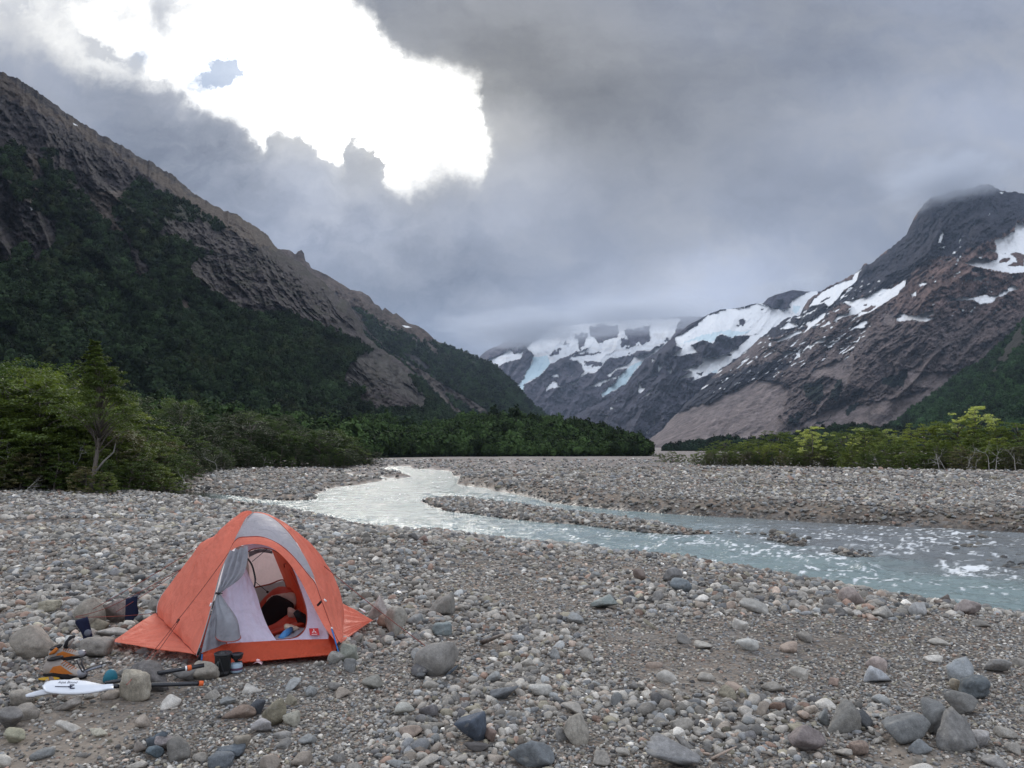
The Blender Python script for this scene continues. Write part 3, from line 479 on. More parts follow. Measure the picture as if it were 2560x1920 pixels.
TREE5 = [zc(Z4, [(165, 840), (360, 740), (370, 900), (330, 1000), (240, 960), (190, 910)]), zc(Z4, [(470, 780), (520, 765), (545, 850), (490, 980), (450, 950), (390, 940), (460, 860)]), zc(Z4, [(905, 750), (1030, 720), (1135, 650), (1140, 740), (1100, 840), (980, 840), (900, 800)]), zc(Z4, [(545, 1040), (740, 970), (680, 1020), (580, 1100)]), zc(Z4, [(260, 1200), (450, 1090), (330, 1180)]), zc(Z4, [(130, 1070), (190, 1080), (150, 1150), (20, 1210), (60, 1140)]), zc(Z4, [(640, 900), (720, 850), (740, 880), (620, 960)]), zc((1600, 1000, .434), [(230, 275), (340, 235), (520, 205), (460, 235), (330, 270)]), zc(Z4, [(1600, 760), (1750, 650), (1900, 500), (2100, 330), (2212, 200), (2600, 100), (2600, 700), (2212, 760)])]
def col_m5(U, V):
    n = fbm(U / 60 + 3, V / 40, 0, 4)
    c = rockcol(U, V, (0.185, 0.120, 0.102), 34); c = blend(c, sstep(700, 860, V + 30 * n) * 0.75, (0.165, 0.138, 0.135)); c *= (1 + 0.3 * fbm(U / 7, V / 12, 0, 3))[..., None]
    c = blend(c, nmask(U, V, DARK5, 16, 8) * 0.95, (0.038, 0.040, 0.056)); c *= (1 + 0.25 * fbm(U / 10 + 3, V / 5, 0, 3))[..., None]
    f = nmask(U, V, FAN5, 9, 9); c = blend(c, f * 0.92, (0.26, 0.212, 0.20)) * (1 + 0.12 * f * vnoise((U + V) / 9, (U - 2 * V) / 60))[..., None]
    pit = nmask(U, V, [zc(Z4, [(760, 1100), (850, 1060), (1000, 1100), (960, 1150), (860, 1180), (780, 1150)])], 9, 3); c = blend(c, pit * 0.6, (0.06, 0.05, 0.055))
    c = blend(c, nmask(U, V, TREE5, 9, 10), (0.014, 0.024, 0.018))
    zone = nmask(U, V, [[(1700, 900), (1900, 800), (2060, 745), (2150, 700), (2240, 700), (2200, 800), (2130, 880), (1990, 930), (1850, 960), (1740, 990)]], 12, 15); zz = zone * (vnoise((U * .84 - V * .54) / 24, (U * .54 + V * .84) / 4.5) + 0.5 * vnoise((U * .84 - V * .54) / 9, (U * .54 + V * .84) / 3) > 0.72)
    zr = (vnoise((U * .7 - V * .7) / 30 + 7, (U * .7 + V * .7) / 6) + 0.6 * vnoise(U / 7, V / 4) > 1.02) * (V < 790) * (U > 2330) * (V > 600); s = np.maximum(nmask(U, V, SN5, 3.0, 11), np.maximum(zz, zr)) * (1 - nmask(U, V, RK5, 3, 12)); return blend(c, s, SNOW), s
mountain('mountain_right', M5TOP, [(1560, 1124), (1700, 1120), (2900, 1110)], [(1560, 3000), (2000, 4200), (2400, 3900), (2900, 3500)], [(1560, 2600), (2200, 1900), (2900, 1800)], col_m5, amp=0.10, ang=48, an=3.2, sc=80, jag=5.0, seed=5, step=2.0, rough_mask=lambda U, V: (1 - 0.75 * nmask(U, V, SN5, 3, 11)) * (1 - 0.7 * nmask(U, V, FAN5, 9, 9)))

# --- green shoulder in front of the right mountain ---
M6TOP = [(2150, 1100), (2212, 1071), (2245, 1052), (2272, 1027), (2313, 1000), (2361, 965), (2407, 927), (2448, 908), (2470, 886), (2489, 870), (2530, 835), (2560, 794), (2650, 740), (2860, 680)]
def col_m6(U, V):
    n = fbm(U / 16 + 3, V / 8, 0, 5, .6); c = np.ones(U.shape + (3,)) * np.array([0.022, 0.036, 0.017]) * (1 + 0.7 * n)[..., None]
    rk = nmask(U, V, [zc(Z4, [(1890, 750), (1900, 700), (1980, 650), (1960, 720)]), zc(Z4, [(1980, 560), (2100, 400), (2200, 250), (2212, 420), (2080, 560), (2060, 640), (1950, 620)])], 7); c = blend(c, rk * .7, (0.07, 0.06, 0.056)); return c, rk * 0
mountain('hill_right', M6TOP, [(2150, 1128), (2900, 1130)], [(2150, 1500), (2900, 1900)], [(2150, 900), (2900, 500)], col_m6, amp=0.05, ang=30, an=3, sc=60, jag=2.5, seed=6, step=2.4)
HUMP = [(1660, 1122), (1700, 1117), (1760, 1108), (1826, 1096), (1860, 1110), (1960, 1097), (2000, 1086), (2041, 1075), (2095, 1070), (2163, 1068), (2190, 1074), (2231, 1070), (2330, 1090), (2500, 1100)]
mountain('wooded_rise_right', HUMP, [(1660, 1129), (2500, 1130)], [(1660, 900), (2500, 800)], [(1660, 700), (2500, 600)], lambda U, V: (np.ones(U.shape + (3,)) * np.array([0.014, 0.022, 0.014]), U * 0), amp=0.03, jag=1.5, seed=7)
WOOD = zc(ZB, [(-1700, 1130), (-200, 1180), (400, 1240), (600, 1300), (750, 1270), (900, 1235), (1020, 1245), (1100, 1290), (1250, 1320), (1400, 1290), (1500, 1262), (1700, 1235), (1900, 1245), (2212, 1275)]) + [(1418, 1069), (1466, 1070), (1499, 1083), (1540, 1094), (1580, 1108), (1607, 1119), (1624, 1131)]
mountain('wooded_rise_left', WOOD, [(0, 1134), (800, 1137), (1624, 1136)], [(0, 260), (1000, 520), (1624, 420)], [(0, 120), (800, 200), (1100, 300), (1624, 330)], lambda U, V: (np.ones(U.shape + (3,)) * np.array([0.010, 0.015, 0.008]), U * 0), amp=0.02, jag=1.0, seed=8)

# --- mantle of low forest on the slopes: one 'stuff' object per slope
ml, t, b = newmat('far_foliage')
ta = t.new('ShaderNodeAttribute', attribute_name='tint', attribute_type='INSTANCER'); nz = t.noise(t.new('ShaderNodeNewGeometry').outputs['Position'], 0.6, 3).outputs[0]
t.put(b.inputs['Base Color'], t.vm('SCALE', ta.outputs['Color'], scale=t.mr(nz, 0.3, 0.7, 0.7, 1.35, False))); b.inputs['Roughness'].default_value = 0.9; b.inputs['Specular IOR Level'].default_value = 0.1
M_FAR = ml
def canopy_proto(seed, n=90, tall=1.0):
    r = np.random.default_rng(seed); V = []; F = []
    for i in range(n):
        d = r.normal(size=3); d /= np.linalg.norm(d); rad = 0.5 * (0.65 + 0.35 * r.random()) * (0.75 + 0.35 * vnoise(d[0] * 2 + seed, d[1] * 2, d[2] * 2))
        c = d * rad * [1, 1, 0.85 * tall]; c[2] = c[2] * 1.0 + 0.42 * tall
        nrm = d + r.normal(size=3) * 0.45; nrm /= np.linalg.norm(nrm); a = np.cross(nrm, r.normal(size=3)); a /= np.linalg.norm(a); bb = np.cross(nrm, a); s = r.uniform(0.055, 0.115)
        k = len(V); V += [c + a * s, c + bb * s * 0.8, c - a * s, c - bb * s * 0.8]; F.append([k, k + 1, k + 2, k + 3])
    return np.array(V, float), np.array(F)
CAN = [canopy_proto(s, 230, tl) for s, tl in ((1, 1.0), (2, 1.25), (3, .9), (4, 1.4), (5, 1.0), (6, 1.1))]
def cover(name, surf, mask, n, size, tint, seed, label=None, zoff=0.0, hue=0.35):
    U, V, P = SURF[surf]; r = np.random.default_rng(seed)
    m = np.clip(mask(U, V), 0, 1) * (P[..., 1] > 30)
    f = m.ravel(); idx = r.choice(f.size, size=n, p=f / f.sum()); Q = P.reshape(-1, 3)[idx]
    Q = Q * (1 + r.normal(size=(n, 1)) * 0.002); uu, vv = U.ravel()[idx], V.ravel()[idx]
    px = Q[:, 1] / 769
    s = np.clip(size * r.lognormal(0, 0.28, n), 1.6 * px, 60)
    g = fbm(uu / 22, vv / 16, 0, 4) ; br = np.clip(1 + 1.1 * g + r.normal(size=n) * 0.30, 0.35, 2.6)
    T = np.array(tint)[None] * br[:, None]; au = sstep(0.15, 0.55, fbm(uu / 60 + 3, vv / 40 + 3, 0, 3) + 0.15 * r.normal(size=n)) * hue; T = T * (1 - au[:, None]) + T * [1.5, 0.85, 0.7] * au[:, None]
    Q[:, 2] += zoff - 0.15 * s
    o = scatter(name, CAN, 6, Q, np.c_[r.normal(size=n) * .12, r.normal(size=n) * .12, r.uniform(0, 6.28, n)], np.c_[s, s, s * r.uniform(0.8, 1.25, n)], T, r.integers(0, 6, n), M_FAR)
    tag(o, label, 'forest', kind='stuff'); return o
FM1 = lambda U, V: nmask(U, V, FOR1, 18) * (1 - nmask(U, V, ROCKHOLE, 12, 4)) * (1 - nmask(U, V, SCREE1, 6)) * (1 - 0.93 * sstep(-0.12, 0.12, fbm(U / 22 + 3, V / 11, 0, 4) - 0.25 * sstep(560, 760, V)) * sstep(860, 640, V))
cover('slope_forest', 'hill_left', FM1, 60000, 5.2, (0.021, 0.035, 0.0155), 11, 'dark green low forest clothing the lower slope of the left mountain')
FM2 = lambda U, V: nmask(U, V, FOR2, 14) * (1 - nmask(U, V, SCREE2, 5)) * (1 - nmask(U, V, CL2, 8))
cover('slope_forest', 'hill_left_behind', FM2, 16000, 8, (0.024, 0.042, 0.017), 12, 'green scrub on the far left mountain beyond the pale scree chute', hue=0.1)
cover('slope_forest', 'hill_right', lambda U, V: 1.0 - nmask(U, V, [zc(Z4, [(1890, 750), (1900, 700), (1980, 650), (1960, 720)]), zc(Z4, [(1980, 560), (2100, 400), (2200, 250), (2212, 420), (2080, 560), (2060, 640), (1950, 620)])], 7), 15000, 6.5, (0.032, 0.064, 0.024), 13, 'dense green forest on the shoulder below the right mountain', hue=0.0)
cover('slope_forest', 'wooded_rise_right', lambda U, V: 1.0 + 0 * U, 6000, 5, (0.016, 0.030, 0.016), 14, 'dark wood on the low rise behind the bright right bushes', hue=0.0)
cover('valley_wood', 'wooded_rise_left', lambda U, V: 1.0 + 0 * U, 20000, 4.2, (0.032, 0.054, 0.017), 15, 'dark green wood covering the low valley floor beyond the river bend', hue=0.05)
# ------------------------------------------------------------------ river bed, gravel bars, water
ZW = -0.45
ZR = (480, 1140, .452); ZS = (1600, 1000, .434)
def wp(pts):                                           # traced waterline -> ground plan on the water level
    p = np.array(pts, float); q = on(p[:, 0], p[:, 1], ZW); return q[:, :2]
def smooth_poly(P, k=3, amp=0.25, seed=0):             # rounder, slightly ragged outline
    P = np.asarray(P, float); 
    for _ in range(k):
        Q = np.roll(P, -1, 0); P = np.stack([P * .75 + Q * .25, P * .25 + Q * .75], 1).reshape(-1, 2)
    d = np.minimum(1, np.hypot(P[:, 0], P[:, 1]) / 40)
    P[:, 0] += amp * d * fbm(P[:, 0] * 1.1 + seed, P[:, 1] * .7, 0, 3); P[:, 1] += amp * d * fbm(P[:, 0] * 1.1 + 9 + seed, P[:, 1] * .7 + 5, 0, 3)
    return P
NEARB = [(3300, 1640), (2900, 1560), (2720, 1530), (2600, 1512), (2505, 1496), (2416, 1484), (2338, 1474), (2251, 1455), (2142, 1441), (2077, 1430), (1925, 1407), (1843, 1398), (1774, 1384), (1708, 1372), (1600, 1369), (1480, 1346), (1339, 1341), (1203, 1323), (1068, 1315), (932, 1302), (864, 1299), (796, 1287), (706, 1273), (661, 1269), (607, 1261), (520, 1250), (440, 1242), (400, 1236), (332, 1230)]
def nb(pts, z=-0.12, push=0.75):
    p = np.array(pts, float); q = on(p[:, 0], p[:, 1], z)[:, :2]; L = np.hypot(q[:, 0], q[:, 1])[:, None]; return q * (1 + push / L)
MAIN = wp([(952, 1169), (1000, 1166), (1027, 1165), (1022, 1172), (1135, 1177), (1126, 1187), (1153, 1194), (1133, 1212), (1203, 1219), (1275, 1233), (1339, 1248), (1480, 1269)] +
          [(1600, 1281), (1774, 1290), (1947, 1300), (2164, 1312), (2381, 1322), (2560, 1332), (2900, 1350), (3300, 1372)]) 
MAIN = np.vstack([MAIN, nb(NEARB[:-9]), wp(NEARB[-8:]), wp([(345, 1224), (506, 1229), (570, 1240), (674, 1250), (769, 1252), (796, 1243), (805, 1225), (864, 1215), (959, 1203), (1000, 1199), (1032, 1190), (1000, 1182), (975, 1179), (940, 1177), (960, 1173)])])
STRIPS = [wp([(815, 1182), (850, 1183), (940, 1192), (1005, 1196), (1005, 1202), (930, 1199), (860, 1191), (820, 1187)]), wp([(826, 1173), (900, 1176), (985, 1177), (985, 1180), (890, 1180), (830, 1176)]),
          wp([(1174, 1176), (1275, 1169), (1325, 1169), (1480, 1168.5), (1640, 1166), (1640, 1169), (1480, 1173), (1370, 1176), (1275, 1181), (1268, 1178), (1330, 1174), (1240, 1175), (1190, 1179)]), wp([(1221, 1155), (1280, 1155), (1285, 1157), (1220, 1157)]),
          wp([(1310, 1152.5), (1335, 1152.5), (1330, 1155), (1312, 1155)]), wp([(1415, 1163), (1505, 1161), (1512, 1166), (1440, 1166)]), wp([(1480, 1151), (1575, 1150), (1575, 1152), (1500, 1153.5)]), wp([(1390, 1153), (1412, 1153), (1412, 1155), (1390, 1155)])]
ISLES = [np.vstack([nb([(1059, 1244), (1113, 1241), (1180, 1245), (1248, 1252), (1384, 1270), (1480, 1283), (1600, 1300), (1661, 1306), (1708, 1321), (1787, 1329)], -0.37, 0.35), wp([(1760, 1336), (1730, 1338), (1600, 1332), (1480, 1315), (1316, 1303), (1203, 1288), (1100, 1276), (1059, 1262)])]),
         wp([(1921, 1334), (1960, 1331), (2000, 1346), (2015, 1366), (1975, 1367), (1930, 1352)]), wp([(2090, 1374), (2140, 1380), (2192, 1396), (2150, 1396), (2100, 1386)])]
MAIN = smooth_poly(MAIN, 2, 0.5, 1); STRIPS = [smooth_poly(s, 2, 0.8, 2) for s in STRIPS]; ISLES = [smooth_poly(s, 2, 0.35, 3) for s in ISLES]
def water_sd(x, y):                                    # > 0 on land: metres to the nearest water; < 0 in the water
    ins = inpoly(x, y, MAIN); d = pdist(x, y, MAIN)
    sd = np.where(ins, -d, d)
    for s in STRIPS: q = pdist(x, y, s); sd = np.minimum(sd, np.where(inpoly(x, y, s), -q, q))
    for s in ISLES: q = pdist(x, y, s); sd = np.maximum(sd, np.where(inpoly(x, y, s), q, -q))
    return sd
def line_side(x, y):                                   # 1 on the far right bank of the river
    L = wp([(1133, 1195), (1203, 1232), (1480, 1290), (1774, 1306), (2164, 1345), (2560, 1400), (3300, 1470)])
    o = np.argsort(L[:, 0]); return (y > np.interp(x, L[o, 0], L[o, 1])) & (x > L[:, 0].min())
def ground_parts(x, y):
    sd = water_sd(x, y); r = np.hypot(x, y); far = line_side(x, y)
    near_y = np.interp(np.arctan2(x, y), [-1.2, -0.34, -0.1, 0.6], [26, 27, 18, 14])
    isl = np.zeros(np.shape(x), bool)
    for s in ISLES: isl |= inpoly(x, y, s)
    H = np.where(far, 0.50 + 0.12 * sstep(28, 45, r), 0.45)
    H = np.where(~far & (y > near_y) & (sd > 0), 0.30, H); H = np.where(isl, 0.11, H); H = np.where(r > 75, np.minimum(H, 0.33), H)
    sl = np.where(far & (r < 60), 0.85, 0.34); sl = np.where(isl, 0.28, sl)
    e = np.clip(sd, -3, 60)
    h = ZW + np.where(e > 0, H * (1 - np.exp(-e * sl / H)), np.maximum(e * 0.3, -0.5))
    return h, sd, far, isl, r
def ground_z(x, y):
    x, y = np.broadcast_arrays(np.asarray(x, float), np.asarray(y, float))
    h, sd, far, isl, r = ground_parts(x, y)
    am = 0.015 + 0.05 * sstep(6, 14, r); h = h + am * fbm(x * 0.35, y * 0.35, 0, 4) * sstep(-0.2, 1.0, sd) + 0.010 * fbm(x * 2.1, y * 2.1, 0, 3)
    h = np.where(far, h + 0.10 * fbm(x * 0.11 + 3, y * 0.13, 0, 4) * sstep(1.5, 5, sd), h)
    bush = (r > 20) & (np.arctan2(x, y) < -0.30) & (sd > 3); h = h + np.where(bush, 0.12 * sstep(3, 8, sd), 0)
    return h + np.maximum(0, r - 330) * 0.0078
# adaptive ground sheet: fine near the eye, coarse towards the horizon
az = np.concatenate([np.linspace(-180, -50, 40)[:-1], np.linspace(-50, 50, 1050), np.linspace(50, 180, 40)[1:]]) * math.pi / 180
inv = np.concatenate([np.linspace(1 / 0.4, 1 / 2.0, 30)[:-1], np.linspace(1 / 2.0, 1 / 350, 560)[:-1], 1 / np.geomspace(350, 9000, 60)])
rr = 1 / inv; A, RR = np.meshgrid(az, rr); GX = RR * np.sin(A); GY = RR * np.cos(A)
GZ = ground_z(GX, GY); hp, sdg, farg, islg, rg = ground_parts(GX, GY)
mg, t, b = newmat('gravel_ground')
ge = t.new('ShaderNodeNewGeometry'); pos = ge.outputs['Position']; at1 = t.new('ShaderNodeAttribute', attribute_name='Col'); wet = t.new('ShaderNodeAttribute', attribute_name='wet').outputs['Fac']; dst = t.new('ShaderNodeAttribute', attribute_name='dist').outputs['Fac']
sandy = t.new('ShaderNodeAttribute', attribute_name='sand').outputs['Fac']
p2 = t.vm('MULTIPLY', pos, (1, 1, 0.4))
va = t.vor(p2, 62.0); vb = t.vor(p2, 24.0); vc = t.vor(p2, 7.0); vd = t.vor(t.vm('MULTIPLY', pos, (1, .6, 0.4)), 2.2)
def stonecol(v, lo, hi):
    rnd = t.xyz(v.outputs['Color']); k = t.mr(rnd[0], 0, 1, lo, hi, False)
    tint = t.ramp(rnd[1], [(0.0, (1.12, 1.0, .88)), (0.3, (1.0, 1.0, 1.0)), (0.55, (0.9, .98, 1.1)), (0.8, (1.15, .98, .86)), (1.0, (0.85, .87, .9))])
    return t.vm('SCALE', tint, scale=k)
nearf = t.mr(dst, 4, 12, 1, 0); midf = t.mr(dst, 12, 40, 1, 0); 
sc1 = stonecol(va, 0.55, 1.4); sc2 = stonecol(vb, 0.6, 1.35); sc3 = stonecol(vc, 0.55, 1.5); sc4 = stonecol(vd, 0.7, 1.3)
cs = t.mix(nearf, t.mix(midf, t.vm('MULTIPLY', sc3, sc4), t.vm('MULTIPLY', sc2, sc3)), t.vm('MULTIPLY', sc1, t.mix(0.5, sc2, (1, 1, 1, 1))))
soil = t.noise(pos, 3.0, 8, 0.7).outputs[0]
cs = t.mix(t.m('MULTIPLY', sandy, 0.8), cs, t.comb(*[t.mr(soil, .3, .7, .85, 1.15, False)] * 3))
colr = t.vm('MULTIPLY', at1.outputs['Color'], cs)
colr = t.vm('SCALE', colr, scale=t.mr(wet, 0, 1, 1.0, 0.42, False))
t.put(b.inputs['Base Color'], colr); t.put(b.inputs['Roughness'], t.mr(wet, 0, 1, 0.9, 0.35, False)); b.inputs['Specular IOR Level'].default_value = 0.3
hgt = t.m('ADD', t.m('MULTIPLY', t.m('SUBTRACT', 0.6, va.outputs['Distance']), t.m('MULTIPLY', nearf, 0.010)), t.m('MULTIPLY', t.m('SUBTRACT', 0.6, vb.outputs['Distance']), t.m('MULTIPLY', midf, 0.025)))
hgt = t.m('ADD', hgt, t.m('MULTIPLY', t.m('SUBTRACT', 0.6, vc.outputs['Distance']), t.mr(dst, 6, 30, 0.0, 0.09)))
hgt = t.m('MULTIPLY', hgt, t.m('SUBTRACT', 1.0, t.m('MULTIPLY', sandy, 0.85)))
hgt = t.m('ADD', hgt, t.m('MULTIPLY', soil, 0.004)); t.put(b.inputs['Normal'], t.bump(hgt, 1.0, 1.0))
ang_ = np.arctan2(GX, GY)
base = np.ones(GX.shape + (3,)) * np.array([0.172, 0.157, 0.138])
base *= (1 + 0.18 * fbm(GX * .3, GY * .3, 0, 4))[..., None]
sandm = sstep(0.24, 0.48, fbm(GX * 0.75 + 3, GY * 0.75, 0, 4)) * sstep(7, 4.5, rg)
sandm = np.maximum(sandm, 0.7 * sstep(0.15, 0.4, fbm(GX * 0.12 + 8, GY * 0.2, 0, 4)) * farg * sstep(2, 5, sdg))
cutb = farg * sstep(0.15, 0.4, sdg) * sstep(1.6, 0.9, sdg) * (rg < 60); base = blend(base, cutb * 0.8, (0.105, 0.088, 0.072)); sandm = np.maximum(sandm, cutb * 0.6)
base = blend(base, sandm * 0.6, (0.27, 0.225, 0.18)); base = blend(base, sstep(30, 90, rg) * 0.75, (0.215, 0.20, 0.19))
moss = farg * sstep(0.35, 0.5, fbm(GX * .5 + 77, GY * 1.2, 0, 3)) * sstep(2, 4, sdg) * (rg < 70); base = blend(base, moss * .6, (0.17, 0.15, 0.06))
leaf = (sdg > 1.5) * sstep(-0.40, -0.47, ang_) * sstep(31, 35, rg); base = blend(base, leaf * .9, (0.05, 0.045, 0.03))
wetm = sstep(0.22, -0.02, sdg)
g = mesh('ground', np.stack([GX, GY, GZ], -1).reshape(-1, 3), grid_faces(*GX.shape), mg, col=base.reshape(-1, 3), attrs={'wet': wetm, 'dist': rg, 'sand': sandm})
tag(g, kind='structure')

# water surface
waz = np.linspace(-60, 60, 1000) * math.pi / 180; wr = 1 / np.linspace(1 / 6.5, 1 / 260, 620)
A, RR = np.meshgrid(waz, wr); WX = RR * np.sin(A); WY = RR * np.cos(A); wsd = water_sd(WX, WY)
fl = np.array([0.93, -0.37])                           # main flow direction on the right
cx = WX * fl[0] + WY * fl[1]; cyy = -WX * fl[1] + WY * fl[0]
turb = sstep(0.0, 0.35, fbm(cx * 0.12 + 4, cyy * 0.3, 0, 3) + 0.15)
rap = np.zeros(WX.shape)
for (u, v, ru, rv, k) in [(1760, 1350, 260, 22, .7), (2200, 1385, 300, 45, 1.0), (2420, 1420, 130, 30, 1.0), (2300, 1360, 200, 30, .8), (1950, 1385, 200, 20, .7), (2480, 1390, 150, 40, .7), (2150, 1345, 160, 16, .6), (2300, 1440, 200, 14, .5)]:
    c = on(u, v, ZW); X0, Z0 = XZ(u, v); uu = CU + FPX * WX / WY; vv = 1131 + FPX * (EYE - ZW) / WY
    rap = np.maximum(rap, k * np.exp(-((uu - u) / ru) ** 2 - ((vv - v) / rv) ** 2))
res = RR * RR / (769 * 2.05)
ca, sa = 0.8, 0.6
hw = 0.045 * (ridged(cx * 0.8 + .3 * vnoise(cx, cyy), cyy * 1.3, 2)) + 0.045 * ridged(cx * 2.0 + 7, cyy * 2.8, 3) * np.exp(-res * 2) + 0.018 * fbm(cx * 7, cyy * 10, 0, 2) * np.exp(-res * 8)
hw = hw * (0.55 + 0.9 * rap + 0.25 * turb) * sstep(0.0, 0.4, -wsd)
hw *= 1 - 0.85 * sstep(-0.345, -0.385, np.arctan2(WX, WY)) 
foam_glint = sstep(0.33, 0.50, rap * 0.20 + 0.40 * ridged(cx * 5.5 + 3, cyy * 3.6, 3, 0.6) + 0.60 * fbm(cx * 11, cyy * 7, 0, 3, 0.6)) * sstep(0.03, 0.3, rap + 0.16 * turb) * sstep(-0.2, 0.2, fbm(cx * .8, cyy * 1.2, 0, 3) + 0.15)  # whitewater, plus sun sparkle painted on as small white dashes
shal = sstep(0.35, -0.5, (WX * 0.0 + (1131 + FPX * (EYE - ZW) / WY) - np.interp(CU + FPX * WX / WY, [1500, 1700, 1900, 2100, 2300, 2560, 3300], [1290, 1345, 1370, 1393, 1425, 1462, 1580])) / 60.0 + 0.25 * fbm(cx * .5, cyy * 2, 0, 4)) * sstep(1560, 2050, CU + FPX * WX / WY)
keep = (wsd < 0.9); F = grid_faces(*WX.shape); kf = keep.ravel()[F].any(1); F = F[kf]
used = np.unique(F); mp = np.zeros(WX.size, np.int64); mp[used] = np.arange(len(used)); F = mp[F]
mw, t, b = newmat('river_water')
ge = t.new('ShaderNodeNewGeometry'); pos = ge.outputs['Position']; fo = t.new('ShaderNodeAttribute', attribute_name='foam_glint').outputs['Fac']; sh = t.new('ShaderNodeAttribute', attribute_name='shallow').outputs['Fac']
dd = t.new('ShaderNodeAttribute', attribute_name='dist').outputs['Fac']
mpn = t.new('ShaderNodeMapping'); mpn.inputs['Rotation'].default_value = (0, 0, R(22)); mpn.inputs['Scale'].default_value = (0.7, 1.6, 1.0); t.l.new(pos, mpn.inputs[0]); fp = mpn.outputs[0]
w_a = t.noise(fp, 3.2, 3, 0.55, 0.5).outputs[0]; w_b = t.noise(fp, 11.0, 4, 0.6, 0.3).outputs[0]; w_c = t.noise(fp, 1.1, 3, .5, .4).outputs[0]
calm = t.new('ShaderNodeAttribute', attribute_name='calm').outputs['Fac']; act = t.m('SUBTRACT', 1.0, t.m('MULTIPLY', calm, 0.93))
hh = t.m('ADD', t.m('ADD', t.m('MULTIPLY', w_a, 0.11), t.m('MULTIPLY', w_b, 0.030)), t.m('MULTIPLY', w_c, t.mr(dd, 10, 40, 0.0, 0.36)))
hh = t.m('MULTIPLY', hh, act)
t.put(b.inputs['Normal'], t.bump(hh, 1.0, 1.0))
milk = t.mix(t.noise(fp, 0.6, 4, .6).outputs[0], (0.165, 0.222, 0.220, 1), (0.26, 0.325, 0.318, 1))
milk = t.mix(t.m('MULTIPLY', sh, 0.85), milk, (0.165, 0.168, 0.17, 1)); milk = t.mix(calm, milk, (0.02, 0.022, 0.012, 1)); milk = t.mix(fo, milk, (0.8, 0.82, 0.83, 1))
t.put(b.inputs['Base Color'], milk); t.put(b.inputs['Roughness'], t.mr(fo, 0, 1, 0.10, 0.6, False)); b.inputs['IOR'].default_value = 1.333
calmv = sstep(-0.345, -0.385, np.arctan2(WX, WY)) * sstep(0, 1, WX * 0 + 1)
W3 = np.stack([WX, WY, ZW + hw], -1).reshape(-1, 3)[used]
wo_ = mesh('river', W3, F, mw, attrs={'foam_glint': foam_glint.ravel()[used], 'shallow': shal.ravel()[used], 'dist': RR.ravel()[used], 'calm': calmv.ravel()[used]})
tag(wo_, kind='structure')

# ------------------------------------------------------------------ stones
def stone_mat(name, inst):
    m, t, b = newmat(name)
    if inst: tcol = t.new('ShaderNodeAttribute', attribute_name='tint', attribute_type='INSTANCER').outputs['Color']
    else: tcol = t.new('ShaderNodeObjectInfo').outputs['Color']
    ge = t.new('ShaderNodeNewGeometry'); pos = ge.outputs['Position']; ob = t.new('ShaderNodeTexCoord').outputs['Object']
    wv_ = t.noise(ob, 4.0, 3).outputs['Color']; st = t.new('ShaderNodeTexWave'); t.put(st.inputs['Vector'], t.vm('ADD', ob, t.vm('SCALE', wv_, scale=0.5))); st.inputs['Scale'].default_value = 1.6; st.inputs['Distortion'].default_value = 4
    n1 = t.noise(pos, 26.0, 8, 0.72).outputs[0]; n2 = t.noise(pos, 150.0, 4, 0.7).outputs[0]; n3 = t.noise(pos, 7.0, 4, 0.6).outputs[0]
    rn = t.new('ShaderNodeObjectInfo').outputs['Random']
    k = t.m('MULTIPLY', t.mr(n1, 0.3, 0.7, 0.66, 1.34, False), t.m('MULTIPLY', t.mr(n2, 0.3, 0.7, 0.78, 1.22, False), t.mr(n3, .3, .7, .85, 1.15, False)))
    k = t.m('MULTIPLY', k, t.m('ADD', 1.0, t.m('MULTIPLY', t.m('SUBTRACT', st.outputs['Fac'], 0.5), t.mr(rn, 0.6, 1.0, 0.0, 0.22))))
    lich = t.mr(t.noise(t.vm('ADD', pos, (9, 4, 2)), 16.0, 5, 0.6).outputs[0], 0.60, 0.66, 0, 0.30)
    c = t.vm('SCALE', tcol, scale=k); c = t.mix(lich, c, (0.36, 0.34, 0.30, 1))
    nz = t.xyz(ge.outputs['Normal'])[2]
    t.put(b.inputs['Base Color'], c); b.inputs['Roughness'].default_value = 0.82; b.inputs['Specular IOR Level'].default_value = 0.28
    t.put(b.inputs['Normal'], t.bump(t.m('ADD', n1, t.m('MULTIPLY', n2, 0.35)), 0.006, 0.8)); return m
M_ST = stone_mat('river_stone', False); M_GR = stone_mat('river_gravel', True)
GPAL = np.array([(0.235, 0.222, 0.205), (0.285, 0.270, 0.248), (0.185, 0.180, 0.175), (0.33, 0.315, 0.29), (0.245, 0.215, 0.188), (0.285, 0.232, 0.198), (0.185, 0.192, 0.202), (0.115, 0.114, 0.118), (0.225, 0.234, 0.238), (0.45, 0.435, 0.41), (0.265, 0.245, 0.195), (0.25, 0.175, 0.142)])
GPAL = GPAL * [1.14, 1.11, 1.06]
GPW = np.array([18, 16, 14, 10, 8, 5, 9, 6, 8, 3.5, 5, 2.5]); GPW = GPW / GPW.sum()
BIG = []                                               # (x, y, radius) kept free of gravel: filled by boulders and camp gear
BLOCK = []                                             # polygons kept free
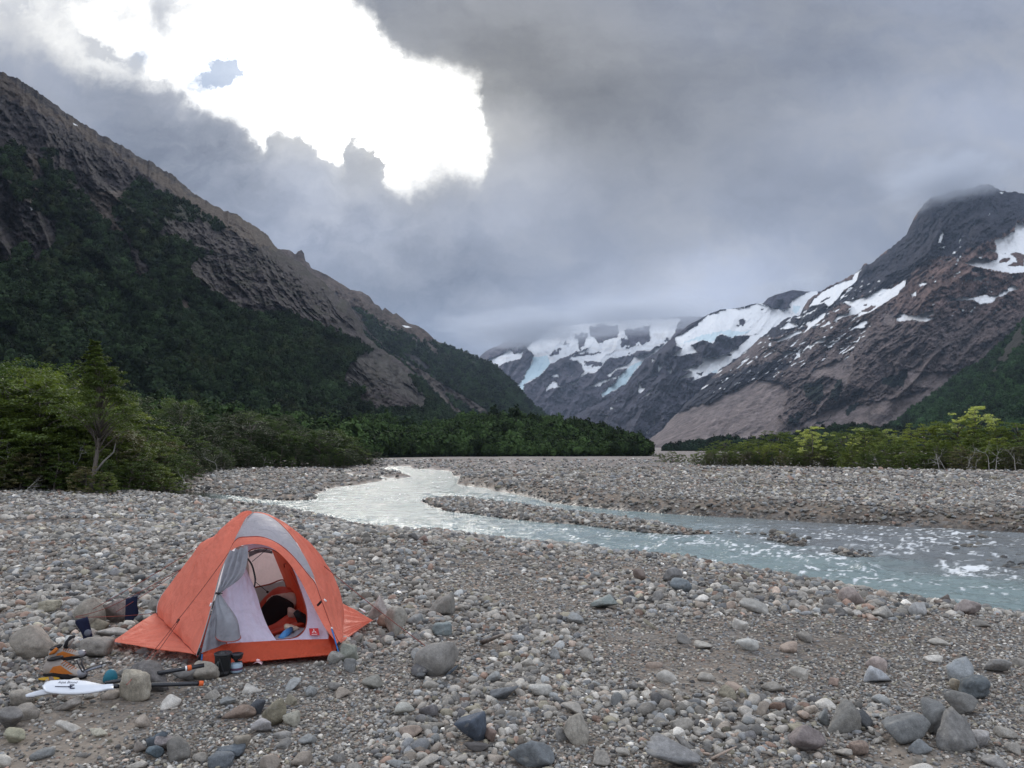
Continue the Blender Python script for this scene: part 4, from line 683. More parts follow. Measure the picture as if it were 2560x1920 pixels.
# --- traced boulders: u, v of the base centre, width and height in frame pixels, colour, shape, label
G1, G2, G3 = (0.23, 0.21, 0.185), (0.29, 0.26, 0.22), (0.165, 0.16, 0.155)
TAN, BRN, RED, PNK, BLU, DBL, WHT, OLV, DRK, GRN = (0.33, 0.295, 0.235), (0.19, 0.145, 0.11), (0.21, 0.145, 0.125), (0.40, 0.27, 0.21), (0.19, 0.215, 0.24), (0.075, 0.088, 0.105), (0.50, 0.48, 0.44), (0.22, 0.19, 0.12), (0.10, 0.097, 0.095), (0.20, 0.235, 0.21)
BOULD = [
 (68, 1650, 96, 66, G2, 'r', 'big rounded pale grey boulder at the left frame edge behind the hiking boots'),
 (230, 1646, 68, 40, G1, 'b', 'flat-topped grey block just right of the hiking boots, below the hanging sock'),
 (330, 1754, 80, 60, TAN, 'b', 'square tan block with a cord round it, holding down the white paddle'),
 (362, 1730, 112, 58, (0.13, 0.12, 0.115), 'r', 'long dark grey boulder lying behind the square tan block and the paddle shafts'),
 (505, 1702, 66, 36, G2, 'r', 'pale grey stone under the upper paddle shaft beside the cooking pot'),
 (455, 1706, 56, 28, (0.2, 0.19, 0.18), 'r', 'low grey stone between the two paddle shafts'),
 (205, 1574, 72, 64, (0.27, 0.245, 0.205), 'r', 'tall pale boulder behind the lower hanging sock, tied with guy cord'),
 (275, 1560, 74, 50, (0.25, 0.205, 0.19), 'a', 'pinkish angular boulder between the two hanging socks, tied with guy cord'),
 (244, 1575, 46, 22, (0.25, 0.22, 0.165), 'l', 'long tan stone under the pinkish tied boulder'),
 (371, 1532, 46, 30, G1, 'a', 'grey wedge stone touching the left wall of the tent beside the upper sock'),
 (283, 1590, 86, 14, (0.4, 0.375, 0.34), 'l', 'long white driftwood-like stone above the left tip of the tent'),
 (116, 1530, 48, 24, (0.33, 0.30, 0.23), 'b', 'cream brick-shaped stone left of the tall tied boulder'),
 (122, 1744, 46, 34, (0.17, 0.125, 0.105), 'r', 'small brown round stone resting against the paddle blade tip'),
 (40, 1768, 62, 30, (0.26, 0.235, 0.20), 'r', 'smooth grey stone in front of the paddle tip'),
 (44, 1806, 62, 32, (0.245, 0.22, 0.19), 'r', 'smooth oval grey stone near the lower left corner, above the cut-off boulder'),
 (16, 1828, 56, 44, (0.18, 0.17, 0.16), 'r', 'dark grey boulder cut off by the left frame edge'),
 (155, 1780, 70, 26, (0.25, 0.225, 0.2), 'l', 'long pale slanted stone below the white paddle blade'),
 (1104, 1540, 66, 50, (0.25, 0.235, 0.21), 'a', 'pale angular boulder standing alone right of the tent'),
 (984, 1590, 58, 56, (0.27, 0.25, 0.215), 'a', 'grey angular boulder right of the tent wing tip'),
 (940, 1552, 48, 48, (0.34, 0.29, 0.265), 'a', 'whitish pink boulder just behind the right tip of the tent'),
 (962, 1572, 40, 28, (0.25, 0.165, 0.125), 'r', 'small orange-brown stone between the two boulders at the tent wing tip'),
 (1086, 1694, 106, 66, (0.235, 0.22, 0.20), 'r', 'large grey boulder with a cord round it in the open right of the tent'),
 (1128, 1692, 34, 20, DBL, 'r', 'small blue-black stone at the right foot of the corded boulder'),
 (1048, 1694, 44, 24, (0.12, 0.115, 0.115), 'r', 'small dark stone at the left foot of the corded boulder'),
 (1230, 1624, 64, 36, (0.235, 0.205, 0.18), 'a', 'brownish grey stone beyond the corded boulder to its right'),
 (868, 1656, 46, 36, (0.22, 0.225, 0.19), 'a', 'greenish grey stone at the foot of the right tent pole'),
 (838, 1660, 38, 24, (0.27, 0.26, 0.235), 'r', 'pale stone just left of the greenish stone at the right tent pole'),
 (870, 1682, 32, 26, (0.17, 0.17, 0.165), 'r', 'small grey stone below the right tent pole'),
 (678, 1817, 62, 54, (0.225, 0.20, 0.145), 'a', 'olive brown boulder in the centre foreground'),
 (724, 1818, 38, 30, (0.35, 0.33, 0.27), 'a', 'cream stone right of the olive brown boulder'),
 (648, 1836, 46, 28, (0.36, 0.34, 0.33), 'a', 'pale whitish stone in front of the olive brown boulder'),
 (594, 1798, 78, 24, (0.225, 0.17, 0.135), 'l', 'long brown bone-shaped stone left of the olive brown boulder'),
 (640, 1790, 36, 30, (0.07, 0.075, 0.085), 'r', 'dark stone against the left side of the olive brown boulder'),
 (1174, 1862, 80, 56, (0.085, 0.10, 0.125), 'a', 'large blue-black boulder in the bottom centre'),
 (1226, 1856, 28, 26, (0.18, 0.13, 0.11), 'a', 'small brown stone at the right side of the blue-black boulder'),
 (1190, 1880, 62, 18, (0.115, 0.105, 0.10), 'l', 'flat dark slab in front of the blue-black boulder'),
 (1444, 1863, 60, 54, (0.29, 0.265, 0.225), 'r', 'rounded beige boulder right of the bottom centre'),
 (1494, 1862, 44, 42, (0.52, 0.51, 0.49), 'a', 'white stone right beside the rounded beige boulder'),
 (1406, 1852, 32, 26, (0.25, 0.24, 0.225), 'a', 'small grey stone left of the rounded beige boulder'),
 (1330, 1922, 110, 54, (0.165, 0.175, 0.18), 'a', 'grey wedge boulder cut by the bottom frame edge right of the centre'),
 (1690, 1930, 130, 54, (0.21, 0.205, 0.20), 'a', 'broad grey boulder cut by the bottom frame edge, left of the reddish block'),
 (2116, 1834, 84, 60, (0.21, 0.195, 0.165), 'r', 'brownish upright boulder at the lower right, behind the reddish block'),
 (2168, 1824, 38, 34, (0.085, 0.09, 0.095), 'a', 'black angular stone right of the brownish upright boulder'),
 (2066, 1816, 24, 32, (0.21, 0.225, 0.22), 'a', 'small grey-green stone left of the brownish upright boulder'),
 (2028, 1884, 84, 48, (0.215, 0.165, 0.15), 'a', 'reddish block in front of the brownish upright boulder'),
 (2282, 1866, 116, 56, (0.175, 0.178, 0.17), 'a', 'long grey-green boulder, left one of the cluster at the lower right'),
 (2352, 1842, 52, 68, (0.19, 0.19, 0.18), 'r', 'upright oval grey stone in the middle of the lower right cluster'),
 (2404, 1880, 92, 72, (0.175, 0.165, 0.15), 'r', 'big round grey boulder, right one of the lower right cluster'),
 (2468, 1870, 52, 30, (0.34, 0.315, 0.295), 'r', 'pale oval stone right of the big round grey boulder'),
 (2310, 1888, 52, 28, (0.21, 0.225, 0.23), 'r', 'blue-grey stone in front of the long grey-green boulder'),
 (2156, 1892, 44, 28, (0.25, 0.165, 0.115), 'b', 'orange-brown stone right of the reddish block'),
 (2414, 1716, 60, 54, (0.27, 0.29, 0.295), 'a', 'light blue-grey pointed stone near the right edge'),
 (2450, 1750, 64, 42, (0.105, 0.125, 0.135), 'b', 'dark slate-blue block below the light pointed stone'),
 (2400, 1728, 34, 24, (0.31, 0.245, 0.15), 'r', 'small yellow-ochre stone left of the dark slate-blue block'),
 (2424, 1790, 80, 46, (0.185, 0.175, 0.155), 'a', 'grey slanted stone in front of the dark slate-blue block'),
 (2508, 1686, 52, 30, (0.32, 0.30, 0.27), 'r', 'cream rounded stone at the right edge beyond the slate-blue block'),
 (2200, 1682, 46, 30, (0.40, 0.30, 0.25), 'r', 'salmon pink rounded stone right of the middle'),
 (2204, 1710, 66, 32, (0.37, 0.385, 0.40), 'a', 'pale bluish flat stone below the salmon pink stone'),
 (2088, 1716, 28, 16, (0.36, 0.23, 0.16), 'a', 'small bright orange stone left of the pale bluish flat stone'),
 (1874, 1628, 56, 24, (0.48, 0.46, 0.40), 'r', 'cream white egg-shaped stone on sandy ground right of the middle'),
 (1890, 1534, 66, 28, (0.36, 0.335, 0.285), 'r', 'pale smooth cobble in the middle distance left of the pink boulder'),
 (2140, 1512, 62, 36, (0.33, 0.25, 0.21), 'r', 'pinkish brown boulder near the river on the right'),
 (2416, 1508, 64, 34, (0.315, 0.275, 0.235), 'a', 'pale pointed boulder on the waterline at the right'),
 (2366, 1502, 38, 22, (0.25, 0.195, 0.16), 'a', 'rust brown block left of the pale pointed boulder on the waterline'),
 (2426, 1536, 60, 30, (0.30, 0.235, 0.205), 'a', 'pinkish grey stone in front of the pale pointed boulder'),
 (2306, 1540, 52, 26, (0.34, 0.33, 0.31), 'r', 'pale oval stone between the pink boulder and the waterline boulder'),
 (2216, 1546, 46, 24, (0.36, 0.33, 0.28), 'a', 'cream wedge stone right of the pinkish brown boulder'),
 (1706, 1484, 56, 30, (0.155, 0.185, 0.20), 'r', 'blue-grey cobble in the middle distance on the near bank'),
 (1688, 1460, 44, 34, (0.215, 0.205, 0.195), 'a', 'grey pointed stone just behind the blue-grey cobble'),
 (1600, 1452, 30, 24, (0.23, 0.16, 0.125), 'r', 'brown stone by the river bank, left of the grey pointed stone'),
 (1512, 1524, 66, 26, (0.215, 0.25, 0.225), 'a', 'greenish flat stone in the middle distance'),
 (1276, 1338, 50, 26, (0.29, 0.26, 0.235), 'r', 'big pale boulder standing at the edge of the glittering water'),
 (1250, 1334, 24, 18, (0.19, 0.17, 0.16), 'a', 'dark stone leaning on the left of the waterline boulder'),
 (1034, 1354, 34, 18, (0.12, 0.115, 0.11), 'r', 'dark cobble on the bank near the glittering water'),
 (1056, 1358, 26, 16, (0.23, 0.16, 0.135), 'a', 'reddish cobble beside the dark one near the glittering water'),
 (390, 1876, 68, 40, (0.12, 0.14, 0.16), 'a', 'blue-grey boulder at the top of the little heap in the left foreground'),
 (405, 1884, 58, 30, (0.22, 0.195, 0.19), 'r', 'oval pinkish grey stone in front of the blue-grey heap boulder'),
 (436, 1904, 60, 42, (0.165, 0.155, 0.14), 'a', 'tilted grey slab at the right of the little heap in the left foreground'),
 (345, 1884, 34, 24, (0.235, 0.205, 0.18), 'r', 'small round beige stone at the left of the little heap'),
 (376, 1900, 40, 24, (0.10, 0.125, 0.14), 'a', 'small dark blue stone at the foot of the little heap'),
 (568, 1898, 66, 22, (0.115, 0.13, 0.145), 'b', 'flat blue-grey brick-shaped stone in the left foreground'),
 (546, 1920, 58, 26, (0.125, 0.135, 0.145), 'b', 'dark blue-grey block at the bottom edge below the brick-shaped stone'),
 (600, 1886, 44, 34, (0.235, 0.205, 0.165), 'a', 'tan pointed stone right of the flat blue-grey brick-shaped stone'),
 (240, 1846, 38, 18, (0.43, 0.40, 0.32), 'r', 'small cream white stone in the left foreground'),
 (28, 1862, 62, 28, (0.28, 0.265, 0.19), 'r', 'yellowish grey stone below the dark boulder at the left frame edge'),
 (1050, 1700, 24, 14, (0.1, 0.1, 0.1), 'a', 'tiny black stone under the left side of the corded boulder'),
 (1260, 1750, 70, 26, (0.15, 0.155, 0.16), 'l', 'dark bluish slab in front of the corded boulder to its right'),
 (1352, 1742, 56, 22, (0.40, 0.385, 0.35), 'b', 'whitish brick-shaped stone right of the dark bluish slab'),
 (1010, 1788, 50, 24, (0.36, 0.35, 0.31), 'l', 'whitish slanted stone in the open ground left of the blue-black boulder'),
 (1070, 1794, 46, 24, (0.16, 0.15, 0.15), 'a', 'dark grey stone just right of the whitish slanted stone'),
 (928, 1724, 46, 26, (0.24, 0.23, 0.20), 'a', 'grey stone in the open ground below the corded boulder'),
 (1104, 1590, 48, 26, (0.205, 0.235, 0.235), 'b', 'greenish blue stone above the corded boulder'),
]
SHAPES = {}
def shape_mesh(kind, seed):
    k = (kind, seed)
    if k not in SHAPES:
        p = {'r': (6, 14, .05, 0), 'a': (14, 12, .05, 0), 'b': (7, 9, .10, 1), 'l': (8, 12, .06, 0)}[kind]
        SHAPES[k] = stone_shape(100 + seed * 7, 4, p[0], p[1], p[2], p[3])
    return SHAPES[k]
LAND = []
for i, (u, v, w, h, c, kd, lab) in enumerate(BOULD):
    z = 0.0
    for _ in range(3): q = on(u, v, z); z = float(ground_z(q[0], q[1]))
    d = q[1]; sx = w / FPX * d; sz = h / FPX * d * 1.12; sy = (sx * 0.5 + sz * 0.5) * (1.0 if kd != 'l' else 0.7)
    gm = sum(c) / 3; c = tuple(q * 0.62 + gm * 0.38 for q in c) if u > 1500 else c; V, F = shape_mesh(kd, i); sy *= 0.62 if 'square tan' in lab else 1.0
    o = mesh('boulder' if sx > 0.14 else 'cobble', V, F, M_ST); r_ = random.Random(i)
    o.scale = (sx * 1.04, sy, sz * 1.18); o.location = (q[0], d + sy * 0.42, z + sz * 0.44); o.rotation_euler = (r_.uniform(-.1, .1), r_.uniform(-.08, .08), r_.uniform(-.12, .12))
    o.color = (*c, 1); tag(o, lab, 'rock'); BIG.append((q[0], d + sy * .42, max(sx, sy) * 0.42)); LAND.append((q[0], d, lab))
# ------------------------------------------------------------------ tent
TK = (260, 1260, 700 / 2212)
def TP(pts):                                           # (x, y in the tent enlargement, distance) -> world
    p = np.array(pts, float); return at(TK[0] + p[:, 0] * TK[2], TK[1] + p[:, 1] * TK[2], p[:, 2])
def curve(P, n):                                       # smooth resampling of a 3-D polyline
    P = np.asarray(P, float); d = np.r_[0, np.cumsum(np.linalg.norm(np.diff(P, axis=0), axis=1))]; s = np.linspace(0, d[-1], n)
    m = np.gradient(P, d, axis=0) if len(P) > 2 else np.repeat((P[1:] - P[:1]) / d[-1], 2, 0)
    i = np.clip(np.searchsorted(d, s, 'right') - 1, 0, len(P) - 2); h = (d[i + 1] - d[i]); q = ((s - d[i]) / h)[:, None]; h = h[:, None]
    return (2 * q**3 - 3 * q**2 + 1) * P[i] + (q**3 - 2 * q**2 + q) * h * m[i] + (-2 * q**3 + 3 * q**2) * P[i + 1] + (q**3 - q**2) * h * m[i + 1]
def loft(A, B, n, m, bulge=0.0, wr=0.0, seed=0, wf=(5, 2), fn=None):
    A = curve(A, n); B = curve(B, n); s = np.linspace(0, 1, m)[None, :, None]; G = A[:, None] * (1 - s) + B[:, None] * s
    du = np.gradient(G, axis=0); dv = np.gradient(G, axis=1); N = np.cross(du, dv); N /= np.linalg.norm(N, axis=2)[..., None] + 1e-9
    if (N.reshape(-1, 3).mean(0) @ (G.reshape(-1, 3).mean(0) - [0, 0, EYE])) > 0: N = -N
    tt = np.linspace(0, 1, n)[:, None] * np.ones((1, m)); ss = s[..., 0] * np.ones((n, 1))
    off = bulge * np.sin(np.pi * ss) * np.sin(np.pi * np.clip(tt, 0, 1)) ** 0.5
    if wr: off = off + wr * (ridged(tt * wf[0] + seed, ss * wf[1] + seed, 4) + fbm(tt * wf[0] * 3 + seed, ss * wf[1] * 3, 0, 3)) * np.minimum(1, 8 * np.minimum(ss, 1 - ss))
    if fn: off = off + fn(tt, ss)
    return (G + N * off[..., None]).reshape(-1, 3), grid_faces(n, m)
def fabric(name, c, trans=0.4, rough=0.6, wr=0.5, sheen=0.1):
    m, t, b = newmat(name); ob = t.new('ShaderNodeNewGeometry').outputs['Position']
    n1 = t.noise(t.vm('MULTIPLY', ob, (1, 1, 0.6)), 5.0, 6, 0.58, 1.0).outputs[0]; n2 = t.noise(ob, 38.0, 4, 0.6).outputs[0]; w = t.noise(ob, 900.0, 1).outputs[0]
    k = t.m('MULTIPLY', t.mr(n1, .3, .7, .93, 1.07, False), t.mr(n2, .3, .7, .96, 1.04, False)); colr = t.vm('SCALE', c, scale=k)
    t.put(b.inputs['Base Color'], colr); b.inputs['Roughness'].default_value = rough; b.inputs['Specular IOR Level'].default_value = 0.3
    nr = t.bump(t.m('ADD', t.m('MULTIPLY', n1, 0.085 * wr), t.m('ADD', t.m('MULTIPLY', n2, 0.004 * wr), t.m('MULTIPLY', w, 0.0002))), 1.0, 1.0); t.put(b.inputs['Normal'], nr)
    tr = t.new('ShaderNodeBsdfTranslucent'); t.put(tr.inputs[0], t.vm('MULTIPLY', colr, colr) if max(c) < 0.9 and False else colr); t.put(tr.inputs[1], nr)
    mx = t.new('ShaderNodeMixShader'); mx.inputs[0].default_value = trans; out = t.n['Material Output']; t.l.new(b.outputs[0], mx.inputs[1]); t.l.new(tr.outputs[0], mx.inputs[2]); t.l.new(mx.outputs[0], out.inputs[0]); return m
def tube(P, r, seg=8, closed=False, caps=True):
    P = [Vector(p) for p in P]; V = []; F = []; n = len(P); rs = r if hasattr(r, '__len__') else [r] * n
    up = Vector((0.13, 0.31, 0.94))
    for i, p in enumerate(P):
        tdir = (P[min(i + 1, n - 1)] - P[max(i - 1, 0)]).normalized(); a = tdir.cross(up)
        if a.length < 1e-3: a = tdir.cross(Vector((1, 0, 0)))
        a.normalize(); bb = tdir.cross(a)
        for k in range(seg): th = 2 * math.pi * k / seg; V.append(p + (a * math.cos(th) + bb * math.sin(th)) * rs[i])
    for i in range(n - 1):
        for k in range(seg): F.append([i * seg + k, i * seg + (k + 1) % seg, (i + 1) * seg + (k + 1) % seg, (i + 1) * seg + k])
    if caps: F.append(list(range(seg))[::-1]); F.append([(n - 1) * seg + k for k in range(seg)])
    return [v[:] for v in V], F
def lathe(prof, seg=32, c=(0, 0, 0)):                  # profile of (r, z)
    V = []; F = []
    for r_, z in prof:
        for k in range(seg): th = 2 * math.pi * k / seg; V.append((c[0] + r_ * math.cos(th), c[1] + r_ * math.sin(th), c[2] + z))
    for i in range(len(prof) - 1):
        for k in range(seg): F.append([i * seg + k, i * seg + (k + 1) % seg, (i + 1) * seg + (k + 1) % seg, (i + 1) * seg + k])
    F.append(list(range(seg))[::-1]); F.append([(len(prof) - 1) * seg + k for k in range(seg)]); return V, F
def put(*VF):                                          # join shapes into one mesh
    V = []; F = []
    for v, f in VF:
        o = len(V); V += [tuple(q) for q in v]; F += [[i + o for i in g] for g in (f.tolist() if isinstance(f, np.ndarray) else f)]
    return V, F
def kids(root, name, VF, mat, smooth=True, parent=None, bevel=0):
    o = mesh(name, VF[0], VF[1], mat, parent or root, smooth); off = root.location if root else Vector()
    # world-space vertices under a root standing at its base
    if root:
        co = np.empty(len(o.data.vertices) * 3, np.float32); o.data.vertices.foreach_get('co', co); co = co.reshape(-1, 3) - np.array(root.location[:], np.float32)
        o.data.vertices.foreach_set('co', co.ravel()); o.data.update()
    if bevel: md = o.modifiers.new('bevel', 'BEVEL'); md.width = bevel; md.segments = 2; md.limit_method = 'ANGLE'
    return o
ORANGE = (0.84, 0.225, 0.145)
F_OR = fabric('orange_fly', ORANGE, 0.30); F_ORI = fabric('orange_inner', (0.62, 0.10, 0.045), 0.35); F_GY = fabric('silver_grey_fly', (0.43, 0.415, 0.44), 0.22); F_CUR = fabric('grey_curtain', (0.30, 0.305, 0.335), 0.25)
F_WH = fabric('white_inner', (0.74, 0.70, 0.86), 0.35); F_MESH = fabric('grey_netting', (0.36, 0.33, 0.32), 0.4); F_PK = fabric('pale_inner_wall', (0.86, 0.70, 0.66), 0.6)
M_BLK = simple('black_cord', (0.012, 0.012, 0.015), 0.6); M_SEAM = simple('seam_piping', (0.30, 0.05, 0.03), 0.7); M_SEAMG = simple('grey_piping', (0.35, 0.33, 0.33), .6)
M_BLUE = simple('blue_pole', (0.04, 0.16, 0.42), 0.3, 0.6); M_RED = simple('red_patch', (0.50, 0.025, 0.03), 0.7); M_WMARK = simple('white_print', (0.85, 0.85, 0.85), 0.7); M_CORD = simple('guy_cord', (0.22, 0.05, 0.035), 0.8)
tent = empty('camping_tent', tuple(TP([(1320, 1230, 6.6)])[0] * [1, 1, 0]))
tag(tent, 'orange and grey dome tent with its front door tied open on the gravel bar', 'tent')
S_ = TP([(735, 1195, 5.84), (800, 1000, 5.98), (870, 750, 6.15), (940, 500, 6.33), (1000, 370, 6.43), (1080, 200, 6.57), (1130, 110, 6.65), (1180, 70, 6.72)])
Q_ = TP([(412, 862, 7.10), (418, 800, 7.18), (445, 735, 7.24), (520, 635, 7.3), (610, 515, 7.35), (700, 400, 7.35), (770, 312, 7.3), (900, 240, 7.1), (1010, 150, 6.9), (1100, 92, 6.8), (1180, 70, 6.72)])
P_ = TP([(1860, 1095, 6.12), (1800, 975, 6.2), (1740, 820, 6.27), (1680, 640, 6.35), (1620, 490, 6.43), (1560, 372, 6.5), (1500, 270, 6.57), (1420, 178, 6.63), (1320, 102, 6.68), (1250, 76, 6.70), (1180, 70, 6.72)])
R_ = TP([(1868, 1096, 6.45), (1888, 960, 6.9), (1893, 830, 7.2), (1870, 730, 7.3), (1820, 610, 7.3), (1750, 490, 7.25), (1660, 400, 7.1), (1570, 335, 6.95), (1500, 290, 6.9), (1380, 190, 6.8), (1180, 76, 6.76)])
def sagL(tt, ss): return -0.02 * np.exp(-((ss - .55 - .3 * (tt - .5)) / .05) ** 2) * np.sin(np.pi * tt) + 0.008 * np.sin(ss * 30 + 8 * tt) * np.exp(-tt * 5)
fly = kids(tent, 'fly_side', loft(S_, Q_, 90, 90, 0.10, 0.009, 3, (5, 3), sagL), F_OR)
kids(tent, 'fly_side', loft(P_, R_, 50, 36, 0.05, 0.006, 5, (5, 3), lambda a, s: 0.010 * np.sin(s * 34 + 3 * a) * np.sin(np.pi * s)), F_OR)
BK = [(700, 880, 8.2), (760, 720, 8.25), (860, 560, 8.2), (980, 400, 8.0), (1080, 250, 7.6), (1180, 90, 6.9)]
F_BK = fabric('silver_fly_back', (0.80, 0.76, 0.78), 0.7)
kids(tent, 'fly_back', loft(Q_, TP(BK), 40, 20, -0.05, 0.004, 6), F_BK); kids(tent, 'fly_back', loft(R_, TP([(p[0] + 500 * (1 - i / 5), p[1], p[2]) for i, p in enumerate(BK)]), 40, 20, -0.05, 0.004, 7), F_BK)
kids(tent, 'fly_back', loft(TP(BK), TP([(p[0] + 500 * (1 - i / 5), p[1], p[2]) for i, p in enumerate(BK)]), 30, 16, 0, 0.004, 8), F_BK)
# wings pegged out left and right
def wing(edge, tip, seed, amp, cl=0.0):
    E = curve(TP(edge), 40); T_ = TP([tip])[0]; m = 44; s = np.linspace(0, 1, m)[None, :, None] ** 0.85; G = E[:, None] * (1 - s) + T_ * s
    a = np.linspace(0, 1, 40)[:, None]; ss = s[..., 0]; w = amp * (np.sin(a * 46 + 2 * np.sin(a * 9 + seed) + 3 * ss) * 0.6 + ridged(a * 9 + seed, ss * 2, 3) * 0.7) * np.sin(np.pi * np.clip(ss * 1.02, 0, 1)) ** 0.6 * (1 - ss * 0.7)
    n = np.cross(E[-1] - E[0], T_ - E[0]); n /= np.linalg.norm(n); n = n if n[2] > 0 else -n
    G = G + n * (w - cl * np.sin(np.pi * a) * np.sin(np.pi * ss))[..., None]; return G.reshape(-1, 3), grid_faces(40, m)
kids(tent, 'fly_wing', wing([(735, 1195, 5.84), (640, 1100, 6.2), (540, 995, 6.6), (412, 862, 7.10)], (62, 1085, 6.45), 1, 0.020, 0.02), F_OR)
kids(tent, 'fly_wing', wing([(1868, 1096, 6.45), (1884, 990, 6.8), (1890, 880, 7.1), (1888, 785, 7.3)], (2125, 918, 7.28), 4, 0.018, 0.0), F_OR)
G2 = TP([(1035, 290, 6.5), (1062, 240, 6.54), (1105, 155, 6.62), (1180, 70, 6.72), (1250, 76, 6.70), (1320, 104, 6.68), (1420, 184, 6.63), (1498, 276, 6.57), (1552, 366, 6.5), (1596, 440, 6.45), (1636, 520, 6.40), (1662, 590, 6.36)])
G1 = TP([(1035, 290, 6.5), (1052, 276, 6.46), (1080, 266, 6.43), (1140, 258, 6.40), (1200, 256, 6.37), (1270, 264, 6.34), (1350, 296, 6.32), (1430, 348, 6.31), (1500, 415, 6.31), (1560, 486, 6.31), (1612, 552, 6.32), (1660, 594, 6.35)])
kids(tent, 'fly_hood', loft(G1, G2, 70, 26, 0.03, 0.003, 9), F_GY)
G1b = TP([(990, 385, 6.43), (1005, 350, 6.45), (1020, 315, 6.47), (1052, 276, 6.455), (1140, 258, 6.395), (1270, 264, 6.335), (1350, 296, 6.315), (1430, 348, 6.305), (1500, 415, 6.305), (1560, 486, 6.305), (1612, 552, 6.31), (1662, 610, 6.33), (1706, 720, 6.29), (1750, 838, 6.25), (1803, 978, 6.18), (1862, 1098, 6.11)])
G0 = TP([(978, 425, 6.41), (990, 398, 6.40), (1010, 368, 6.37), (1060, 338, 6.33), (1140, 318, 6.28), (1240, 320, 6.25), (1330, 350, 6.23), (1410, 412, 6.22), (1480, 492, 6.21), (1545, 592, 6.20), (1612, 722, 6.18), (1682, 862, 6.15), (1750, 985, 6.12), (1840, 1100, 6.09)])
kids(tent, 'door_band', loft(G0, G1b, 70, 10, 0.012, 0.003, 10), F_OR)
# curtain of the outer door, gathered and tied at the left pole
pl = lambda a, s: 0.018 * np.sin(s * 22 + 1.5 * np.sin(a * 4)) * (1 - 0.5 * a)
Lc = TP([(1000, 378, 6.30), (965, 470, 6.22), (930, 580, 6.14), (895, 700, 6.06)]); Rc = TP([(1135, 330, 6.22), (1125, 430, 6.18), (1090, 560, 6.13), (1010, 640, 6.09), (918, 703, 6.05)])
cur = kids(tent, 'door_curtain', put(loft(Lc, Rc, 50, 40, 0, 0.004, 12, fn=pl), loft(TP([(893, 700, 6.06), (850, 860, 5.98), (805, 1020, 5.92), (768, 1178, 5.845)]), TP([(915, 704, 6.05), (915, 850, 5.98), (935, 1000, 5.95), (965, 1104, 5.97)]), 50, 24, 0, 0.005, 13, fn=lambda a, s: 0.014 * np.sin(s * 13) * a)), F_CUR)
ring = [(982 + 98 * math.cos(q), 1052 - 38 * math.sin(q), 5.90 + 0.09 * math.sin(q)) for q in np.linspace(0, 2 * math.pi, 41)]
mid1 = [(970 + 84 * math.cos(q) * (1.0 if math.cos(q) > 0 else .95), 920 - 20 * math.sin(q), 5.93 + 0.09 * math.sin(q)) for q in np.linspace(0, 2 * math.pi, 41)]
mid2 = [(925 + 42 * math.cos(q), 790 - 12 * math.sin(q), 5.98 + 0.04 * math.sin(q)) for q in np.linspace(0, 2 * math.pi, 41)]
apx = [(904 + 12 * math.cos(q), 706 - 4 * math.sin(q), 6.04 + 0.012 * math.sin(q)) for q in np.linspace(0, 2 * math.pi, 41)]
rows = [TP(x) for x in (apx, mid2, mid1, ring)]; cl = np.stack([curve(np.stack([r_[k] for r_ in rows]), 30) for k in range(41)], 1)
th = np.linspace(0, 2 * math.pi, 41); cl[..., 1] += 0.018 * np.sin(th * 5)[None] * np.linspace(1, 0.1, 30)[:, None] * np.sin(np.linspace(0.1, math.pi * .9, 30))[:, None]
kids(tent, 'curtain_hem', tube(TP(ring), 0.004, 6), M_SEAM, parent=cur)
kids(tent, 'door_curtain', (cl.reshape(-1, 3), grid_faces(30, 41)), F_CUR)
kids(tent, 'toggle', put(tube(TP([(885, 700, 6.03), (905, 712, 6.0), (922, 704, 6.03)]), 0.006, 8), tube(TP([(878, 712, 6.02), (905, 700, 5.99), (935, 708, 6.01)]), 0.004, 6)), M_BLK)
kids(tent, 'label_tag', (TP([(985, 1022, 5.99), (997, 1022, 5.99), (997, 1043, 5.985), (985, 1043, 5.985)]), [[0, 1, 2, 3]]), M_WMARK)
# inner tent: white front with a D-shaped opening, orange bathtub floor
OP = TP([(1128, 385, 6.5), (1150, 368, 6.5), (1200, 352, 6.5), (1262, 348, 6.49), (1330, 362, 6.48), (1400, 400, 6.46), (1460, 458, 6.44), (1500, 540, 6.41), (1540, 650, 6.38), (1578, 760, 6.34), (1600, 850, 6.3), (1602, 920, 6.27), (1580, 1000, 6.23), (1535, 1045, 6.2), (1460, 1066, 6.17), (1360, 1076, 6.13)])
OB = TP([(1090, 375, 6.5), (1110, 322, 6.5), (1180, 312, 6.5), (1262, 312, 6.5), (1350, 330, 6.49), (1430, 385, 6.47), (1500, 455, 6.45), (1560, 530, 6.42), (1610, 620, 6.39), (1660, 720, 6.36), (1705, 820, 6.32), (1735, 900, 6.28), (1758, 990, 6.23), (1772, 1066, 6.19), (1600, 1074, 6.16), (1362, 1080, 6.12)])
inner = kids(tent, 'inner_front', loft(OP, OB, 90, 14, 0.0, 0.003, 14), F_WH)
kids(tent, 'zip', tube(curve(OP, 80), 0.0045, 6), M_SEAM, parent=inner)
FLl = TP([(1120, 505, 6.46), (1180, 640, 6.38), (1215, 740, 6.33), (1240, 830, 6.29), (1300, 980, 6.2), (1362, 1078, 6.12)]); FLr = TP([(1040, 420, 6.45), (960, 560, 6.36), (930, 700, 6.28), (925, 850, 6.18), (950, 1000, 6.06), (975, 1104, 5.99)])
kids(tent, 'inner_door_flap', loft(FLl, FLr, 50, 40, 0.04, 0.008, 15, (3, 5)), F_WH)
kids(tent, 'zip', tube(curve(TP([(1130, 425, 6.5), (1165, 475, 6.47), (1185, 540, 6.43), (1195, 600, 6.4), (1188, 655, 6.37)]), 24), 0.007, 6), M_BLK, parent=inner)
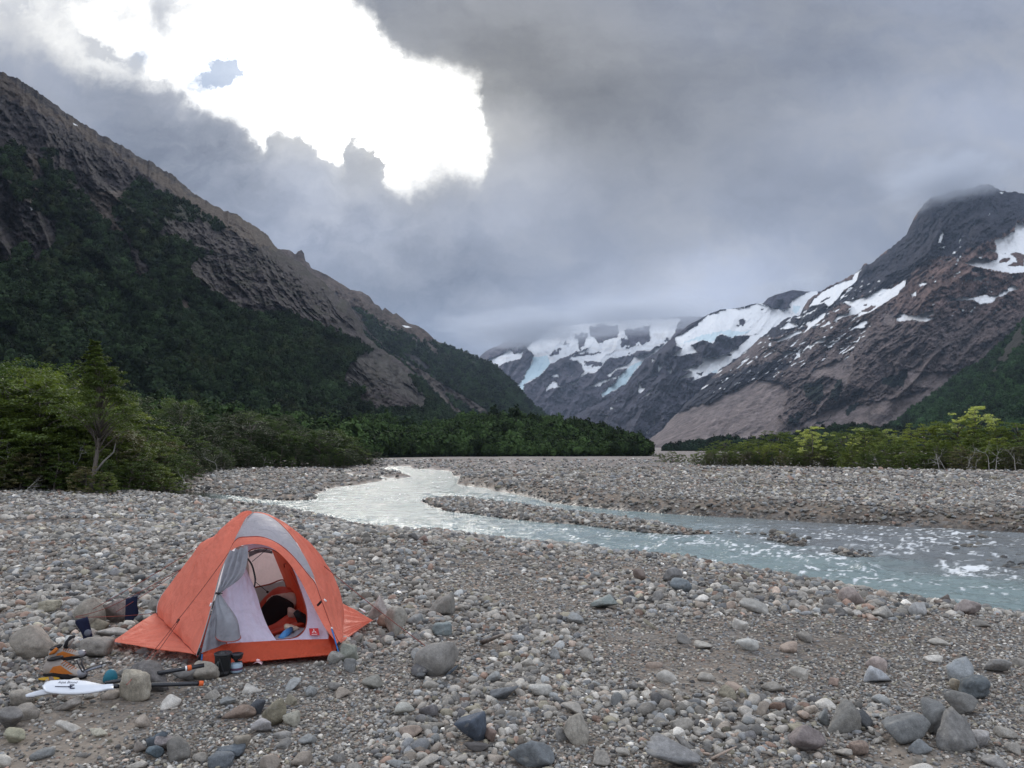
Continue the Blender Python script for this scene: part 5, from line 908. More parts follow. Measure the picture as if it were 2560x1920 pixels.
TB = TP([(770, 1182, 5.85), (860, 1142, 5.91), (970, 1106, 5.98), (1160, 1090, 6.05), (1360, 1079, 6.115), (1560, 1071, 6.16), (1772, 1066, 6.19)]); BB = TP([(775, 1272, 5.80), (1000, 1262, 5.86), (1200, 1245, 5.92), (1500, 1222, 6.0), (1825, 1195, 6.09)])
kids(tent, 'bathtub_floor', loft(TB, BB, 60, 16, 0.015, 0.006, 16, (8, 1.5), lambda a, s: 0.012 * np.sin(s * 5 + a * 3) * s), F_ORI)
flo = TP([(775, 1272, 5.80), (1825, 1195, 6.09)]); bk = at(np.array([858., 430.]), np.array([1500., 1500.]), np.array([7.6, 7.6])); bk[:, 2] = 0.03
rt = TP([(1772, 1066, 6.19), (1825, 1195, 6.09)]); rb = rt + (bk[0] - rt[1]) * 0.9
kids(tent, 'bathtub_floor', put(([flo[0], flo[1], bk[0], bk[1]], [[0, 1, 2, 3]]), ([rt[0], rt[1], rb[1], rb[0]], [[0, 1, 2, 3]])), F_ORI, smooth=False)
kids(tent, 'inner_wall', ([tuple(q) for q in TP([(1100, 300, 7.55), (1300, 290, 7.5), (1340, 380, 7.55), (1425, 603, 7.6), (1185, 660, 7.65), (1060, 690, 7.65)])], [[0, 1, 2, 3, 4, 5]]), F_PK, smooth=False)
kids(tent, 'inner_wall', ([tuple(q) for q in TP([(1060, 692, 7.64), (1185, 662, 7.64), (1425, 605, 7.59), (1470, 760, 7.5), (1480, 860, 7.5), (1100, 960, 7.5)])], [[0, 1, 2, 3, 4, 5]]), F_MESH, smooth=False)
kids(tent, 'netting_edge', tube(curve(TP([(1180, 662, 7.6), (1300, 636, 7.58), (1425, 605, 7.55), (1445, 690, 7.5)]), 20), 0.007, 6), M_SEAM)
kids(tent, 'inner_wall', loft(TP([(1320, 350, 7.5), (1380, 500, 7.55), (1430, 625, 7.55), (1475, 770, 7.4), (1490, 900, 7.3)]), TP([(1440, 380, 6.6), (1545, 560, 6.5), (1600, 700, 6.45), (1640, 860, 6.4), (1650, 1000, 6.3)]), 30, 20, 0, 0.006, 17), F_ORI)
kids(tent, 'inner_wall', loft(TP([(1040, 330, 6.7), (1040, 600, 6.7), (1040, 900, 6.6)]), TP([(1130, 330, 7.6), (1150, 600, 7.6), (1120, 940, 7.5)]), 20, 16, 0, 0.004, 18), F_MESH)
kids(tent, 'door_loop', tube(curve(TP([(1425, 500, 7.0), (1420, 478, 7.0), (1440, 470, 6.98), (1480, 540, 6.9), (1530, 640, 6.75), (1585, 790, 6.5)]), 24), 0.005, 6), M_SEAM)
kids(tent, 'roof_pocket', loft(TP([(1140, 375, 7.2), (1230, 362, 7.2), (1330, 375, 7.3)]), TP([(1145, 420, 7.1), (1230, 385, 7.15), (1330, 392, 7.25)]), 16, 8, 0.02, 0.01, 19), fabric('dark_netting', (0.14, 0.13, 0.14), 0.3))
kids(tent, 'hanging_cord', tube(TP([(1170, 455, 7.0), (1290, 355, 7.1)]), 0.003, 5), M_BLK); kids(tent, 'hanging_cord', tube(TP([(1190, 610, 7.0), (1284, 688, 7.0), (1286, 692, 7.0), (1298, 700, 7.0)]), [0.003, 0.003, 0.011, 0.011], 6), M_BLK)
# logo patch: red square with a white three-petal mark and a line of tiny lettering
pc = TP([(1622, 980, 6.215), (1696, 978, 6.205), (1706, 1034, 6.175), (1631, 1036, 6.185)]); pc[:, 1] -= 0.012
patch = kids(tent, 'logo_patch', ([tuple(p) for p in pc], [[0, 1, 2, 3]]), M_RED, smooth=False)
def on_patch(a, b_): q = (pc[0] * (1 - a) + pc[1] * a) * (1 - b_) + (pc[3] * (1 - a) + pc[2] * a) * b_; return (q[0], q[1] - 0.002, q[2])
V = []; F = []
for k in range(3):
    a = R(90 + 120 * k); dxy = lambda rr, aa: on_patch(0.5 + rr * math.cos(aa) * 0.78, 0.42 - rr * math.sin(aa))
    i = len(V); V += [dxy(0.03, a), dxy(0.17, a + 0.42), dxy(0.36, a), dxy(0.17, a - 0.42)]; F.append([i, i + 1, i + 2, i + 3])
for k in range(9): i = len(V); x0 = 0.20 + k * 0.068; V += [on_patch(x0, .79), on_patch(x0 + .045, .79), on_patch(x0 + .045, .87), on_patch(x0, .87)]; F.append([i, i + 1, i + 2, i + 3])
kids(tent, 'logo_mark', (V, F), M_WMARK, smooth=False, parent=patch)
# poles, seams, hardware
kids(tent, 'tent_pole', tube(TP([(766, 1262, 5.79), (776, 1186, 5.82)]), 0.0065, 10), M_BLUE)
kids(tent, 'tent_pole', tube(curve(TP([(1858, 1192, 6.05), (1838, 1120, 6.06), (1815, 1040, 6.08), (1798, 985, 6.10)]), 12), 0.0065, 10), M_BLUE)
kids(tent, 'seam', tube(curve(S_ - [0, 0.012, 0], 60), 0.004, 6), M_SEAMG, parent=fly); kids(tent, 'seam', tube(curve(TP([(735, 1195, 5.83), (640, 1100, 6.19), (540, 995, 6.59), (412, 862, 7.09)]), 30), 0.005, 6), M_SEAM, parent=fly)
kids(tent, 'seam', tube(curve(G1b - [0, 0.01, 0], 60), 0.0035, 6), M_SEAM, parent=fly)
for q in ([(1688, 800, 6.12), (1712, 775, 6.1), (1706, 768, 6.1)], [(578, 934, 6.25), (590, 912, 6.28)], [(742, 1190, 5.80), (760, 1140, 5.80)], [(748, 1235, 5.79), (762, 1175, 5.79)], [(1852, 1090, 6.04), (1866, 1110, 6.04)]):
    kids(tent, 'buckle', tube(TP(q), 0.010, 6), M_BLK)
for q in ([(836, 808, 5.99), (848, 780, 6.0)], [(1738, 752, 6.2), (1758, 770, 6.2)], [(1795, 975, 6.1), (1806, 985, 6.1)]): kids(tent, 'zip_pull', tube(TP(q), 0.006, 6), M_WMARK)
kids(tent, 'vent', loft(TP([(745, 330, 7.24), (775, 305, 7.2), (820, 298, 7.1)]), TP([(760, 345, 7.2), (790, 322, 7.1), (825, 305, 7.05)]), 10, 6, 0.02), F_OR)
# guy lines
def guy(P, sag=0.01, n=14, r_=0.0028):
    a, b_ = np.array(P[0]), np.array(P[1]); s = np.linspace(0, 1, n)[:, None]; q = a * (1 - s) + b_ * s; q[:, 2] -= (sag * 4 * s * (1 - s))[:, 0]; return tube(q, r_, 5)
fr_l = at(328, 1700, 5.1); gz = [guy((TP([(985, 385, 6.36)])[0], TP([(585, 915, 5.98)])[0])), guy((TP([(585, 915, 5.98)])[0], at(345, 1672, 5.42))), guy((TP([(590, 925, 5.98)])[0], at(368, 1662, 5.45))), guy((at(345, 1672, 5.42), at(316, 1712, 4.86)))]
gz += [guy((TP([(612, 512, 7.3)])[0], at(276, 1516, 7.0))), guy((TP([(608, 520, 7.3)])[0], at(290, 1530, 6.9))), guy((at(276, 1516, 7.0), at(190, 1541, 6.95))), guy((TP([(775, 320, 7.25)])[0], at(232, 1523, 6.9))), guy((TP([(412, 862, 7.1)])[0], at(188, 1543, 6.55)))]
gz += [guy((TP([(1575, 350, 6.9)])[0], at(1098, 1640, 6.1)), 0.02), guy((TP([(2125, 918, 7.28)])[0], at(940, 1549, 7.2))), guy((TP([(62, 1085, 6.45)])[0], TP([(20, 1112, 6.45)])[0]))]
for g_ in gz: kids(tent, 'guy_line', g_, M_CORD)
# cords wrapped round the holding stones
def loop(u, v, w, h, d, mat=M_CORD, tilt=0.0):
    P = [at(u + w * math.cos(a) + tilt * math.sin(a), v - h * math.sin(a), d - 0.02) for a in np.linspace(-1.1, 4.2, 26)]
    return tube(P, 0.003, 5)
BLOCK.append([(q[0], q[1]) for q in (TP([(700, 1260, 5.75)])[0], TP([(1860, 1190, 6.02)])[0], at(858, 1520, 7.5), at(430, 1500, 7.7), TP([(420, 900, 7.2)])[0])])

def blob_part(root, name, u, v, d, sx, sy, sz, mat, seed=0, rough=0.06, rot=(0, 0, 0), p=5, sub=4, parent=None):
    V, F = stone_shape(900 + seed, sub, p, 12, rough); V = V * [sx, sy, sz]; Rm = np.array(Euler(rot).to_matrix()); V = V @ Rm.T + at(u, v, d)
    return kids(root, name, (V, F), mat, parent=parent)
tn = lambda x, y: (TK[0] + x * TK[2], TK[1] + y * TK[2])
M_BAGO = simple('bag_orange', (0.42, 0.045, 0.02), 0.55, bumpd=0.006, nscale=14); M_BAGK = simple('bag_lining', (0.012, 0.012, 0.014), 0.9); M_BAGC = simple('bag_collar', (0.48, 0.40, 0.34), 0.8)
bag = empty('sleeping_bag', tuple(at(*tn(1440, 960), 6.9) * [1, 1, 0] + [0, 0, 0.03])); tag(bag, 'red-orange sleeping bag with black lining heaped inside the open tent', 'sleeping bag')
blob_part(bag, 'shell', *tn(1410, 810), 7.22, 0.46, 0.3, 0.36, M_BAGO, 1, 0.08, (0, -0.5, 0)); blob_part(bag, 'collar', *tn(1385, 820), 7.10, 0.38, 0.14, 0.26, M_BAGC, 2, 0.05, (0, -0.5, 0)); blob_part(bag, 'lining', *tn(1350, 836), 7.02, 0.335, 0.12, 0.235, M_BAGK, 3, 0.04, (0, -0.5, 0))
blob_part(bag, 'shell', *tn(1460, 930), 6.85, 0.50, 0.3, 0.17, M_BAGO, 4, 0.12, (0, -0.25, 0)); blob_part(bag, 'shell', *tn(1420, 1010), 6.6, 0.40, 0.22, 0.11, M_BAGO, 5, 0.12, (0, -0.35, 0)); blob_part(bag, 'collar', *tn(1490, 860), 6.8, 0.10, 0.05, 0.09, M_BAGC, 6, 0.1)
pad = empty('sleeping_mat', tuple(at(*tn(1480, 1040), 6.35) * [1, 1, 0] + [0, 0, 0.03])); tag(pad, 'grey sleeping mat corner showing at the tent door sill', 'sleeping mat')
kids(pad, 'mat', loft(TP([(1300, 1076, 6.2), (1400, 1066, 6.2), (1500, 1052, 6.25), (1590, 985, 6.35)]), TP([(1330, 1060, 6.5), (1430, 1030, 6.6), (1500, 985, 6.7), (1560, 975, 6.7)]), 20, 10, 0.02, 0.01, 20), simple('mat_grey', (0.27, 0.27, 0.31), 0.8))
hat = blob_part(None, 'sun_hat', *tn(1482, 975), 6.42, 0.125, 0.12, 0.05, simple('cream_cloth', (0.55, 0.48, 0.38), 0.9), 7, 0.08, (0, 0.15, 0)); tag(hat, 'crumpled cream sun hat lying inside the tent door', 'hat')
blu = mesh('water_bottle', *tube(TP([(1395, 1068, 6.22), (1440, 1022, 6.3), (1478, 988, 6.38)]), [0.026, 0.03, 0.022], 12), simple('blue_plastic', (0.05, 0.22, 0.5), 0.35)); tag(blu, 'blue bottle lying on the mat just inside the tent door', 'bottle')
blk = blob_part(None, 'tent_corner', *tn(1575, 905), 6.6, 0.14, 0.14, 0.16, M_BAGK, 8, 0.06); tag(blk, 'black tent corner at the right inside the tent', 'bag')  # black lump added to stand for the dark tent corner
ylw = blob_part(None, 'dry_bag', *tn(1140, 1086), 6.13, 0.17, 0.06, 0.03, simple('yellow_cloth', (0.42, 0.36, 0.05), 0.8), 9, 0.06); tag(ylw, 'yellow bag peeking over the tent sill behind the white flap', 'bag')
tpr = mesh('tent_peg', *tube([at(898, 1521, 7.4), at(912, 1530, 7.3)], [0.004, 0.012], 8), M_WMARK); tag(tpr, 'white tipped tent peg behind the right wing of the tent', 'tent peg')

# ------------------------------------------------------------------ camp gear
def gz_at(u, v):
    z = 0.0
    for _ in range(3): q = on(u, v, z); z = float(ground_z(q[0], q[1]))
    return np.array([q[0], q[1], z])
M_POT = simple('black_neoprene', (0.010, 0.011, 0.012), 0.55, bumpd=0.001, nscale=200); M_PLK = simple('black_plastic', (0.02, 0.02, 0.022), 0.3); M_PRT = simple('grey_print', (0.18, 0.20, 0.20), 0.6)
b0 = gz_at(556, 1688); pot = empty('cooking_pot', tuple(b0)); tag(pot, 'tall black insulated camping pot with lid in front of the tent sill', 'cooking pot')
body = kids(pot, 'pot_body', lathe([(0.045, 0), (0.053, 0.012), (0.054, 0.03), (0.051, 0.032), (0.054, 0.04), (0.0565, 0.135), (0.058, 0.142)], 40, b0), M_POT)
kids(pot, 'lid', lathe([(0.060, 0.141), (0.062, 0.146), (0.062, 0.157), (0.055, 0.161), (0.052, 0.157), (0.02, 0.158), (0.016, 0.165), (0.004, 0.166)], 40, b0), M_PLK)
kids(pot, 'strap', tube([b0 + [0.056 * math.cos(a) * 1.0, -0.056 * abs(math.sin(a)) - 0.004, 0.02 + 0.11 * k / 9] for k, a in enumerate(np.linspace(1.0, 1.6, 10))], 0.004, 6), M_PLK)
kids(pot, 'printed_flame', put(*[tube([b0 + [-0.018 + 0.01 * i, -0.0555, 0.05 + .01 * i], b0 + [-0.026 + 0.012 * i, -0.054, 0.085 + .008 * i], b0 + [-0.016 + 0.01 * i, -0.0555, 0.11 + .004 * i]], 0.0018, 5) for i in range(2)]), M_PRT, parent=body)
b1 = gz_at(590, 1681); stv = empty('gas_stove', tuple(b1)); tag(stv, 'small gas canister with a black burner on top beside the black pot', 'stove')
kids(stv, 'canister', lathe([(0.03, 0), (0.043, 0.006), (0.045, 0.02), (0.045, 0.055), (0.038, 0.068), (0.018, 0.074)], 32, b1), simple('canister_paint', (0.33, 0.42, 0.50), 0.3, 0.0, 0.5)); kids(stv, 'canister_label', lathe([(0.0455, 0.022), (0.0457, 0.023), (0.0457, 0.038), (0.0455, 0.039)], 32, b1), simple('label_dark', (0.10, 0.05, 0.09), 0.5))
kids(stv, 'burner', lathe([(0.012, 0.074), (0.012, 0.09), (0.03, 0.1), (0.045, 0.118), (0.048, 0.13), (0.046, 0.134), (0.040, 0.130), (0.012, 0.128)], 32, b1), M_PLK); kids(stv, 'valve', tube([b1 + [0.0, 0, 0.082], b1 + [0.05, -0.03, 0.084]], 0.006, 8), M_PLK)
for a in (0.4, 2.5, 4.6): kids(stv, 'pot_support', tube([b1 + [0.018 * math.cos(a), 0.018 * math.sin(a), 0.088], b1 + [0.036 * math.cos(a), 0.036 * math.sin(a), 0.096], b1 + [0.045 * math.cos(a), .045 * math.sin(a), .126]], 0.0035, 6), M_PLK)
b2 = gz_at(645, 1664); wrp = mesh('food_wrapper', *loft(np.array([b2 + [-.035, -.02, .012], b2 + [0, -.025, .03], b2 + [.035, -.02, .012]]), np.array([b2 + [-.03, .02, .02], b2 + [0, .02, .045], b2 + [.03, .02, .02]]), 8, 6, 0.01, 0.006, 3), simple('wrapper_pink', (0.75, 0.52, 0.55), 0.4)); tag(wrp, 'crumpled pinkish white wrapper on the gravel in front of the tent', 'wrapper')
BIG += [(b0[0], b0[1], .07), (b1[0], b1[1], .05)]

# paddle: white blade with its lettering, black shaft passing behind the square stone, orange ferrule
M_WB = simple('white_blade', (0.72, 0.745, 0.79), 0.28, 0, 0.5, 0.03); M_SH = simple('carbon_shaft', (0.018, 0.02, 0.026), 0.25, 0, 0.6); M_OF = simple('orange_ferrule', (0.72, 0.13, 0.03), 0.5); M_NAVY = simple('navy_print', (0.01, 0.014, 0.05), 0.6)
def gdep(u, v, lift): q = gz_at(u, v); return q + [0, 0, lift]
BL = dict(u0=108, u1=275, d=5.02)
def blade(outline_top, outline_bot, dn, tiltz, n=34, m=12, fn=None):
    us = [p[0] for p in outline_top]; U = np.linspace(us[0], us[-1], n); vt = np.interp(U, us, [p[1] for p in outline_top]); vb = np.interp(U, [p[0] for p in outline_bot], [p[1] for p in outline_bot])
    s = np.linspace(0, 1, m)[None]; Vv = vt[:, None] * (1 - s) + vb[:, None] * s; UU = U[:, None] * np.ones((1, m)); D = dn + tiltz * (1 - s) + 0.0 * UU
    P = at(UU, Vv, D); rib = 0.012 * np.exp(-((s - 0.52) / .10) ** 2) * np.linspace(0.05, 1, n)[:, None] + 0.012 * np.sin(np.pi * s); P = P + np.array([0, -.5, .8]) * rib[..., None]
    top = P.reshape(-1, 3); bot = top + [0, 0.004, -0.012]; F = grid_faces(n, m); k = n * m
    e = []; idx = np.arange(k).reshape(n, m)
    for a_, b_ in ((idx[:-1, 0], idx[1:, 0]), (idx[1:, -1], idx[:-1, -1]), (idx[0, 1:], idx[0, :-1]), (idx[-1, :-1], idx[-1, 1:])):
        e += [[int(p), int(q), int(q) + k, int(p) + k] for p, q in zip(a_, b_)]
    return np.vstack([top, bot]), F.tolist() + [[i + k for i in f[::-1]] for f in F.tolist()] + e, P
pdl = empty('paddle', tuple(gz_at(200, 1732))); tag(pdl, 'white bladed paddle with dark lettering lying on the gravel left of the square stone', 'paddle')
tp_ = [(107, 1716), (109, 1709), (115, 1704), (130, 1700.5), (160, 1699), (190, 1699.5), (215, 1702), (240, 1707), (258, 1711), (272, 1711), (284, 1711)]; bt_ = [(107, 1718), (110, 1724), (116, 1728), (130, 1730.5), (160, 1733), (190, 1733), (220, 1731), (250, 1726), (266, 1721), (275, 1720), (284, 1720)]
v_, f_, PB = blade(tp_, bt_, 4.98, 0.10); bld = kids(pdl, 'blade', (v_, f_), M_WB)
kids(pdl, 'shaft', put(tube([at(276, 1715.5, 5.08), at(300, 1715, 5.16), at(420, 1711, 5.24), at(500, 1708.5, 5.28)], 0.0145, 12)), M_SH); kids(pdl, 'ferrule', tube([at(497, 1708.6, 5.275), at(508, 1708.2, 5.29)], 0.0165, 12), M_OF)
def text_on(s, P, x0, x1, y0, y1, lift):               # lettering laid on a grid surface P[u, v]
    cu = bpy.data.curves.new('lettering', 'FONT'); cu.body = s; cu.size = 1.0; cu.shear = 0.35; cu.resolution_u = 4; ob = bpy.data.objects.new('lettering', cu); COL.objects.link(ob)
    bpy.context.view_layer.update(); me = bpy.data.meshes.new_from_object(ob.evaluated_get(bpy.context.evaluated_depsgraph_get())); bpy.data.objects.remove(ob)
    V = np.array([v.co[:] for v in me.vertices]); F = [list(p.vertices) for p in me.polygons]; V = V[:, :2]; V = (V - V.min(0)) / (V.max(0) - V.min(0))
    a = (x0 + (x1 - x0) * V[:, 0]) * (P.shape[0] - 1); b_ = (y1 + (y0 - y1) * V[:, 1]) * (P.shape[1] - 1)
    i = np.clip(a.astype(int), 0, P.shape[0] - 2); j = np.clip(b_.astype(int), 0, P.shape[1] - 2); fa = (a - i)[:, None]; fb = (b_ - j)[:, None]
    Q = (P[i, j] * (1 - fa) + P[i + 1, j] * fa) * (1 - fb) + (P[i, j + 1] * (1 - fa) + P[i + 1, j + 1] * fa) * fb
    return Q + np.array([0, -0.5, 0.8]) * lift, F
kids(pdl, 'lettering', text_on('Aqua Bound', PB, 0.22, 0.50, 0.16, 0.44, 0.0030), M_NAVY, smooth=False, parent=bld)
# printed hook: a dashed line ending in a ring
g_at = lambda a, b_: PB[int(round(a * (PB.shape[0] - 1))), int(round(b_ * (PB.shape[1] - 1)))] + np.array([0, -.5, .8]) * 0.004
hk = [tube([g_at(a, .62), g_at(a + 0.035, .62)], 0.0022, 5) for a in np.arange(0.18, 0.36, 0.045)] + [tube([g_at(0.36, .60), g_at(0.42, .60)], 0.003, 5), tube([g_at(.45, .56) , g_at(.40, .56), g_at(.38, .62), g_at(.40, .70), g_at(.45, .70)], 0.0035, 5)]
kids(pdl, 'printed_hook', put(*hk), M_NAVY, parent=bld)
pd2 = empty('paddle', tuple(gz_at(90, 1742))); tag(pd2, 'second paddle under the first, white tip at the left, black shaft above', 'paddle')
v_, f_, _p = blade([(65, 1739), (75, 1733), (90, 1727.5), (108, 1724), (135, 1722)], [(65, 1741), (80, 1740), (100, 1736), (115, 1733.5), (135, 1731)], 5.0, 0.03, 20, 8); kids(pd2, 'blade', (v_, f_), M_WB)
kids(pd2, 'shaft', put(tube([at(262, 1708, 5.20), at(300, 1702, 5.24), at(330, 1697, 5.28)], 0.013, 12), tube([at(393, 1684, 5.34), at(430, 1677, 5.38), at(510, 1663, 5.48)], 0.0145, 12)), M_SH)
kids(pd2, 'ferrule', tube([at(468, 1670.5, 5.425), at(478, 1668.7, 5.44)], 0.0185, 12), M_OF); kids(pd2, 'ferrule', tube([at(463, 1671.3, 5.42), at(467.5, 1670.6, 5.425)], 0.0165, 12), M_WMARK)
# teal bowl and teal pouch
M_TEAL = simple('teal_plastic', (0.012, 0.15, 0.21), 0.5)
bq = gz_at(266, 1708); V, F = ico(4); V = V * [0.047, 0.047, 0.072]; V[:, 2] = np.maximum(V[:, 2], -0.008); V = V @ np.array(Euler((0.15, 0.12, 0)).to_matrix()).T + bq + [0, 0.05, 0.012]
tb_ = mesh('drinking_bowl', V, F, M_TEAL); tag(tb_, 'teal rounded bowl upside down behind the white paddle blade', 'bowl')
V, F = stone_shape(77, 3, 8, 10, .05); V = V * [0.055, 0.03, 0.035] + at(302, 1691, 5.3); pc_ = mesh('pouch', V, F, simple('teal_dark', (0.01, 0.06, 0.085), 0.6)); tag(pc_, 'small dark teal pouch at the left end of the long dark boulder', 'pouch')

# boots
M_BG = simple('boot_grey', (0.30, 0.26, 0.23), 0.8, bumpd=0.002, nscale=60); M_BO = simple('boot_orange', (0.44, 0.13, 0.015), 0.7, bumpd=.001, nscale=80); M_BK = simple('boot_black', (0.012, 0.011, 0.014), 0.75); M_LACE = simple('lace_rust', (0.35, 0.12, 0.05), 0.8); M_TOE = simple('toe_rubber', (0.22, 0.22, 0.24), 0.35)
def boot(base, L, yaw, roll, lab, tongue):
    """side profile along +x (toe right); sections are ellipses, sole flat"""
    root = empty('hiking_boot', tuple(base)); tag(root, lab, 'boot', 'pair of hiking boots beside the paddle')
    Rm = np.array(Euler((roll[0], roll[1], yaw)).to_matrix())
    def w(P): return np.asarray(P, float) * L @ Rm.T + base
    xs = np.array([-.50, -.47, -.40, -.28, -.16, -.05, .08, .2, .32, .42, .48, .50]); hz = np.array([.20, .33, .40, .42, .40, .34, .27, .215, .18, .16, .12, .06]); wd = np.array([.05, .10, .13, .135, .13, .13, .15, .165, .165, .14, .09, .03])
    def body(scale=1.0, z0=0.055, lo=None, ztop=1.0):
        V = []; n = 24
        for x, h, ww in zip(xs, hz, wd):
            for k in range(n):
                a = 2 * math.pi * k / n; sx = math.cos(a); sz = math.sin(a); yy = ww * np.sign(sx) * abs(sx) ** 0.75 * (1 if sz < 0 else (1 - 0.35 * sz)); zz = z0 + (h * ztop - z0) * (0.5 + 0.5 * np.sign(sz) * abs(sz) ** 0.8)
                V.append((x * scale, yy * scale, zz))
        F = [[i * n + k, i * n + (k + 1) % n, (i + 1) * n + (k + 1) % n, (i + 1) * n + k] for i in range(len(xs) - 1) for k in range(n)] + [list(range(n))[::-1], [(len(xs) - 1) * n + k for k in range(n)]]
        return w(V), F
    up = kids(root, 'upper', body(), M_BG); 
    V = []; n = 30
    def solering(z, k): return [(0.515 * math.cos(a) * k, (0.165 if math.cos(a) > 0 else 0.13) * math.sin(a) * k * (1 - .15 * abs(math.cos(a) ** 3)), z + (0.05 if z > .05 else 0) * max(0, math.cos(a)) ** 3) for a in np.linspace(0, 2 * math.pi, n, endpoint=False)]
    for z, k in ((0, .96), (0.02, 1.0), (0.09, 1.0), (0.115, 0.97)): V += solering(z, k)
    F = [[i * n + k, i * n + (k + 1) % n, (i + 1) * n + (k + 1) % n, (i + 1) * n + k] for i in range(3) for k in range(n)] + [list(range(n))[::-1], [3 * n + k for k in range(n)]]
    kids(root, 'sole', (w(V), F), M_BK)
    side = [( -.30, -.137, .13), (-.22, -.139, .26), (-.06, -.134, .30), (.06, -.150, .235), (.2, -.168, .17), (.28, -.170, .125), (0, -.155, .115)]
    kids(root, 'side_panel', (w(side), [list(range(7))]), M_BO, smooth=False)
    col = [(-.42 + .30 * (0.5 + .5 * math.cos(a)) , .115 * math.sin(a), .415 + .03 * math.cos(a)) for a in np.linspace(0, 2 * math.pi, 24, endpoint=False)]
    kids(root, 'collar', tube(w(col + col[:1]), 0.030 * L, 8), M_BK); kids(root, 'lining', (w(col), [list(range(24))]), M_BK, smooth=False)
    kids(root, 'toe_cap', (lambda q: (w(np.array(q[0]) * [0.13, 0.15, 0.10] + [.385, 0, .105]), q[1]))(ico(3)), M_TOE)
    lc = []
    for k in range(6): x = -.06 + k * .055; z = .355 - k * .030; lc.append(tube(w([(x, -.10, z - .035), (x + .02, 0, z + .012), (x, .10, z - .035)]), 0.011 * L, 6))
    kids(root, 'laces', put(*lc), M_LACE)
    if tongue:
        T_ = w([(-.02, -.07, .36), (.05, -.075, .52), (.17, -.06, .66), (.27, 0, .64), (.24, .06, .50), (.10, .07, .36)]); kids(root, 'tongue', put(tube(w([(-.02, 0, .36), (.06, 0, .50), (.16, 0, .63), (.27, 0, .655)]), [.075 * L, .085 * L, .07 * L, .03 * L], 10)), M_BK); kids(root, 'tongue_facing', put(tube(w([(.08, -.05, .40), (.14, -.07, .52), (.24, -.05, .60)]), [.035 * L, .05 * L, .03 * L], 8)), M_BG)
        kids(root, 'heel_patch', put(tube(w([(-.43, -.11, .27), (-.3, -.145, .33), (-.2, -.13, .42)]), [.03 * L, .06 * L, .05 * L], 8)), M_BO)
    return root
q0 = gz_at(162, 1697); boot(q0 + [0, 0, 0.012], 0.305, 0.0, (0, 0.05), 'front hiking boot, grey and orange with laces, toe towards the tent', False)
q1 = gz_at(150, 1672); boot(q1 + [0.02, 0.06, 0.055], 0.25, 0.25, (0.1, -0.12), 'rear hiking boot behind the other, its black tongue pulled up', True)
ins = empty('insole', tuple(gz_at(125, 1703))); tag(ins, 'yellow insole under the heel of the front hiking boot', 'insole'); q2 = gz_at(122, 1704)
kids(ins, 'footbed', (lambda q: (np.array(q[0]) * [0.075, 0.035, 0.009] + q2 + [0, 0, 0.02], q[1]))(ico(3)), simple('yellow_foam', (0.45, 0.26, 0.02), 0.8))
# sandal strap
q3 = gz_at(232, 1676); stp = empty('sandal_strap', tuple(q3)); tag(stp, 'dark webbing strap with grey stripe right of the hiking boots', 'strap')
kids(stp, 'webbing', loft(np.array([at(205, 1678, 5.32), at(222, 1668, 5.34), at(240, 1662, 5.38), at(256, 1659, 5.4)]), np.array([at(208, 1682, 5.30), at(226, 1677, 5.3), at(242, 1672, 5.34), at(256, 1669, 5.38)]), 16, 6, 0.004), M_BK)
kids(stp, 'stripe', loft(np.array([at(210, 1678.6, 5.29), at(226, 1671, 5.30), at(254, 1662, 5.36)]), np.array([at(211, 1680, 5.285), at(226, 1675, 5.29), at(254, 1667, 5.35)]), 12, 4, 0.004), simple('grey_webbing', (0.16, 0.17, 0.20), 0.7))
kids(stp, 'cord', put(tube([at(212, 1676, 5.33), at(204, 1660, 5.38), at(207, 1645, 5.42)], 0.006, 6), tube([at(206, 1680, 5.32), at(196, 1662, 5.38), at(192, 1650, 5.4)], 0.004, 6)), M_BK)
kb = blob_part(None, 'shoulder_bag', 395, 1695, 5.36, 0.07, 0.05, 0.05, M_BK, 11, .08); tag(kb, 'black fabric bag end sticking out behind the dark boulder under the upper shaft', 'bag')

# socks drying on the guy lines
def sock(outline, d, lab, band, th=0.018):
    P = np.array(outline, float); c = P.mean(0); n = len(P); V = []; Fs = []
    lay = [(-th, 0.80), (-th * 0.8, 0.93), (-th * .3, 1.0), (th * .3, 1.0), (th * .8, .93), (th, .8)]
    for dz_, k in lay:
        for p in P: q = c + (p - c) * k; V.append(at(q[0], q[1], d + dz_ + 0.01 * math.sin(q[1] * .25)))
    for i in range(len(lay) - 1):
        for k in range(n): Fs.append([i * n + k, i * n + (k + 1) % n, (i + 1) * n + (k + 1) % n, (i + 1) * n + k])
    Fs += [list(range(n))[::-1], [(len(lay) - 1) * n + k for k in range(n)]]
    root = empty('sock', tuple(at(c[0], c[1], d))); tag(root, lab, 'sock', 'navy socks drying on the guy lines'); kids(root, 'knit', (V, Fs), simple('navy_knit', (0.006, 0.009, 0.032), 0.95, bumpd=0.002, nscale=120))
    bd = [at(q[0], q[1], d - th - 0.004) for q in band] ; kids(root, 'cuff', put((bd + [b_ + np.array([0, 2 * th + .01, 0]) for b_ in bd], [[0, 1, 2, 3], [4, 5, 6, 7][::-1], [0, 1, 5, 4], [1, 2, 6, 5], [2, 3, 7, 6], [3, 0, 4, 7]])), simple('grey_knit', (0.10, 0.11, 0.14), 0.95), smooth=False)
    return root
s1 = sock([(188, 1550), (200, 1547), (219, 1541), (222, 1550), (226, 1565), (231, 1585), (232.5, 1605), (220, 1604), (209, 1607), (207, 1592), (201, 1578), (193, 1567), (188, 1558)], 6.5, 'navy sock hanging on the lower left, above the flat-topped grey block', [(209, 1602), (232, 1600), (232.5, 1605), (209, 1607)])
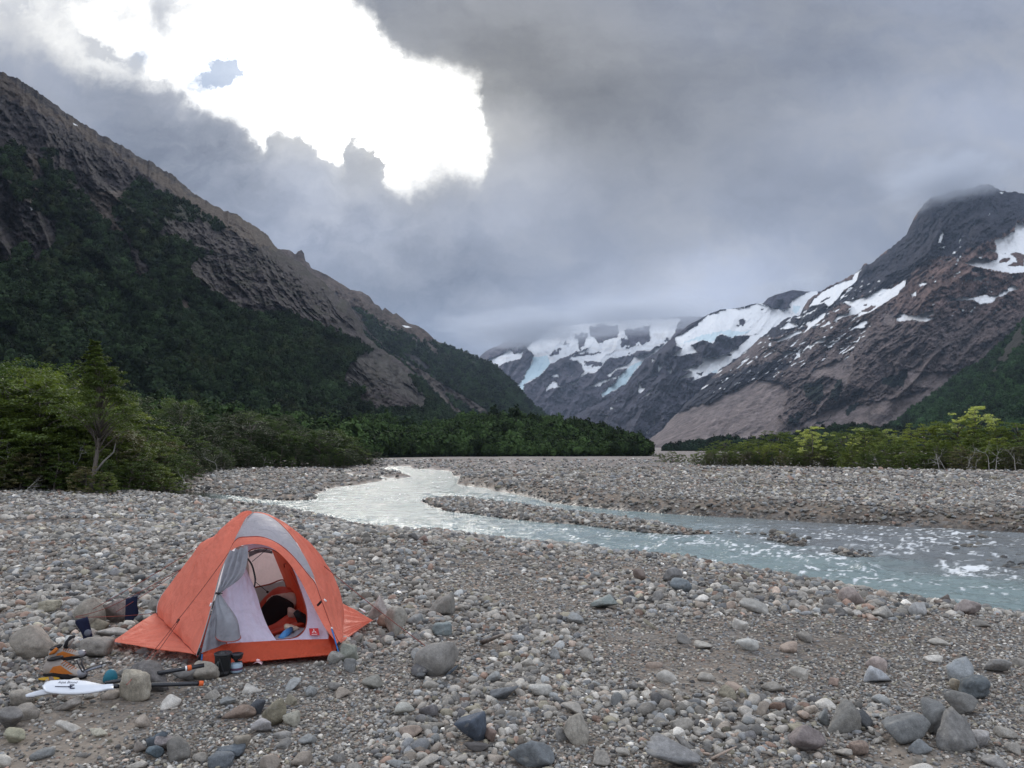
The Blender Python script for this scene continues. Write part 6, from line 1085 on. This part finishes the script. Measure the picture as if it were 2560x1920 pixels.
kids(s1, 'heel', (lambda q: (np.array(q[0]) * [0.032, 0.025, 0.030] + at(220, 1582, 6.49), q[1]))(ico(3)), simple('grey_heel', (0.13, 0.14, 0.17), 0.95))
s2 = sock([(314, 1497), (326, 1494), (336, 1488), (345, 1485), (344, 1500), (343, 1512), (346, 1522), (346.5, 1532), (343, 1540), (336, 1545), (334, 1551), (323, 1550.5), (312, 1550), (313, 1530)], 7.02, 'navy sock hanging nearest the tent, above the pinkish tied boulder', [(336, 1488), (345, 1484.5), (345, 1490), (333, 1493)])
# ------------------------------------------------------------------ trees and bushes
def leafmat(name, c, tr=0.35, var=0.35):
    m, t, b = newmat(name); ge = t.new('ShaderNodeNewGeometry'); pos = ge.outputs['Position']; rn = t.new('ShaderNodeObjectInfo').outputs['Random']
    n1 = t.noise(pos, 1.1, 4, 0.6).outputs[0]; n2 = t.noise(pos, 9.0, 3, .6).outputs[0]
    k = t.m('MULTIPLY', t.mr(n1, .3, .7, 1 - var, 1 + var, False), t.m('MULTIPLY', t.mr(n2, .3, .7, .75, 1.25, False), t.mr(rn, 0, 1, .75, 1.25, False)))
    colr = t.mix(t.mr(rn, 0.3, 1, 0, 0.35), (*c, 1), (c[0] * 1.35, c[1] * 1.05, c[2] * 0.7, 1)); colr = t.vm('SCALE', colr, scale=k)
    t.put(b.inputs['Base Color'], colr); b.inputs['Roughness'].default_value = 0.6; b.inputs['Specular IOR Level'].default_value = 0.25
    tn_ = t.new('ShaderNodeBsdfTranslucent'); t.put(tn_.inputs[0], t.vm('MULTIPLY', colr, (1.3, 1.35, 0.6))); mx = t.new('ShaderNodeMixShader'); mx.inputs[0].default_value = tr; out = t.n['Material Output']
    t.l.new(b.outputs[0], mx.inputs[1]); t.l.new(tn_.outputs[0], mx.inputs[2]); t.l.new(mx.outputs[0], out.inputs[0]); return m
LF_DK = leafmat('beech_leaves_dark', (0.066, 0.105, 0.030)); LF_MD = leafmat('beech_leaves', (0.108, 0.150, 0.043)); LF_LT = leafmat('beech_leaves_bright', (0.135, 0.175, 0.052), 0.45); LF_YL = leafmat('beech_leaves_silvery', (0.36, 0.41, 0.20), 0.5, 0.2)
LF_VD = leafmat('beech_leaves_very_dark', (0.030, 0.050, 0.018), 0.25)
LF_BR = leafmat('scrub_leaves_brown', (0.115, 0.115, 0.065), 0.25)
BARK = simple('bark', (0.13, 0.11, 0.095), 0.95, bumpd=0.02, nscale=8); DEAD = simple('dead_wood', (0.36, 0.345, 0.32), 0.9, bumpd=.01, nscale=12)
def leaves(C, rad, n, size, r, flat=0.35, tilt=0.5):
    """n small leaf sprays round each centre C"""
    k = len(C); c = np.repeat(C, n, 0); rd = np.repeat(np.broadcast_to(rad, (k,)), n)
    o = r.normal(size=(k * n, 3)); o /= np.linalg.norm(o, axis=1)[:, None] + 1e-9; o *= (r.random(k * n) ** 0.45)[:, None] * rd[:, None] * [1, 1, flat]
    c = c + o; nr = np.c_[r.normal(size=k * n) * tilt, r.normal(size=k * n) * tilt, np.ones(k * n)]; nr /= np.linalg.norm(nr, axis=1)[:, None]
    a = np.cross(nr, r.normal(size=(k * n, 3))); a /= np.linalg.norm(a, axis=1)[:, None]; b_ = np.cross(nr, a); s = (size * r.uniform(0.6, 1.4, k * n))[:, None]
    V = np.stack([c + a * s, c + b_ * s * 0.55, c - a * s, c - b_ * s * 0.55], 1).reshape(-1, 3); F = np.arange(len(V)).reshape(-1, 4); return V, F
def tree_shape(seed, H, form='broad', W=0.5, nsp=170, nl=42, ls=0.055, trunk=0.12):
    r = np.random.default_rng(seed); lean = r.normal(size=2) * 0.05 * H; zz = np.linspace(0, 1, 9)
    ax = lambda q: np.array([lean[0] * q ** 1.5 + 0.03 * H * math.sin(q * 4 + seed), lean[1] * q ** 1.5, q * H * (0.9 if form != 'cone' else .99)])
    parts = [tube([ax(q) for q in zz], [trunk * (1 - 0.85 * q) for q in zz], 8)]; C = []; rad = []
    for i in range(nsp):
        q = r.random()
        if form == 'cone': q = 0.42 + 0.58 * q ** 0.8; rr_ = W * H * (0.50 * (1 - ((q - 0.42) / 0.58)) ** 0.95 + 0.02) * (0.75 + 0.5 * math.sin(q * 26 + seed) * 0.3)
        elif form == 'bush': q = 0.06 + 0.94 * q; rr_ = W * H * math.sqrt(max(0.02, 1 - (q - 0.25) ** 2 / 0.60)) * 0.9
        else: q = 0.20 + 0.78 * q; rr_ = W * H * math.sqrt(max(0.02, 1 - ((q - 0.52) / 0.50) ** 2))
        a = r.uniform(0, 6.283); rr_ *= (1 + 0.30 * math.sin(3 * a + seed) + 0.22 * math.sin(5 * a + q * 9 + seed * 2)); f = r.uniform(0.45, 1.0) ** 0.6
        p = ax(min(q, 1)) + np.array([math.cos(a) * rr_ * f, math.sin(a) * rr_ * f, r.normal() * 0.03 * H + 0.04 * H * f]); C.append(p); rad.append(r.uniform(0.045, 0.095) * H * (0.95 - 0.8 * max(0, (q - .42) / .58) if form == 'cone' else 1))
        if i % 5 == 0: s = ax(max(0.02, q - 0.16)); m_ = (s + p) / 2 + [0, 0, 0.03 * H]; parts.append(tube([s, m_, p], [trunk * .32, trunk * .2, trunk * .06], 5))
    C = np.array(C); C[:, 2] = np.maximum(C[:, 2], 0.12); wood = put(*parts); return leaves(C, np.array(rad), nl, ls, r), wood
def dead_shape(seed, H):
    r = np.random.default_rng(seed); parts = []
    def br(p, d, L, rad, dep):
        n = 5; P = [p]
        for k in range(n): d = d + r.normal(size=3) * 0.16 + np.array([0, 0, 0.04]); d /= np.linalg.norm(d); P.append(P[-1] + d * L / n)
        parts.append(tube(P, [rad * (1 - 0.7 * k / n) for k in range(n + 1)], 6))
        if dep: 
            for _ in range(r.integers(2, 4)): k = r.integers(2, n + 1); dd = d + r.normal(size=3) * 0.6; dd[2] = abs(dd[2]) * .8; br(P[k], dd / np.linalg.norm(dd), L * 0.55, rad * 0.5, dep - 1)
    br(np.zeros(3), np.array([r.normal() * .25, r.normal() * .2, 1.0]), H * 0.6, 0.014 * H, 4); return put(*parts)
SH = {'broad': [tree_shape(s, 6.0, 'broad', 0.36, 200, 70, 0.060) for s in (1, 2, 3, 4)], 'bush': [tree_shape(s, 2.6, 'bush', 0.55, 130, 64, 0.042, 0.05) for s in (11, 12, 13)], 'flat': [tree_shape(s, 4.2, 'broad', 0.52, 180, 66, 0.054, 0.10) for s in (21, 22, 23)], 'cone': [tree_shape(31, 6.2, 'cone', 0.76, 430, 60, 0.045, 0.10)], 'cone2': [tree_shape(s, 4.5, 'broad', 0.34, 70, 46, 0.075, 0.07) for s in (33, 34)]}
HT = {'broad': 6.0, 'bush': 2.6, 'flat': 4.2, 'cone': 6.2, 'cone2': 4.5}
PROTO = {}
def plant(name, form, i, mat, x, y, h, lab, cat, group=None, wide=1.0, seed=0):
    key = (name, form, i % len(SH[form]), mat.name); z = float(ground_z(x, y)) - 0.05; k = h / HT[form]
    if key not in PROTO:
        root = empty(name); (lv, lf), wd = SH[form][i % len(SH[form])]; o = mesh('foliage', lv, lf, mat, root, smooth=False); w = mesh('trunk', wd[0], wd[1], BARK, root); PROTO[key] = root
    else: root = copy_tree(PROTO[key])
    rr_ = random.Random(seed * 7 + i); root.location = (x, y, z); root.scale = (k * wide, k * wide, k); root.rotation_euler = (0, 0, rr_.uniform(0, 6.28))
    for q in ('group',): 
        if q in root: del root[q]
    tag(root, lab, cat, group); return root
rt_ = random.Random(5)
# the lone tree
lt = plant('beech_tree', 'cone', 0, LF_MD, *[float(q) for q in at(236, 1131, 34.2)[:2]], 6.45, 'tall lone tree with bare lower trunk standing out in front of the left forest', 'tree', seed=1, wide=1.0); lt.rotation_euler = (0, 0, 0.6)
b_ = mesh('dead_limb', *tube([(0.10, -0.05, 0.95), (0.35, -0.1, 1.35), (0.72, -.12, 1.75), (0.78, -.12, 2.15)], [0.05, 0.04, 0.028, 0.012], 7), simple('grey_bark', (0.2, 0.185, 0.17), 0.95), lt)
# left forest: the edge runs away from the eye
def edge_pt(k, back):                                  # k 0..1 along the edge, back: metres into the wood
    P = np.array([(-27.0, 28.0), (-21.6, 32.5), (-17.5, 35.0), (-17.0, 39.0), (-19.5, 47.0), (-23.5, 60.0), (-27.5, 78.0), (-25.0, 87.0), (-20.0, 96.0), (-19.0, 112.0)])
    d = np.r_[0, np.cumsum(np.linalg.norm(np.diff(P, axis=0), axis=1))]; s = k * d[-1]; x = np.interp(s, d, P[:, 0]); y = np.interp(s, d, P[:, 1]); x2 = np.interp(s + 1, d, P[:, 0]); y2 = np.interp(s + 1, d, P[:, 1])
    tx, ty = x2 - x, y2 - y; L = math.hypot(tx, ty) + 1e-9; return x - ty / L * back, y + tx / L * back
GRP = 'trees and bushes of the left forest edge'
ORDW = ['first', 'second', 'third', 'fourth', 'fifth', 'sixth', 'seventh', 'eighth', 'ninth', 'tenth', 'eleventh', 'twelfth', 'thirteenth', 'fourteenth', 'fifteenth', 'sixteenth', 'seventeenth', 'eighteenth', 'nineteenth']
def ordw(i):
    if i < 19: return ORDW[i]
    q, r_ = divmod(i + 1, 10); tens = ['', '', 'twent', 'thirt', 'fort', 'fift', 'sixt', 'sevent'][q]
    return tens + 'ieth' if r_ == 0 else tens + 'y-' + ORDW[r_ - 1]
def order_labels(rows, side, where):
    for row, L in rows.items():
        for i, (o, what) in enumerate(sorted(L, key=lambda q: q[0].location[0] / q[0].location[1])): o['label'] = f'{what}, {ordw(i)} from the left in the {ROWN[row]} row of {where}'
ROWN = ['front', 'second', 'third', 'fourth', 'fifth', 'sixth', 'seventh']
LROWS = {}
LBL = {('bush', 0): 'low shrub at the foot of the left forest, on the gravel edge', ('bush', 1): 'low shrub further along the foot of the left forest, towards the river bend', ('flat', 0): 'bright green young tree in the front rows of the left forest', ('flat', 1): 'young tree in the front rows of the dark wood at the river bend', ('broad', 0): 'taller dark green tree in the back rows of the left forest', ('broad', 1): 'taller dark tree in the back rows of the wood at the river bend'}
cnt = 0
for row, (back, sp, form, h, mats) in enumerate([(0.9, 1.5, 'bush', 1.7, (LF_BR, LF_DK, LF_MD)), (2.4, 1.8, 'bush', 2.7, (LF_MD, LF_BR, LF_MD)), (4.6, 2.2, 'bush', 3.9, (LF_MD, LF_LT, LF_MD)), (7.2, 2.8, 'flat', 5.0, (LF_LT, LF_MD, LF_MD)), (10.8, 3.4, 'broad', 6.5, (LF_MD, LF_DK, LF_MD)), (15.5, 4.6, 'broad', 7.8, (LF_DK, LF_DK, LF_MD))]):
    k = 0.0
    while k < 1.0:
        x, y = edge_pt(k, back + rt_.uniform(-.7, .7)); far = y > 62; kk = sp * (1.0 + 0.5 * (y > 62)) / 108.0
        k += kk * rt_.uniform(0.75, 1.3)
        hh_ = h * rt_.uniform(0.78, 1.2); m_ = (LF_VD if rt_.random() < .8 else LF_DK) if y > 52 else rt_.choice(mats); z0 = (1131 - 0) 
        name = 'shrub' if form == 'bush' else 'beech_tree'
        name = 'shrub' if row < 2 else 'beech_tree'; o = plant(name, form, rt_.randrange(4), m_, x, y, hh_, 'x', 'bush' if row < 2 else 'tree', GRP, rt_.uniform(0.9, 1.25), cnt); cnt += 1
        LROWS.setdefault(row, []).append((o, {LF_VD: 'blackish green', LF_BR: 'brownish', LF_DK: 'dark green', LF_MD: 'green', LF_LT: 'bright green'}[m_] + (' bush' if row < 2 else ' tree')))
order_labels(LROWS, 'left', 'the left forest edge')
# right-hand thicket
RROWS = {}
def redge(u): return np.interp(u, [1700, 1800, 1960, 2090, 2150, 2300, 2440, 2600, 2900], [106, 100, 94, 90, 76, 68, 63, 59, 55])
GR = 'bushes and low trees of the right thicket'
for row, (back, sp, form, h, mats, lab) in enumerate([(0.6, 1.25, 'bush', 1.9, (LF_BR, LF_DK, LF_MD), 'low dark shrub in the front row of the right thicket'), (2.2, 1.6, 'bush', 2.7, (LF_MD, LF_LT, LF_MD), 'green bushy tree in the middle rows of the right thicket'), (5.0, 2.2, 'bush', 3.4, (LF_LT, LF_MD), 'higher green tree in the back rows of the right thicket'), (9.0, 3.4, 'flat', 4.7, (LF_LT, LF_MD), 'higher green tree in the back rows of the right thicket')]):
    u = 1735 + row * 25
    while u < 2900:
        d = redge(u) + back + rt_.uniform(-.6, .6); X0, _z = XZ(u, 1131); hk = np.interp(u, [1735, 1850, 2050, 2160, 2300, 2400, 2560, 2900], [0.75, .92, 0.95, 0.90, 0.98, 1.08, 1.12, 1.2]) * (d / 90) ** 0.25 * (1.0 if u > 2100 else 1.0)
        m_ = rt_.choice(mats); o = plant('shrub' if row < 2 else 'beech_tree', form, rt_.randrange(4), m_, float(X0 * d), float(d), h * hk * rt_.uniform(0.8, 1.15), 'x', 'bush' if row < 2 else 'tree', GR, rt_.uniform(0.95, 1.25), cnt); cnt += 1
        RROWS.setdefault(row, []).append((o, {LF_VD: 'blackish green', LF_BR: 'brownish', LF_DK: 'dark green', LF_MD: 'green', LF_LT: 'bright green'}[m_] + (' bush' if row < 2 else ' tree')))
        u += sp * FPX / d * rt_.uniform(0.75, 1.25) * (1.0 if row else 0.9)
order_labels(RROWS, 'right', 'the right thicket')
for (u, d, h, lab) in [(2032, 93, 5.3, 'pale yellow-green pointed tree rising from the thicket, left of the three'), (2158, 85, 4.9, 'pale yellow-green pointed tree rising from the thicket, middle one above the bare trunk'), (2216, 83, 4.7, 'pale yellow-green pointed tree rising from the thicket, right of the middle one'), (2440, 72, 6.6, 'pale windswept tree top standing highest above the right thicket'), (2135, 90, 3.6, 'short pale bush between the pointed pale trees')]:
    X0, _z = XZ(u, 1131); plant('beech_tree', 'cone2', u % 2, LF_YL, float(X0 * d), d, h, lab, 'tree', None, 1.0, u)
for (u, d, h, lab) in [(1655, 128, 1.7, 'small lone bush on the open gravel left of the right thicket'), (1680, 126, 2.0, 'bush next to the small lone one on the open gravel'), (1705, 124, 1.6, 'low bush nearest the left end of the right thicket'), (1635, 300, 2.0, 'tiny far bush at the end of the dark valley wood')]:
    X0, _z = XZ(u, 1131); plant('shrub', 'bush', u % 3, LF_MD if d < 200 else LF_DK, float(X0 * d), d, h, lab, 'bush', None, 1.3, u)
for (u, d, h, lab, m_) in [(215, 33.0, 1.25, 'low brownish shrub hiding the left foot of the lone tree', LF_BR), (262, 33.1, 1.05, 'low green shrub hiding the right foot of the lone tree', LF_MD)]:
    X0, _z = XZ(u, 1131); plant('shrub', 'bush', u % 3, m_, float(X0 * d), d, h, lab, 'bush', None, 1.25, u)
# bare dead trees
DS = [dead_shape(s, 3.0) for s in (1, 2, 3, 4, 5)]
dl = [(1778, 98.5, 2.0), (2108, 84, 2.6), (2160, 84, 2.4), (2240, 74, 3.0), (2262, 73, 2.6), (2330, 66, 2.8), (2345, 65.5, 2.5), (2395, 64, 3.0), (2452, 62, 3.0), (2466, 61, 2.6), (2515, 60, 2.8), (2544, 60, 3.6), (1925, 95, 2.0), (2420, 62, 1.6), (2185, 74, 2.0)]
rows_ = ['beside the small bushes at the left end', 'under the left pale tree', 'under the middle pale tree', 'leaning left near its middle', 'leaning right near its middle', 'standing where the thicket thickens', 'close behind the one where it thickens', 'with spread forks below the green crowns', 'with many twigs near the right frame edge', 'crossing its neighbour near the right edge', 'low by the right frame edge', 'tallest at the right frame edge', 'far back among dark bushes', 'short one in front of the forked one', 'small one in the gap between tree groups']
for i, ((u, d, h), w_) in enumerate(zip(dl, rows_)):
    X0, _z = XZ(u, 1131); x, y = float(X0 * d), d - 1.0; o = mesh('dead_tree', *DS[i % 5], DEAD); o.location = (x, y, float(ground_z(x, y)) - .05); o.scale = [h / 3.6] * 3; o.rotation_euler = (0, 0, i * 1.7); tag(o, f'bare whitish dead tree in right thicket, {w_}', 'dead tree', 'bare dead trees')
for i, (u, d, h, w_) in enumerate([(178, 36, 3.4, 'left of the lone tree'), (545, 46, 2.3, 'near the point of the left forest'), (12, 34.0, 2.8, 'at the left frame edge'), (660, 84, 2.4, 'at the bend beyond the left forest'), (60, 30.6, 1.2, 'fallen at the lower left frame edge'), (480, 41, 2.0, 'above the dark pond')]):
    X0, _z = XZ(u, 1131); x, y = float(X0 * d), float(d); o = mesh('dead_tree', *DS[(i + 2) % 5], DEAD); o.location = (x, y, float(ground_z(x, y))); o.scale = [h / 3.6] * 3; o.rotation_euler = (0.3 if i == 4 else 0, 0, i * 2.1); tag(o, f'grey dead tree with bare twigs {w_}', 'dead tree')
# --- loose cobbles, each an object of its own (the largest of the rest), then the gravel
def field(n, dlo, dhi, r, wide=0.76):
    """points spread evenly over the picture's ground: density falls with the square of the distance"""
    iv = r.uniform(1 / dhi, 1 / dlo, n); y = 1 / iv; x = y * r.uniform(-wide, wide, n); return x, y
def blocked(x, y, s, pad=0.35):
    m = np.zeros(x.shape, bool)
    for (bx, by, br) in BIG: m |= np.hypot(x - bx, y - by) < br + s * pad
    for P in BLOCK: m |= inpoly(x, y, P)
    return m
def colourname(c):
    r, g, b = c; l = (r + g + b) / 3
    base = 'reddish' if r > b * 1.75 else 'brownish' if r > b * 1.42 else 'tan' if r > b * 1.22 else 'bluish' if b > r * 1.08 else 'grey'
    return ('dark ' if l < .13 else 'pale ' if l > .27 else '') + base
r2 = np.random.default_rng(21); cx_, cy_ = field(5200, 3.1, 17, r2, 0.70); u_ = r2.random(cx_.size)
cs_ = 0.044 * (1 - u_ * 0.90) ** (-0.52) * (0.6 + 0.08 * cy_)
sdc = water_sd(cx_, cy_); okm = (sdc > 0.15) & ~blocked(cx_, cy_, cs_, 0.6); order = np.argsort(-(cs_ / cy_) * okm)[:900]
picked = []; names = set(); grp = 'loose cobbles lying on the near gravel bar'
for i in order:
    if len(picked) >= 200: break
    x, y, s = cx_[i], cy_[i], cs_[i]
    if any(math.hypot(x - a, y - b_) < (s + s2) * 0.62 for a, b_, s2 in picked): continue
    rr_ = random.Random(int(i)); c = GPAL[r2.choice([0, 1, 2, 3, 4, 0, 1, 8, 10, 9, 5])] * rr_.uniform(0.8, 1.2)
    kd = rr_.choice('rrral'); V, F = shape_mesh(kd, rr_.randrange(14)) if kd != 'b' else shape_mesh('b', 3)
    fl_ = rr_.uniform(0.42, 0.7); asp = rr_.uniform(0.65, 0.95) if kd != 'l' else 0.5
    near = sorted(LAND, key=lambda L: (L[0] - x) ** 2 + (L[1] - y) ** 2)[:6]
    lab = None
    for L in near:
        ddx, ddy = x - L[0], y - L[1]; dist = math.hypot(ddx, ddy)
        rel = ('left of' if ddx < 0 else 'right of') if abs(ddx) > abs(ddy) else ('beyond' if ddy > 0 else 'in front of')
        tail = ' '.join(L[2].split()[:7]); tail = tail.rstrip(',')
        while tail.split()[-1] in ('the', 'a', 'with', 'of', 'in', 'at', 'by', 'just', 'to', 'on', 'under', 'behind', 'below', 'above', 'and', 'round', 'between', 'its', 'standing', 'lying', 'touching', 'beside', 'left', 'right', 'near', 'cut', 'lower', 'two', 'small', 'long', 'holding', 'resting', 'against', 'one', 'hanging', 'cord', 'cooking'): tail = ' '.join(tail.split()[:-1])
        for how in (('close ', '') if dist < 0.5 else ('',)):
            for sh in ({'r': 'rounded', 'a': 'angular', 'l': 'elongated'}[kd], {'r': 'smooth', 'a': 'broken', 'l': 'narrow'}[kd]):
                cand = f"{colourname(c)} {sh} cobble {how}{rel} the {tail}"
                if cand not in names and len(cand.split()) <= 16: lab = cand; break
            if lab: break
        if lab: break
    if not lab: continue
    names.add(lab); picked.append((x, y, s)); z = float(ground_z(x, y))
    o = mesh('cobble', V, F, M_ST)
    o.scale = (s, s * asp, s * fl_); o.location = (x, y, z + s * fl_ * 0.28); o.rotation_euler = (rr_.uniform(-.2, .2), rr_.uniform(-.2, .2), rr_.uniform(0, 6.28)); o.color = (*c, 1)
    tag(o, lab, 'rock', grp); BIG.append((x, y, s * 0.40))

PROT = [stone_shape(500 + k, 2, p, n, .05) for k, (p, n) in enumerate([(6, 14), (10, 11), (16, 10), (20, 9), (8, 14), (18, 12), (7, 10), (24, 10), (12, 9), (14, 13)])]
def gravel(name, x, y, s, r, label, flat=(0.42, 0.8), embed=0.22, dark=None):
    n = len(x); z = ground_z(x, y); ci = r.choice(len(GPAL), n, p=GPW); c = GPAL[ci] * np.clip(r.lognormal(-0.02, 0.34, n), 0.35, 1.9)[:, None]
    if dark is not None: c = c * dark[:, None]
    fl = r.uniform(*flat, n); asp = r.uniform(0.6, 1.0, n)
    P = np.stack([x, y, z + s * fl * (0.5 - embed) * 0.8], 1)
    o = scatter(name, PROT, 10, P, np.c_[r.normal(size=n) * .28, r.normal(size=n) * .28, r.uniform(0, 6.28, n)], np.c_[s, s * asp, s * fl], c, r.integers(0, 10, n), M_GR)
    tag(o, label, 'gravel', kind='stuff'); return o
# near bar
r3 = np.random.default_rng(31)
def batch(n, dlo, dhi, smin_k, smin0, smax, expo, cond, r, wide=0.80):
    x, y = field(n, dlo, dhi, r, wide); smin = np.maximum(smin0, smin_k * y)
    cob = sstep(-0.35, 0.35, fbm(x * 0.55 + 31, y * 0.45, 0, 3) - 0.12 + 0.45 * sstep(-0.05, -0.28, x / y) * sstep(5.5, 7, y) + 0.48 * sstep(6.3, 9, y) + 0.35 * sstep(2.2, .6, water_sd(x, y)) - 0.25 * sstep(6.5, 5, y))
    smax_ = np.maximum(smin * 1.7, smax * (0.26 + 0.9 * cob)); u = r.random(n)
    s = (smin ** -expo + u * (smax_ ** -expo - smin ** -expo)) ** (-1 / expo)
    m = cond(x, y, s) & ~blocked(x, y, s); return x[m], y[m], s[m]
sandf = lambda x, y: sstep(0.12, 0.42, fbm(x * 0.75 + 3, y * 0.75, 0, 4))
x, y, s = batch(180000, 2.7, 17, 0.0028, 0.012, 0.135, 1.30, lambda x, y, s: (water_sd(x, y) > -0.12) & (r3.random(x.size) > 0.75 * sandf(x, y) * (s < 0.05) * (y < 7)), r3, 1.08)
gravel('near_gravel', x, y, s, r3, 'rounded grey and brown river gravel covering the bar round the tent', dark=np.where(water_sd(x, y) < 0.12, 0.6, 1.0))
x, y, s = batch(60000, 12, 42, 0.0030, 0.04, 0.19, 1.4, lambda x, y, s: (water_sd(x, y) > 0.0) & (y > 14) , r3)
cut = line_side(x, y) & (water_sd(x, y) < 1.6)
gravel('bar_gravel', x, y, s, r3, 'grey river stones covering the island and the far bars of the river', dark=np.where(water_sd(x, y) < 0.25, 0.62, np.where(cut, 0.8, 1.0)))
x, y, s = batch(17000, 38, 190, 0.0034, 0.15, 0.5, 1.9, lambda x, y, s: (water_sd(x, y) > 0.2), r3)
gravel('far_gravel', x, y, s * 0.8, r3, 'grey stones speckling the wide gravel plain in the distance')
# stones standing in the rapids
x, y = field(9000, 11, 24, r3, 0.75); uu = CU + FPX * x / y; vv = 1131 + FPX * 2.05 / y; sd_ = water_sd(x, y)
pm = np.zeros(x.shape)
for (u, v, ru, rv) in [(1960, 1350, 60, 18), (2140, 1385, 70, 13), (1860, 1335, 80, 8), (2400, 1365, 60, 8), (2490, 1392, 70, 14), (2540, 1415, 70, 12), (2305, 1344, 30, 4), (1780, 1330, 60, 8), (2430, 1340, 60, 5), (2490, 1412, 30, 8)]: pm = np.maximum(pm, np.exp(-((uu - u) / ru) ** 2 - ((vv - v) / rv) ** 2))
m = (sd_ < 0.05) & (r3.random(x.size) < (pm - 0.3) * 0.9); x, y = x[m], y[m]; s = r3.uniform(0.08, 0.24, x.size)
n = len(x); P = np.stack([x, y, np.full(n, ZW + 0.0) + 0.02], 1); c = GPAL[r3.choice(len(GPAL), n, p=GPW)] * 0.45
o = scatter('rapids_stones', PROT, 10, P, np.c_[r3.normal(size=n) * .2, r3.normal(size=n) * .2, r3.uniform(0, 6.28, n)], np.c_[s, s * .8, s * .45], c, r3.integers(0, 10, n), M_GR); tag(o, 'dark wet stones breaking the surface of the rapids', 'gravel', kind='stuff')
# ------------------------------------------------------------------ air
mh = bpy.data.materials.new('haze'); mh.use_nodes = True; t = NT(mh.node_tree); t.n.clear()
pv = t.new('ShaderNodeVolumePrincipled'); pv.inputs['Color'].default_value = (0.60, 0.76, 1.0, 1); pv.inputs['Density'].default_value = 0.000032; pv.inputs['Anisotropy'].default_value = 0.0
o_ = t.new('ShaderNodeOutputMaterial'); t.l.new(pv.outputs[0], o_.inputs['Volume'])
bx = [(x, y, z) for z in (-60, 2600) for (x, y) in ((-15000, -14000), (15000, -14000), (15000, 16000), (-15000, 16000))]
hz = mesh('haze', bx, [[3, 2, 1, 0], [4, 5, 6, 7], [0, 1, 5, 4], [1, 2, 6, 5], [2, 3, 7, 6], [3, 0, 4, 7]], mh, smooth=False); tag(hz, 'thin blue air between the camera and the mountains', 'haze', kind='stuff')
# cloud wrapped round the peaks: a lumpy closed volume, densest in its middle
def cloud(u, v, d, ru, rv, rd, dens, lab, seed, col=(0.74, 0.79, 0.88)):
    c = at(u, v, d); sx, sz = ru / FPX * d, rv / FPX * d
    V, F = ico(4); V = V * (1 + 0.10 * fbm(V[:, 0] * 2 + seed, V[:, 1] * 2, V[:, 2] * 2, 3))[:, None]
    m = bpy.data.materials.new('cloud_vapour'); m.use_nodes = True; t = NT(m.node_tree); t.n.clear(); tc = t.new('ShaderNodeTexCoord').outputs['Object']
    r_ = t.vm('LENGTH', tc); nz = t.noise(t.vm('ADD', tc, (seed, 0, 0)), 2.4, 6, 0.65).outputs[0]
    f = t.mr(t.m('ADD', r_, t.m('MULTIPLY', t.m('SUBTRACT', nz, 0.5), 1.5)), 0.95, 0.05)
    p_ = t.new('ShaderNodeVolumePrincipled'); p_.inputs['Color'].default_value = (*col, 1); p_.inputs['Anisotropy'].default_value = 0.2; t.put(p_.inputs['Density'], t.m('MULTIPLY', f, dens))
    q = t.new('ShaderNodeOutputMaterial'); t.l.new(p_.outputs[0], q.inputs['Volume'])
    o = mesh('cloud', V * 1.12, F, m); o.location = c; o.scale = (sx, rd, sz); tag(o, lab, 'cloud', kind='stuff'); return o
cloud(2368, 458, 3650, 175, 66, 420, 0.0075, 'grey cloud cap hiding the summit of the right mountain', 1)
cloud(2290, 430, 3900, 170, 70, 400, 0.0018, 'thin cloud trailing left off the right summit', 2)
cloud(1310, 826, 7300, 270, 52, 900, 0.0042, 'cloud bank sitting on the left end of the glacier mountain', 3)
cloud(1570, 790, 7200, 330, 52, 900, 0.0036, 'pale cloud bank on the ridge of the glacier mountain', 4)
cloud(1990, 712, 5600, 90, 26, 400, 0.004, 'small pale cloud on top of the snow dome', 5)
SC.cycles.volume_step_rate = 2.0; SC.cycles.volume_max_steps = 96
